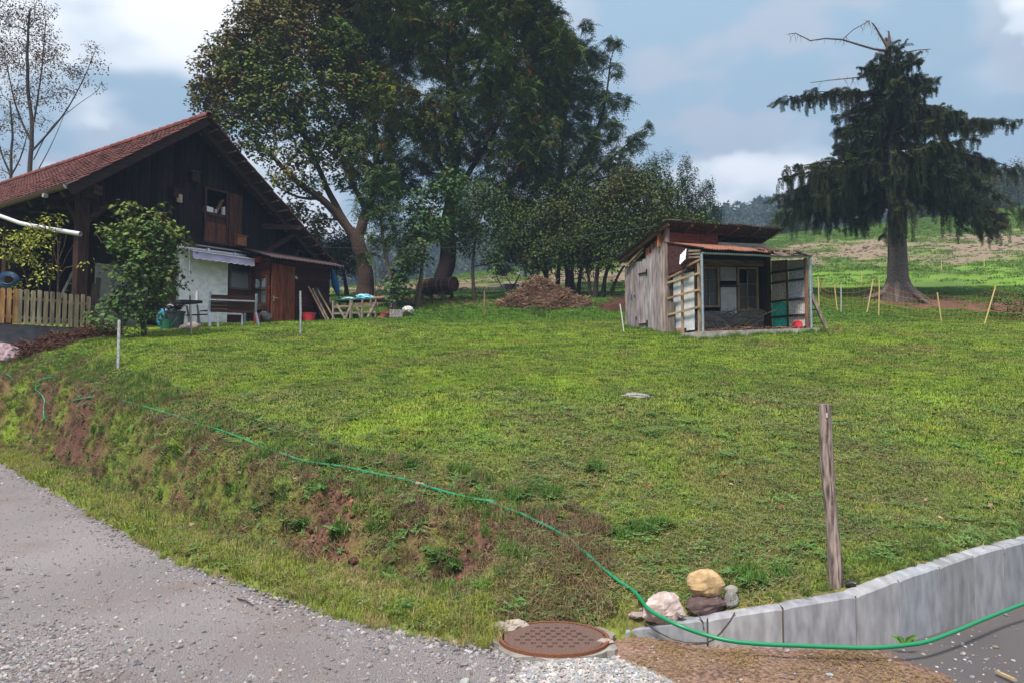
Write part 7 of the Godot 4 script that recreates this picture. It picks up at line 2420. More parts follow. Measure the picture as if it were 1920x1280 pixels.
func build_far_wood() -> void:
	# the wood on the hills: far-off trees that read as one mass
	var kinds := []
	for v in 2:
		var r := RandomNumberGenerator.new()
		r.seed = 70 + v
		var s := shape(Color.WHITE)
		for k in 420:
			var u := r.randf()
			var a := r.randf() * TAU
			var prof: float = (1.0 - u) * 0.26 + 0.02 if v == 0 else 0.40 * sqrt(maxf(0.0, 1.0 - pow(2.0 * u - 0.9, 2.0))) + 0.03
			var rad := prof * (0.75 + 0.4 * r.randf()) * (1.0 + 0.25 * sin(a * 3.0 + u * 9.0))
			var p := Vector3(cos(a) * rad, (0.08 + 0.92 * u) if v == 0 else 0.2 + 0.8 * u, sin(a) * rad)
			var g := r.randf_range(0.6, 1.4)
			s.col = Color(g, g, g)
			var q := 0.075
			var d1 := Vector3(r.randf_range(-1, 1), r.randf_range(-1, 0.4), r.randf_range(-1, 1)).normalized() * q
			var d2 := Vector3(r.randf_range(-1, 1), r.randf_range(-1, 0.4), r.randf_range(-1, 1)).normalized() * q
			s.flat(p, p + d1, p + d2, Vector3(cos(a), 0.5, sin(a)))
		kinds.append(s.mesh())
	var xf := [[], []]
	var cs := [[], []]
	for k in 1500:
		var d := lerpf(150, 236, sqrt(rng.randf()))
		var x := rnd(-0.72, 0.95) * d
		var top := 40.0 + 0.10 * x + 5.0 * coarse.get_noise_2d(x * 0.04, 3.0)
		var y := lerpf(6.0, top, smoothstep(118.0, 230.0, d)) - 3.4
		var v := 0 if rng.randf() < 0.45 else 1
		var h := rnd(8, 15)
		xf[v].append(Transform3D(Basis(Vector3.UP, rnd(0, TAU)).scaled_local(Vector3(h * 0.85, h, h * 0.85)), Vector3(x, y, -d)))
		cs[v].append(jit(Color(0.026, 0.042, 0.024) if v == 0 else Color(0.045, 0.062, 0.022), 0.35))
	for v in 2:
		tag(scatter("wood", kinds[v], M.leaf, xf[v], cs[v]), ["dark conifers of the wood on the hills behind", "broadleaf trees of the wood on the hills behind"][v], "wood", "", "stuff")
	# bushes along the top of the field
	var n := 0
	for q in [[1475, 432, 80, 1.6, 1], [1500, 428, 82, 1.2, 0], [1730, 388, 84, 2.2, 0], [1760, 380, 84, 2.6, 1], [1800, 370, 84, 2.6, 0], [1840, 365, 85, 2.4, 1], [1875, 362, 85, 2.6, 0], [1910, 352, 85, 3.0, 1]]:
		var b := at(q[0], q[1], q[2])
		var g := Vector3(b.x, height(b.x, q[2]), b.z)
		var bl := []
		for k in 5:
			bl.append([q[0] + rnd(-1, 1) * q[3] * 14, 0, q[2] + rnd(-1, 1), q[3] * rnd(0.4, 0.7), q[4]])
		tree_far(g, q[3], q[4], n)
		n += 1

func tree_far(g: Vector3, r: float, tone: int, n: int) -> void:
	var words := ["leftmost pale bush on the field's skyline", "second bush from the left on the field's skyline", "bush on the skyline just right of the spruce trunk", "second bush right of the spruce trunk on the skyline", "third bush right of the spruce trunk on the skyline", "fourth bush right of the spruce trunk on the skyline", "fifth bush right of the spruce trunk on the skyline", "rightmost bush on the field's skyline"]
	var t := thing("skyline_bush", words[n], "bush", g, "bushes along the field's skyline")
	var s := shape(Color(0.05, 0.04, 0.035))
	s.tube([g - Vector3(0, 0.3, 0), g + Vector3(0, r * 0.9, 0)], [0.15, 0.08], 5)
	part("trunk", s, M.bark, t)
	var xf := []
	var cs := []
	for k in 240:
		var d := Vector3(rnd(-1, 1), rnd(-1, 1), rnd(-1, 1)).normalized() * pow(rng.randf(), 0.4)
		xf.append(Transform3D(Basis(Vector3.UP, rnd(0, TAU)).scaled_local(Vector3.ONE * 1.8), g + Vector3(0, r * 1.1, 0) + d * Vector3(r * 1.1, r * 0.95, r)))
		cs.append(jit([Color(0.085, 0.085, 0.035), Color(0.055, 0.095, 0.030)][tone], 0.35))
	var o := scatter("crown", leaf_mesh("broad", 0), M.leaf, xf, cs, t)
	o.position = -t.position
	o.set_meta("kind", "stuff")

# ---------------------------------------------------------------- sward, weeds, litter, stones
func blade(s: Shape, p: Vector3, lean: Vector3, h: float, w: float, curl: float) -> void:
	# tapering bent blade of three faces
	var side := lean.cross(Vector3.UP)
	if side.length() < 0.01: side = Vector3.RIGHT
	side = side.normalized() * w * 0.5
	var m := p + Vector3(0, h * 0.6, 0) + lean * h * 0.35
	var t := p + Vector3(0, h * (1.0 - curl), 0) + lean * h * (0.75 + curl)
	var n := (Vector3.UP * 0.6 - lean).normalized()
	s.flat(p - side, p + side, m + side * 0.8, n)
	s.flat(p - side, m + side * 0.8, m - side * 0.8, n)
	s.flat(m - side * 0.8, m + side * 0.8, t, n)

func tuft(seed_: int, count: int, rad: float, h0: float, h1: float, w: float, curl: float) -> ArrayMesh:
	var r := RandomNumberGenerator.new()
	r.seed = seed_
	var s := shape(Color.WHITE)
	for k in count:
		var a := r.randf() * TAU
		var q := sqrt(r.randf()) * rad
		var g := r.randf_range(0.7, 1.3)
		s.col = Color(g * r.randf_range(0.9, 1.15), g, g * r.randf_range(0.8, 1.1))
		var l := r.randf() * TAU
		blade(s, Vector3(cos(a) * q, -0.008, sin(a) * q), Vector3(cos(l), 0, sin(l)) * r.randf_range(0.1, 0.9), r.randf_range(h0, h1), w * r.randf_range(0.7, 1.3), curl * r.randf())
	return s.mesh()

func clippings(seed_: int) -> ArrayMesh:
	# cut stalks lying flat
	var r := RandomNumberGenerator.new()
	r.seed = seed_
	var s := shape(Color.WHITE)
	for k in 16:
		var p := Vector3(r.randf_range(-0.1, 0.1), r.randf_range(0.012, 0.035), r.randf_range(-0.1, 0.1))
		var a := r.randf() * TAU
		var d := Vector3(cos(a), r.randf_range(-0.15, 0.2), sin(a)) * r.randf_range(0.02, 0.06)
		var sd := d.cross(Vector3.UP).normalized() * r.randf_range(0.0012, 0.0028)
		var g := r.randf_range(0.6, 1.35)
		s.col = Color(g, g, g * r.randf_range(0.8, 1.1))
		var m := p + d * 0.5 + Vector3(0, r.randf_range(-0.004, 0.008), 0)
		s.quad(p - sd, p + sd, m + sd, m - sd, Vector3.UP)
		s.flat(m - sd, m + sd, p + d, Vector3.UP)
	return s.mesh()

func rosette(seed_: int, lobed: bool) -> ArrayMesh:
	var r := RandomNumberGenerator.new()
	r.seed = seed_
	var s := shape(Color.WHITE)
	for k in 9:
		var a := TAU * k / 9.0 + r.randf_range(-0.3, 0.3)
		var d := Vector3(cos(a), r.randf_range(0.05, 0.55), sin(a))
		var g := r.randf_range(0.75, 1.25)
		s.col = Color(g, g, g)
		if lobed:
			for j in 3:
				leaf(s, d.normalized() * 0.02 * j, d + Vector3(sin(a) * (j - 1) * 0.4, 0, -cos(a) * (j - 1) * 0.4), Vector3.UP, r.randf_range(0.03, 0.05), 0.016)
		else:
			leaf(s, Vector3.ZERO, d, Vector3.UP, r.randf_range(0.045, 0.085), r.randf_range(0.018, 0.03))
	return s.mesh()

func clover(seed_: int) -> ArrayMesh:
	var r := RandomNumberGenerator.new()
	r.seed = seed_
	var s := shape(Color.WHITE)
	for k in 14:
		var p := Vector3(r.randf_range(-0.07, 0.07), r.randf_range(0.02, 0.055), r.randf_range(-0.07, 0.07))
		var g := r.randf_range(0.75, 1.25)
		s.col = Color(g, g, g)
		var a0 := r.randf() * TAU
		for j in 3:
			var a := a0 + TAU * j / 3.0
			var d := Vector3(cos(a), 0.15, sin(a)) * 0.016
			var sd := Vector3(-sin(a), 0, cos(a)) * 0.009
			s.quad(p, p + d * 0.7 - sd, p + d * 1.15, p + d * 0.7 + sd, Vector3.UP)
	return s.mesh()

func pebble(seed_: int) -> ArrayMesh:
	var r := RandomNumberGenerator.new()
	r.seed = seed_
	var s := shape(Color.WHITE)
	var ring := []
	for i in 4:
		var row := []
		var th := PI * (i + 0.5) / 4.0
		for j in 6:
			var ph := TAU * (j + 0.5 * (i % 2)) / 6.0
			row.append(Vector3(sin(th) * cos(ph), cos(th) * 0.62, sin(th) * sin(ph)) * r.randf_range(0.8, 1.12))
		ring.append(row)
	for i in 3:
		for j in 6:
			var k := (j + 1) % 6
			s.quad(ring[i][j], ring[i][k], ring[i + 1][k], ring[i + 1][j], ring[i][j])
	for j in range(1, 5):
		s.flat(ring[0][0], ring[0][j], ring[0][j + 1], Vector3.UP)
	return s.mesh()

func slope_basis(x: float, d: float, turn: float) -> Basis:
	var e := 0.15
	var n := Vector3(-(height(x + e, d) - height(x - e, d)) / (2 * e), 1.0, (height(x, d + e) - height(x, d - e)) / (2 * e)).normalized()
	n = n.lerp(Vector3.UP, 0.35).normalized()
	var r := n.cross(Vector3(sin(turn), 0, cos(turn))).normalized()
	return Basis(r, n, r.cross(n))

func blocked(x: float, d: float) -> bool:
	# no grass inside the hen house, the barn, the lean-to or under the heaps
	var p := Vector3(x, 0, -d)
	var q := p - HEN
	var w := q.dot(HEN_W)
	var l := q.dot(HEN_L)
	if w > 0.02 and w < 3.6 and l > -0.12 and l < 2.95: return true
	q = p - BARN
	var s := q.dot(GABLE)
	var o := q.dot(FRONT)
	if s > -3.5 and s < 8.3 and o < 0.1: return true
	if s > 5.05 and s < 7.6 and o < 1.05 and o > -1: return true
	if s > -3.5 and s < 2.4 and o < 1.4: return true
	if Vector2((x - 1.2) / 0.34, (d - 4.86) / 0.17).length() < 1.0: return true   # the stones by the wall
	return Vector2(x - 0.9, (d - 27.2) * 1.3).length() < 1.3

func build_sward() -> void:
	var short_a := tuft(1, 20, 0.055, 0.022, 0.055, 0.0055, 0.5)
	var short_b := tuft(2, 16, 0.06, 0.018, 0.045, 0.0060, 0.8)
	var far_t := tuft(4, 90, 0.125, 0.02, 0.05, 0.0075, 0.6)
	var xfar := []
	var cfar := []
	var xa := []
	var ca := []
	var xb := []
	var cb := []
	var xs := []
	var cs := []
	var xv := []
	var cv := []
	var d := 4.35
	while d < 33.0:
		var sp := 0.044 * pow(d / 5.0, 0.85)
		var half := d * 0.78 + 0.5
		var x := -half
		if d < 13.0: half = d * 1.05
		while x < half:
			var px := x + rnd(-0.5, 0.5) * sp
			var pd := d + rnd(-0.5, 0.5) * sp
			x += sp
			var s := behind(px, pd)
			if s < 0.02 or (px > 0.7 and s < 0.14) or (px > -0.1 and px < 0.75 and s < 0.06): continue
			if (d > 15.0 or d < 5.3) and blocked(px, pd): continue
			var b := bare(px, pd)
			var plo := ploughed(px, pd)
			if rng.randf() < maxf(b * 0.93, plo * 0.97): 
				continue
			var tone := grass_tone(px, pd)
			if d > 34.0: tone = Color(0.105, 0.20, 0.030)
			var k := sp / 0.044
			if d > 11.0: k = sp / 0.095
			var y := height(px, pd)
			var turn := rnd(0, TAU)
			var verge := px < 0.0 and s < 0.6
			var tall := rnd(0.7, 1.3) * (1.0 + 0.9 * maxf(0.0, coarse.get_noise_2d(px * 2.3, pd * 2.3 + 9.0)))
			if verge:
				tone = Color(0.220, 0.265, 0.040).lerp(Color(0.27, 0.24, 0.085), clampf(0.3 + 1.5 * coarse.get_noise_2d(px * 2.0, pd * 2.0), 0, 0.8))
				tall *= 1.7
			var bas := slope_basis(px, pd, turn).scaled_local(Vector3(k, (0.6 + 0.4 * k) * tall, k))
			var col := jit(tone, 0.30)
			if rng.randf() < 0.05:
				col = jit(Color(0.075, 0.145, 0.028), 0.3)
				bas = bas.scaled_local(Vector3(1, 1.5, 1))
			if d > 11.0:
				xfar.append(Transform3D(bas, Vector3(px, y, -pd)))
				cfar.append(col)
			elif rng.randf() < 0.5:
				xa.append(Transform3D(bas, Vector3(px, y, -pd)))
				ca.append(col)
			else:
				xb.append(Transform3D(bas, Vector3(px, y, -pd)))
				cb.append(col)
			# dry cut grass lying about, most on the lower bank
			var dry := lerp_table(pd, [4.0, 6.5, 10.0, 14.0, 22.0], [0.75, 0.6, 0.42, 0.3, 0.2]) * clampf(0.6 + 1.6 * coarse.get_noise_2d(px * 1.3 + 60.0, pd * 1.3), 0.05, 1.6)
			if verge: dry = 0.35
			if rng.randf() < dry:
				xs.append(Transform3D(slope_basis(px, pd, rnd(0, TAU)).scaled_local(Vector3(k, 1.0 + 0.2 * k, k) * rnd(0.7, 1.2)), Vector3(px + rnd(-sp, sp), y + 0.006, -pd)))
				cs.append(jit(Color(0.20, 0.165, 0.085) if rng.randf() < 0.45 else Color(0.135, 0.140, 0.060), 0.4))
			if rng.randf() < 0.075 * clampf(1.0 + 2.0 * coarse.get_noise_2d(px * 1.7 + 20.0, pd * 1.7), 0.1, 2.5) and d < 22.0:
				xv.append(Transform3D(slope_basis(px, pd, rnd(0, TAU)).scaled_local(Vector3.ONE * rnd(0.6, 1.2) * (0.6 + 0.4 * k)), Vector3(px, y + 0.01, -pd)))
				cv.append(jit(Color(0.085, 0.165, 0.040), 0.3))
		d += sp
	tag(scatter("lawn_grass", short_a, M.blade, xa, ca), "short mown grass covering the hillside", "grass", "", "stuff")
	tag(scatter("lawn_grass", far_t, M.blade, xfar, cfar), "mown grass on the upper slope below the buildings", "grass", "", "stuff")
	tag(scatter("lawn_grass", short_b, M.blade, xb, cb), "flatter tufts of mown grass mixed into the sward", "grass", "", "stuff")
	tag(scatter("hay", clippings(3), M.straw, xs, cs), "dry cut grass lying on the mown bank", "cut grass", "", "stuff")
	# broad-leaved weeds
	var parts := [[], [], []]
	var pc := [[], [], []]
	for i in xv.size():
		var k := rng.randi() % 3
		parts[k].append(xv[i])
		pc[k].append(cv[i])
	var meshes := [rosette(5, false), rosette(6, true), clover(7)]
	for k in 3:
		tag(scatter("weeds", meshes[k], M.blade, parts[k], pc[k]), ["broad-leaved weeds growing in the lawn", "dandelion rosettes growing in the lawn", "clover patches growing in the lawn"][k], "weeds", "", "stuff")
	print("grass ", xa.size() + xb.size(), " hay ", xs.size(), " weeds ", xv.size())

func build_bank_growth() -> void:
	# longer grass and weeds that the mower missed along the ditch and the crest
	var long := tuft(21, 46, 0.07, 0.10, 0.26, 0.0065, 0.9)
	var dead := tuft(22, 40, 0.09, 0.06, 0.2, 0.005, 1.4)
	var xg := []
	var cg := []
	var xd := []
	var cd := []
	var xw := []
	var cw := []
	for k in 7000:
		var x := rnd(-13.0, 0.75)
		var u := rng.randf()
		var s := lerpf(0.42, 2.0, u)
		var d := edge(x) + s / 0.74
		if x > -0.1:
			s = rnd(0.05, 1.4)
			d = edge(x) + s / 0.9
		var y := height(x, d)
		var n := coarse.get_noise_2d(x * 2.4 + 5.0, d * 2.4)
		var p := Vector3(x, y, -d)
		if rng.randf() < 0.36 and n > 0.02:
			xg.append(Transform3D(Basis(Vector3.UP, rnd(0, TAU)).scaled_local(Vector3.ONE * rnd(0.35, 0.8)), p))
			cg.append(jit(Color(0.085, 0.165, 0.030) if rng.randf() < 0.7 else Color(0.15, 0.19, 0.05), 0.25))
		elif rng.randf() < (0.62 if s < 1.35 else 0.2):
			xd.append(Transform3D(slope_basis(x, d, rnd(0, TAU)).scaled_local(Vector3.ONE * rnd(0.35, 0.95)), p))
			cd.append(jit(Color(0.20, 0.145, 0.085) if rng.randf() < 0.6 else Color(0.15, 0.10, 0.07), 0.35))
		elif n < 0.12 and rng.randf() < 0.5:
			xw.append(Transform3D(slope_basis(x, d, rnd(0, TAU)).scaled_local(Vector3.ONE * rnd(0.7, 1.5)), p + Vector3(0, 0.02, 0)))
			cw.append(jit(Color(0.075, 0.140, 0.036), 0.35))
	# the tufts one can point at along the hose and at the stones
	for q in [[612, 898, 12], [600, 915, 10], [830, 1050, 14], [845, 1065, 10], [960, 935, 12], [1040, 930, 12], [1010, 925, 8], [780, 880, 8], [640, 870, 8], [1390, 1085, 10], [1420, 1100, 8], [1200, 1000, 12], [1160, 1010, 10], [1230, 990, 8], [330, 850, 10], [230, 830, 12], [180, 810, 10], [480, 950, 12], [430, 920, 8], [560, 990, 12], [710, 990, 8], [640, 1000, 10], [520, 930, 8], [720, 1090, 10], [1460, 1085, 8], [1120, 880, 8]]:
		for k in q[2]:
			var p := on(q[0] + rnd(-16, 16), q[1] + rnd(-9, 9))
			xg.append(Transform3D(Basis(Vector3.UP, rnd(0, TAU)).scaled_local(Vector3.ONE * rnd(0.35, 0.7)), p))
			cg.append(jit(Color(0.075, 0.165, 0.030), 0.25))
			if k % 3 == 0:
				xw.append(Transform3D(Basis(Vector3.UP, rnd(0, TAU)).scaled_local(Vector3.ONE * rnd(0.8, 1.7)), p + Vector3(rnd(-0.1, 0.1), 0.03, rnd(-0.1, 0.1))))
				cw.append(jit(Color(0.070, 0.150, 0.036), 0.3))
	for k in 1500:
		var x := rnd(-9.0, -0.1)
		if rng.randf() < 0.5: x = rnd(-4.0, -0.1)
		var s := rnd(0.34, 0.85)
		var d := edge(x) + s / 0.74
		if coarse.get_noise_2d(x * 2.0 + 33.0, d * 2.0) < -0.08: continue
		xd.append(Transform3D(slope_basis(x, d, rnd(0, TAU)).scaled_local(Vector3(1.1, 0.45, 1.1) * rnd(0.6, 1.1)), Vector3(x, height(x, d), -d)))
		cd.append(jit(Color(0.32, 0.255, 0.125), 0.3))
	# rough grass of the verge, straggling over the edge of the lane
	for k in 2600:
		var x := rnd(-12.0, 0.0)
		if rng.randf() < 0.6: x = rnd(-5.0, 0.0)
		var s := rnd(-0.12, 0.7)
		if s < 0.06 and rng.randf() < 0.55 - 1.2 * coarse.get_noise_2d(x * 3.0, 8.0): continue
		var d := edge(x) + s / 0.74
		var y := maxf(height(x, d), lane(d) - 0.01) if s < 0.05 else height(x, d)
		xg.append(Transform3D(Basis(Vector3.UP, rnd(0, TAU)).scaled_local(Vector3.ONE * rnd(0.22, 0.5)), Vector3(x, y, -d)))
		cg.append(jit(Color(0.22, 0.27, 0.045) if rng.randf() < 0.65 else Color(0.32, 0.275, 0.12), 0.25))
	# along the top of the wall, round the post, the hen house slab, the stakes
	for k in 260:
		var x := rnd(0.8, 4.4)
		var d := edge(x) + rnd(0.12, 0.5)
		if blocked(x, d): continue
		xg.append(Transform3D(Basis(Vector3.UP, rnd(0, TAU)).scaled_local(Vector3.ONE * rnd(0.2, 0.42)), Vector3(x, height(x, d), -d)))
		cg.append(jit(Color(0.10, 0.155, 0.035), 0.3))
	for k in 150:
		var p := hp(rnd(-0.4, 3.8), 0, rnd(-0.3, -0.14)) if k % 3 else hp(rnd(-0.25, -0.06), 0, rnd(0.0, 3.0))
		p = ground(p)
		xg.append(Transform3D(Basis(Vector3.UP, rnd(0, TAU)).scaled_local(Vector3.ONE * rnd(0.3, 0.8)), p))
		cg.append(jit(Color(0.10, 0.19, 0.03), 0.3))
	for k in 170:
		var x := rnd(-4.5, 6.5)
		var d := rnd(24.5, 29.5)
		if blocked(x, d): continue
		xg.append(Transform3D(Basis(Vector3.UP, rnd(0, TAU)).scaled_local(Vector3.ONE * rnd(0.6, 1.4)), Vector3(x, height(x, d), -d)))
		cg.append(jit(Color(0.060, 0.115, 0.025), 0.35))
	tag(scatter("long_grass", long, M.blade, xg, cg), "longer green grass tufts along the ditch and edges", "grass", "", "stuff")
	tag(scatter("dead_grass", dead, M.straw, xd, cd), "dead brown grass hanging over the bank", "grass", "", "stuff")
	tag(scatter("ditch_weeds", rosette(31, false), M.blade, xw, cw), "leafy weeds growing on the ditch bank", "weeds", "", "stuff")
	# a lone dock plant at the foot of the wall
	var dk := thing("dock_plant", "lone green dock plant at the foot of the curved wall", "plant", Vector3(2.47, 0.0, -4.62))
	for k in 6:
		var s := shape(jit(Color(0.085, 0.19, 0.04), 0.25))
		var a := rnd(-2.4, 2.4)
		leaf(s, at(1697, 1205, 4.58), Vector3(sin(a), rnd(0.3, 1.2), absf(cos(a)) * 0.4), Vector3(0, 0.5, 0.8), rnd(0.06, 0.1), 0.034)
		part("blade", s, M.blade, dk)
	var st := shape(Color(0.10, 0.16, 0.05))
	st.tube([at(1697, 1210, 4.58), at(1697, 1203, 4.58)], [0.006, 0.004], 5)
	part("stem", st, M.blade, dk)

func build_litter() -> void:
	# fallen leaves
	var s := shape(Color.WHITE)
	palm_leaf(s, Vector3.ZERO, Vector3(1, 0.1, 0), Vector3.UP, 0.07)
	var xf := []
	var cs := []
	for k in 420:
		var d := lerpf(5.0, 22.0, pow(rng.randf(), 1.4))
		var x := rnd(-0.7, 0.75) * d
		if behind(x, d) < 0.3 or blocked(x, d): continue
		xf.append(Transform3D(Basis(Vector3(rnd(-0.4, 0.4), 1, rnd(-0.4, 0.4)).normalized(), rnd(0, TAU)).scaled_local(Vector3.ONE * rnd(0.5, 1.1)), Vector3(x, height(x, d) + rnd(0.035, 0.055), -d)))
		cs.append(jit(Color(0.22, 0.10, 0.045) if rng.randf() < 0.6 else Color(0.30, 0.20, 0.12), 0.35))
	for k in 900:
		var a := rnd(0, TAU)
		var q := sqrt(rng.randf())
		var x := -3.4 + cos(a) * q * 4.0
		var d := 28.3 + sin(a) * q * 1.8
		xf.append(Transform3D(Basis(Vector3(rnd(-0.4, 0.4), 1, rnd(-0.4, 0.4)).normalized(), rnd(0, TAU)).scaled_local(Vector3.ONE * rnd(0.8, 1.6)), Vector3(x, height(x, d) + rnd(0.02, 0.05), -d)))
		cs.append(jit(Color(0.15, 0.062, 0.036), 0.4))
	tag(scatter("fallen_leaves", s.mesh(), M.leaf, xf, cs), "brown fallen leaves on the grass and under the trees", "leaves", "", "stuff")
	# clods of red earth on the bank
	var clod := pebble(8)
	xf = []
	cs = []
	for k in 9000:
		var x := rnd(-12.0, 0.7)
		if rng.randf() < 0.5: x = rnd(-4.5, 0.7)
		var s1 := rnd(0.6, 2.2) if x < -0.1 else rnd(0.0, 1.2)
		var d := edge(x) + s1 / (0.74 if x < 0.0 else 0.9)
		if rng.randf() > bare(x, d): continue
		var big := rnd(0.006, 0.022) + (rnd(0.0, 0.04) if rng.randf() < 0.08 else 0.0)
		xf.append(Transform3D(Basis(Vector3(rnd(-1, 1), rnd(-1, 1), rnd(-1, 1)).normalized(), rnd(0, TAU)).scaled_local(Vector3(big * rnd(0.9, 1.6), big, big)), Vector3(x, height(x, d) + big * 0.2, -d)))
		cs.append(jit(Color(0.135, 0.072, 0.055), 0.4))
	tag(scatter("soil_clods", clod, M.soil, xf, cs), "crumbs and clods of red soil on the cut bank", "soil", "", "stuff")
	# rough growth and dung clods on the far field
	xf = []
	cs = []
	var gx := []
	var gc := []
	for k in 16000:
		var d := lerpf(33.0, 78.0, sqrt(rng.randf()))
		var x := rnd(-0.25, 0.75) * d
		var pl := ploughed(x, d)
		var p := Vector3(x, height(x, d), -d)
		if rng.randf() < pl:
			if rng.randf() < 0.4:
				var big := rnd(0.05, 0.16)
				xf.append(Transform3D(Basis(Vector3.UP, rnd(0, TAU)).scaled_local(Vector3(big * 1.4, big * 0.6, big)), p))
				cs.append(jit(Color(0.17, 0.115, 0.09), 0.5))
		else:
			gx.append(Transform3D(Basis(Vector3.UP, rnd(0, TAU)).scaled_local(Vector3(3.2, rnd(1.2, 2.6), 3.2)), p))
			gc.append(jit(Color(0.11, 0.20, 0.030), 0.35))
	tag(scatter("field_clods", clod, M.soil, xf, cs), "brown clods on the dunged band of the far field", "clods", "", "stuff")
	tag(scatter("field_grass", tuft(41, 60, 0.13, 0.03, 0.07, 0.009, 0.5), M.blade, gx, gc), "rough grass of the far field", "grass", "", "stuff")
	# gravel
	var pa := pebble(1)
	var pb := pebble(2)
	var xs := [[], []]
	var pc := [[], []]
	var tones := [Color(0.22, 0.215, 0.235), Color(0.27, 0.25, 0.255), Color(0.15, 0.148, 0.165), Color(0.24, 0.20, 0.195), Color(0.32, 0.31, 0.31), Color(0.19, 0.155, 0.15)]
	for k in 110000:
		var d := 2.9 + 10.0 * pow(rng.randf(), 2.0)
		var x := rnd(-0.72, 0.4) * d
		var s1 := behind(minf(x, -0.2), d) if x < -0.2 else (d - (4.7 - (x + 0.2) * 0.8)) * 0.74
		if s1 > 0.05 or x > 0.9: continue
		# loose stones gather along the edge and in the lower left corner
		var near := 1.0 - smoothstep(0.0, 0.55, -s1)
		var corner := smoothstep(-0.9, -1.7, s1) * clampf(0.6 + 1.6 * coarse.get_noise_2d(x * 1.5, d * 1.5), 0, 1)
		if rng.randf() > 0.3 + 0.6 * near + 0.7 * corner: continue
		var big := rnd(0.0025, 0.0065) + (rnd(0.0, 0.010) if rng.randf() < 0.2 + 0.6 * maxf(near, corner) else 0.0) + (rnd(0.0, 0.02) if rng.randf() < 0.012 else 0.0)
		var y := lane(d) + 0.010 * coarse.get_noise_2d(x * 4.0, s1 * 4.0) + big * 0.2
		if s1 > -0.12: y -= 0.03 * smoothstep(-0.12, 0.08, s1)
		var v := rng.randi() % 2
		xs[v].append(Transform3D(Basis(Vector3(rnd(-1, 1), 2, rnd(-1, 1)).normalized(), rnd(0, TAU)).scaled_local(Vector3(big * rnd(0.8, 1.4), big, big)), Vector3(x, y, -d)))
		pc[v].append(jit(tones[rng.randi() % 6], 0.25))
	# chippings before the drain
	for k in 9000:
		var a := rnd(0, TAU)
		var q := sqrt(rng.randf())
		var x := 0.42 + cos(a) * q * 0.62
		var d := 3.9 + sin(a) * q * 0.74
		if Vector2(x - 0.265, d - 4.8).length() < 0.40: continue
		if q > 0.75 and rng.randf() < 0.5: continue
		var big := rnd(0.005, 0.011) + (rnd(0.0, 0.012) if rng.randf() < 0.1 else 0.0)
		var v := rng.randi() % 2
		xs[v].append(Transform3D(Basis(Vector3(rnd(-1, 1), 2, rnd(-1, 1)).normalized(), rnd(0, TAU)).scaled_local(Vector3(big * rnd(0.8, 1.5), big, big)), Vector3(x, 0.012 - 0.05 * smoothstep(0.6, 1.0, q) + rnd(0.0, 0.008), -d)))
		pc[v].append(jit([Color(0.33, 0.32, 0.33), Color(0.42, 0.40, 0.385), Color(0.24, 0.25, 0.28), Color(0.36, 0.31, 0.29)][rng.randi() % 4], 0.2))
	# scattered stones on the earth strip and the tarmac
	for k in 900:
		var x := rnd(0.8, 4.5)
		var d := edge(x) - rnd(0.03, 1.6)
		if d < 2.9: continue
		var big := rnd(0.003, 0.009) + (rnd(0.0, 0.012) if rng.randf() < 0.08 else 0.0)
		if x > 3.0 and rng.randf() < 0.7: continue
		var v := rng.randi() % 2
		xs[v].append(Transform3D(Basis(Vector3.UP, rnd(0, TAU)).scaled_local(Vector3(big * 1.3, big, big)), Vector3(x, strip_y(x, d) + big * 0.4, -d)))
		pc[v].append(jit(tones[rng.randi() % 6] * 1.2, 0.25))
	for v in 2:
		tag(scatter("gravel", [pa, pb][v], M.stone, xs[v], pc[v]), ["loose grey gravel on the lane", "loose angular stones on the lane and chippings"][v], "gravel", "", "stuff")
	# straw and dry leaves on the earth strip
	xf = []
	cs = []
	for k in 2600:
		var x := rnd(0.7, 3.2)
		var d := edge(x) - rnd(0.03, 1.7)
		if x > 2.15 + (4.5 - d) * 0.55: continue
		if rng.randf() > 0.35 + 0.9 * maxf(0.0, coarse.get_noise_2d(x * 3.0, d * 5.0)): continue
		xf.append(Transform3D(Basis(Vector3.UP, rnd(0, TAU)).scaled_local(Vector3(0.8, 0.6, 0.8)), Vector3(x, strip_y(x, d), -d)))
		cs.append(jit(Color(0.28, 0.19, 0.09), 0.4))
	tag(scatter("straw", clippings(9), M.straw, xf, cs), "dry straw on the earth strip before the wall", "straw", "", "stuff")
	# flat grey stone showing through the lawn
	var g := on(1192, 740)
	tag(part("field_stone", rock(g + Vector3(0, -0.01, 0), Vector3(0.22, 0.05, 0.26), 61, Color(0.26, 0.24, 0.24), 0.2), M.stone), "flat grey stone showing through the middle of the lawn", "stone")
	# rail splinter lying at the tarmac edge
	var sp := shape(Color(0.40, 0.29, 0.17))
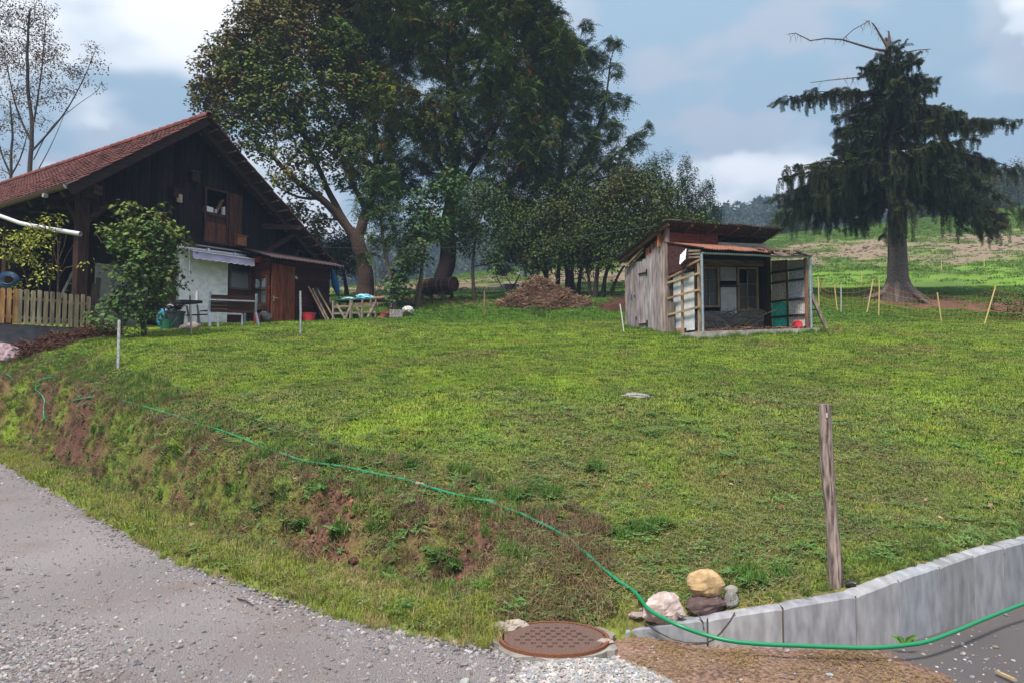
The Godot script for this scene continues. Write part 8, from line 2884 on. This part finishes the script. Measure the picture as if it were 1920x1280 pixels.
	sp.beam(at(1868, 1245, 4.25) * Vector3(1, 0, 1) + Vector3(0, 0.004, 0), at(1905, 1262, 4.12) * Vector3(1, 0, 1) + Vector3(0, 0.006, 0), 0.016, 0.012)
	tag(part("wood_splinter", sp, M.wood_flat), "pale wood splinter lying at the lower right corner", "splinter")
	var tw := shape(Color(0.05, 0.04, 0.035))
	var ta := Vector3(-1.9, 0.012, -4.9)
	tw.tube([at(445, 1112, 5.62) * Vector3(1, 0, 1) + Vector3(0, 0.015, 0), at(460, 1118, 5.55) * Vector3(1, 0, 1) + Vector3(0, 0.02, 0), at(475, 1124, 5.46) * Vector3(1, 0, 1) + Vector3(0, 0.012, 0)], [0.006, 0.006, 0.003], 5)
	tag(part("twig", tw, M.bark), "dark twig lying on the gravel lane", "twig")

func strip_y(x: float, d: float) -> float:
	var y := -0.012 + 0.03 * coarse.get_noise_2d(x * 2.0, d * 3.0) + 0.012 * fine.get_noise_2d(x * 8.0, d * 8.0)
	y -= 0.05 * smoothstep(-0.15, 0.35, x - 2.35 - (4.5 - d) * 0.55)
	return maxf(y, -0.022)

const SKY_ENERGY := 0.57
const EXPOSURE := 2.0
const SUN_ENERGY := 1.05

func _ready() -> void:
	rng.seed = 7
	fine.seed = 3
	fine.frequency = 0.25
	fine.fractal_octaves = 3
	coarse.seed = 11
	coarse.frequency = 0.25
	coarse.fractal_octaves = 4
	setup()
	materials()
	land()
	rng.seed = 100
	build_barn()
	rng.seed = 101
	build_annex()
	rng.seed = 102
	build_henhouse()
	rng.seed = 103
	build_picket_fence()
	rng.seed = 104
	build_bench_group()
	rng.seed = 105
	build_barrel()
	rng.seed = 106
	build_stakes()
	rng.seed = 107
	build_retaining_wall()
	rng.seed = 108
	build_drain()
	rng.seed = 109
	build_hose()
	rng.seed = 110
	build_net_fence()
	rng.seed = 111
	build_trees()
	rng.seed = 112
	build_spruce()
	rng.seed = 113
	build_far_wood()
	rng.seed = 114
	build_sward()
	rng.seed = 115
	build_bank_growth()
	rng.seed = 116
	build_litter()
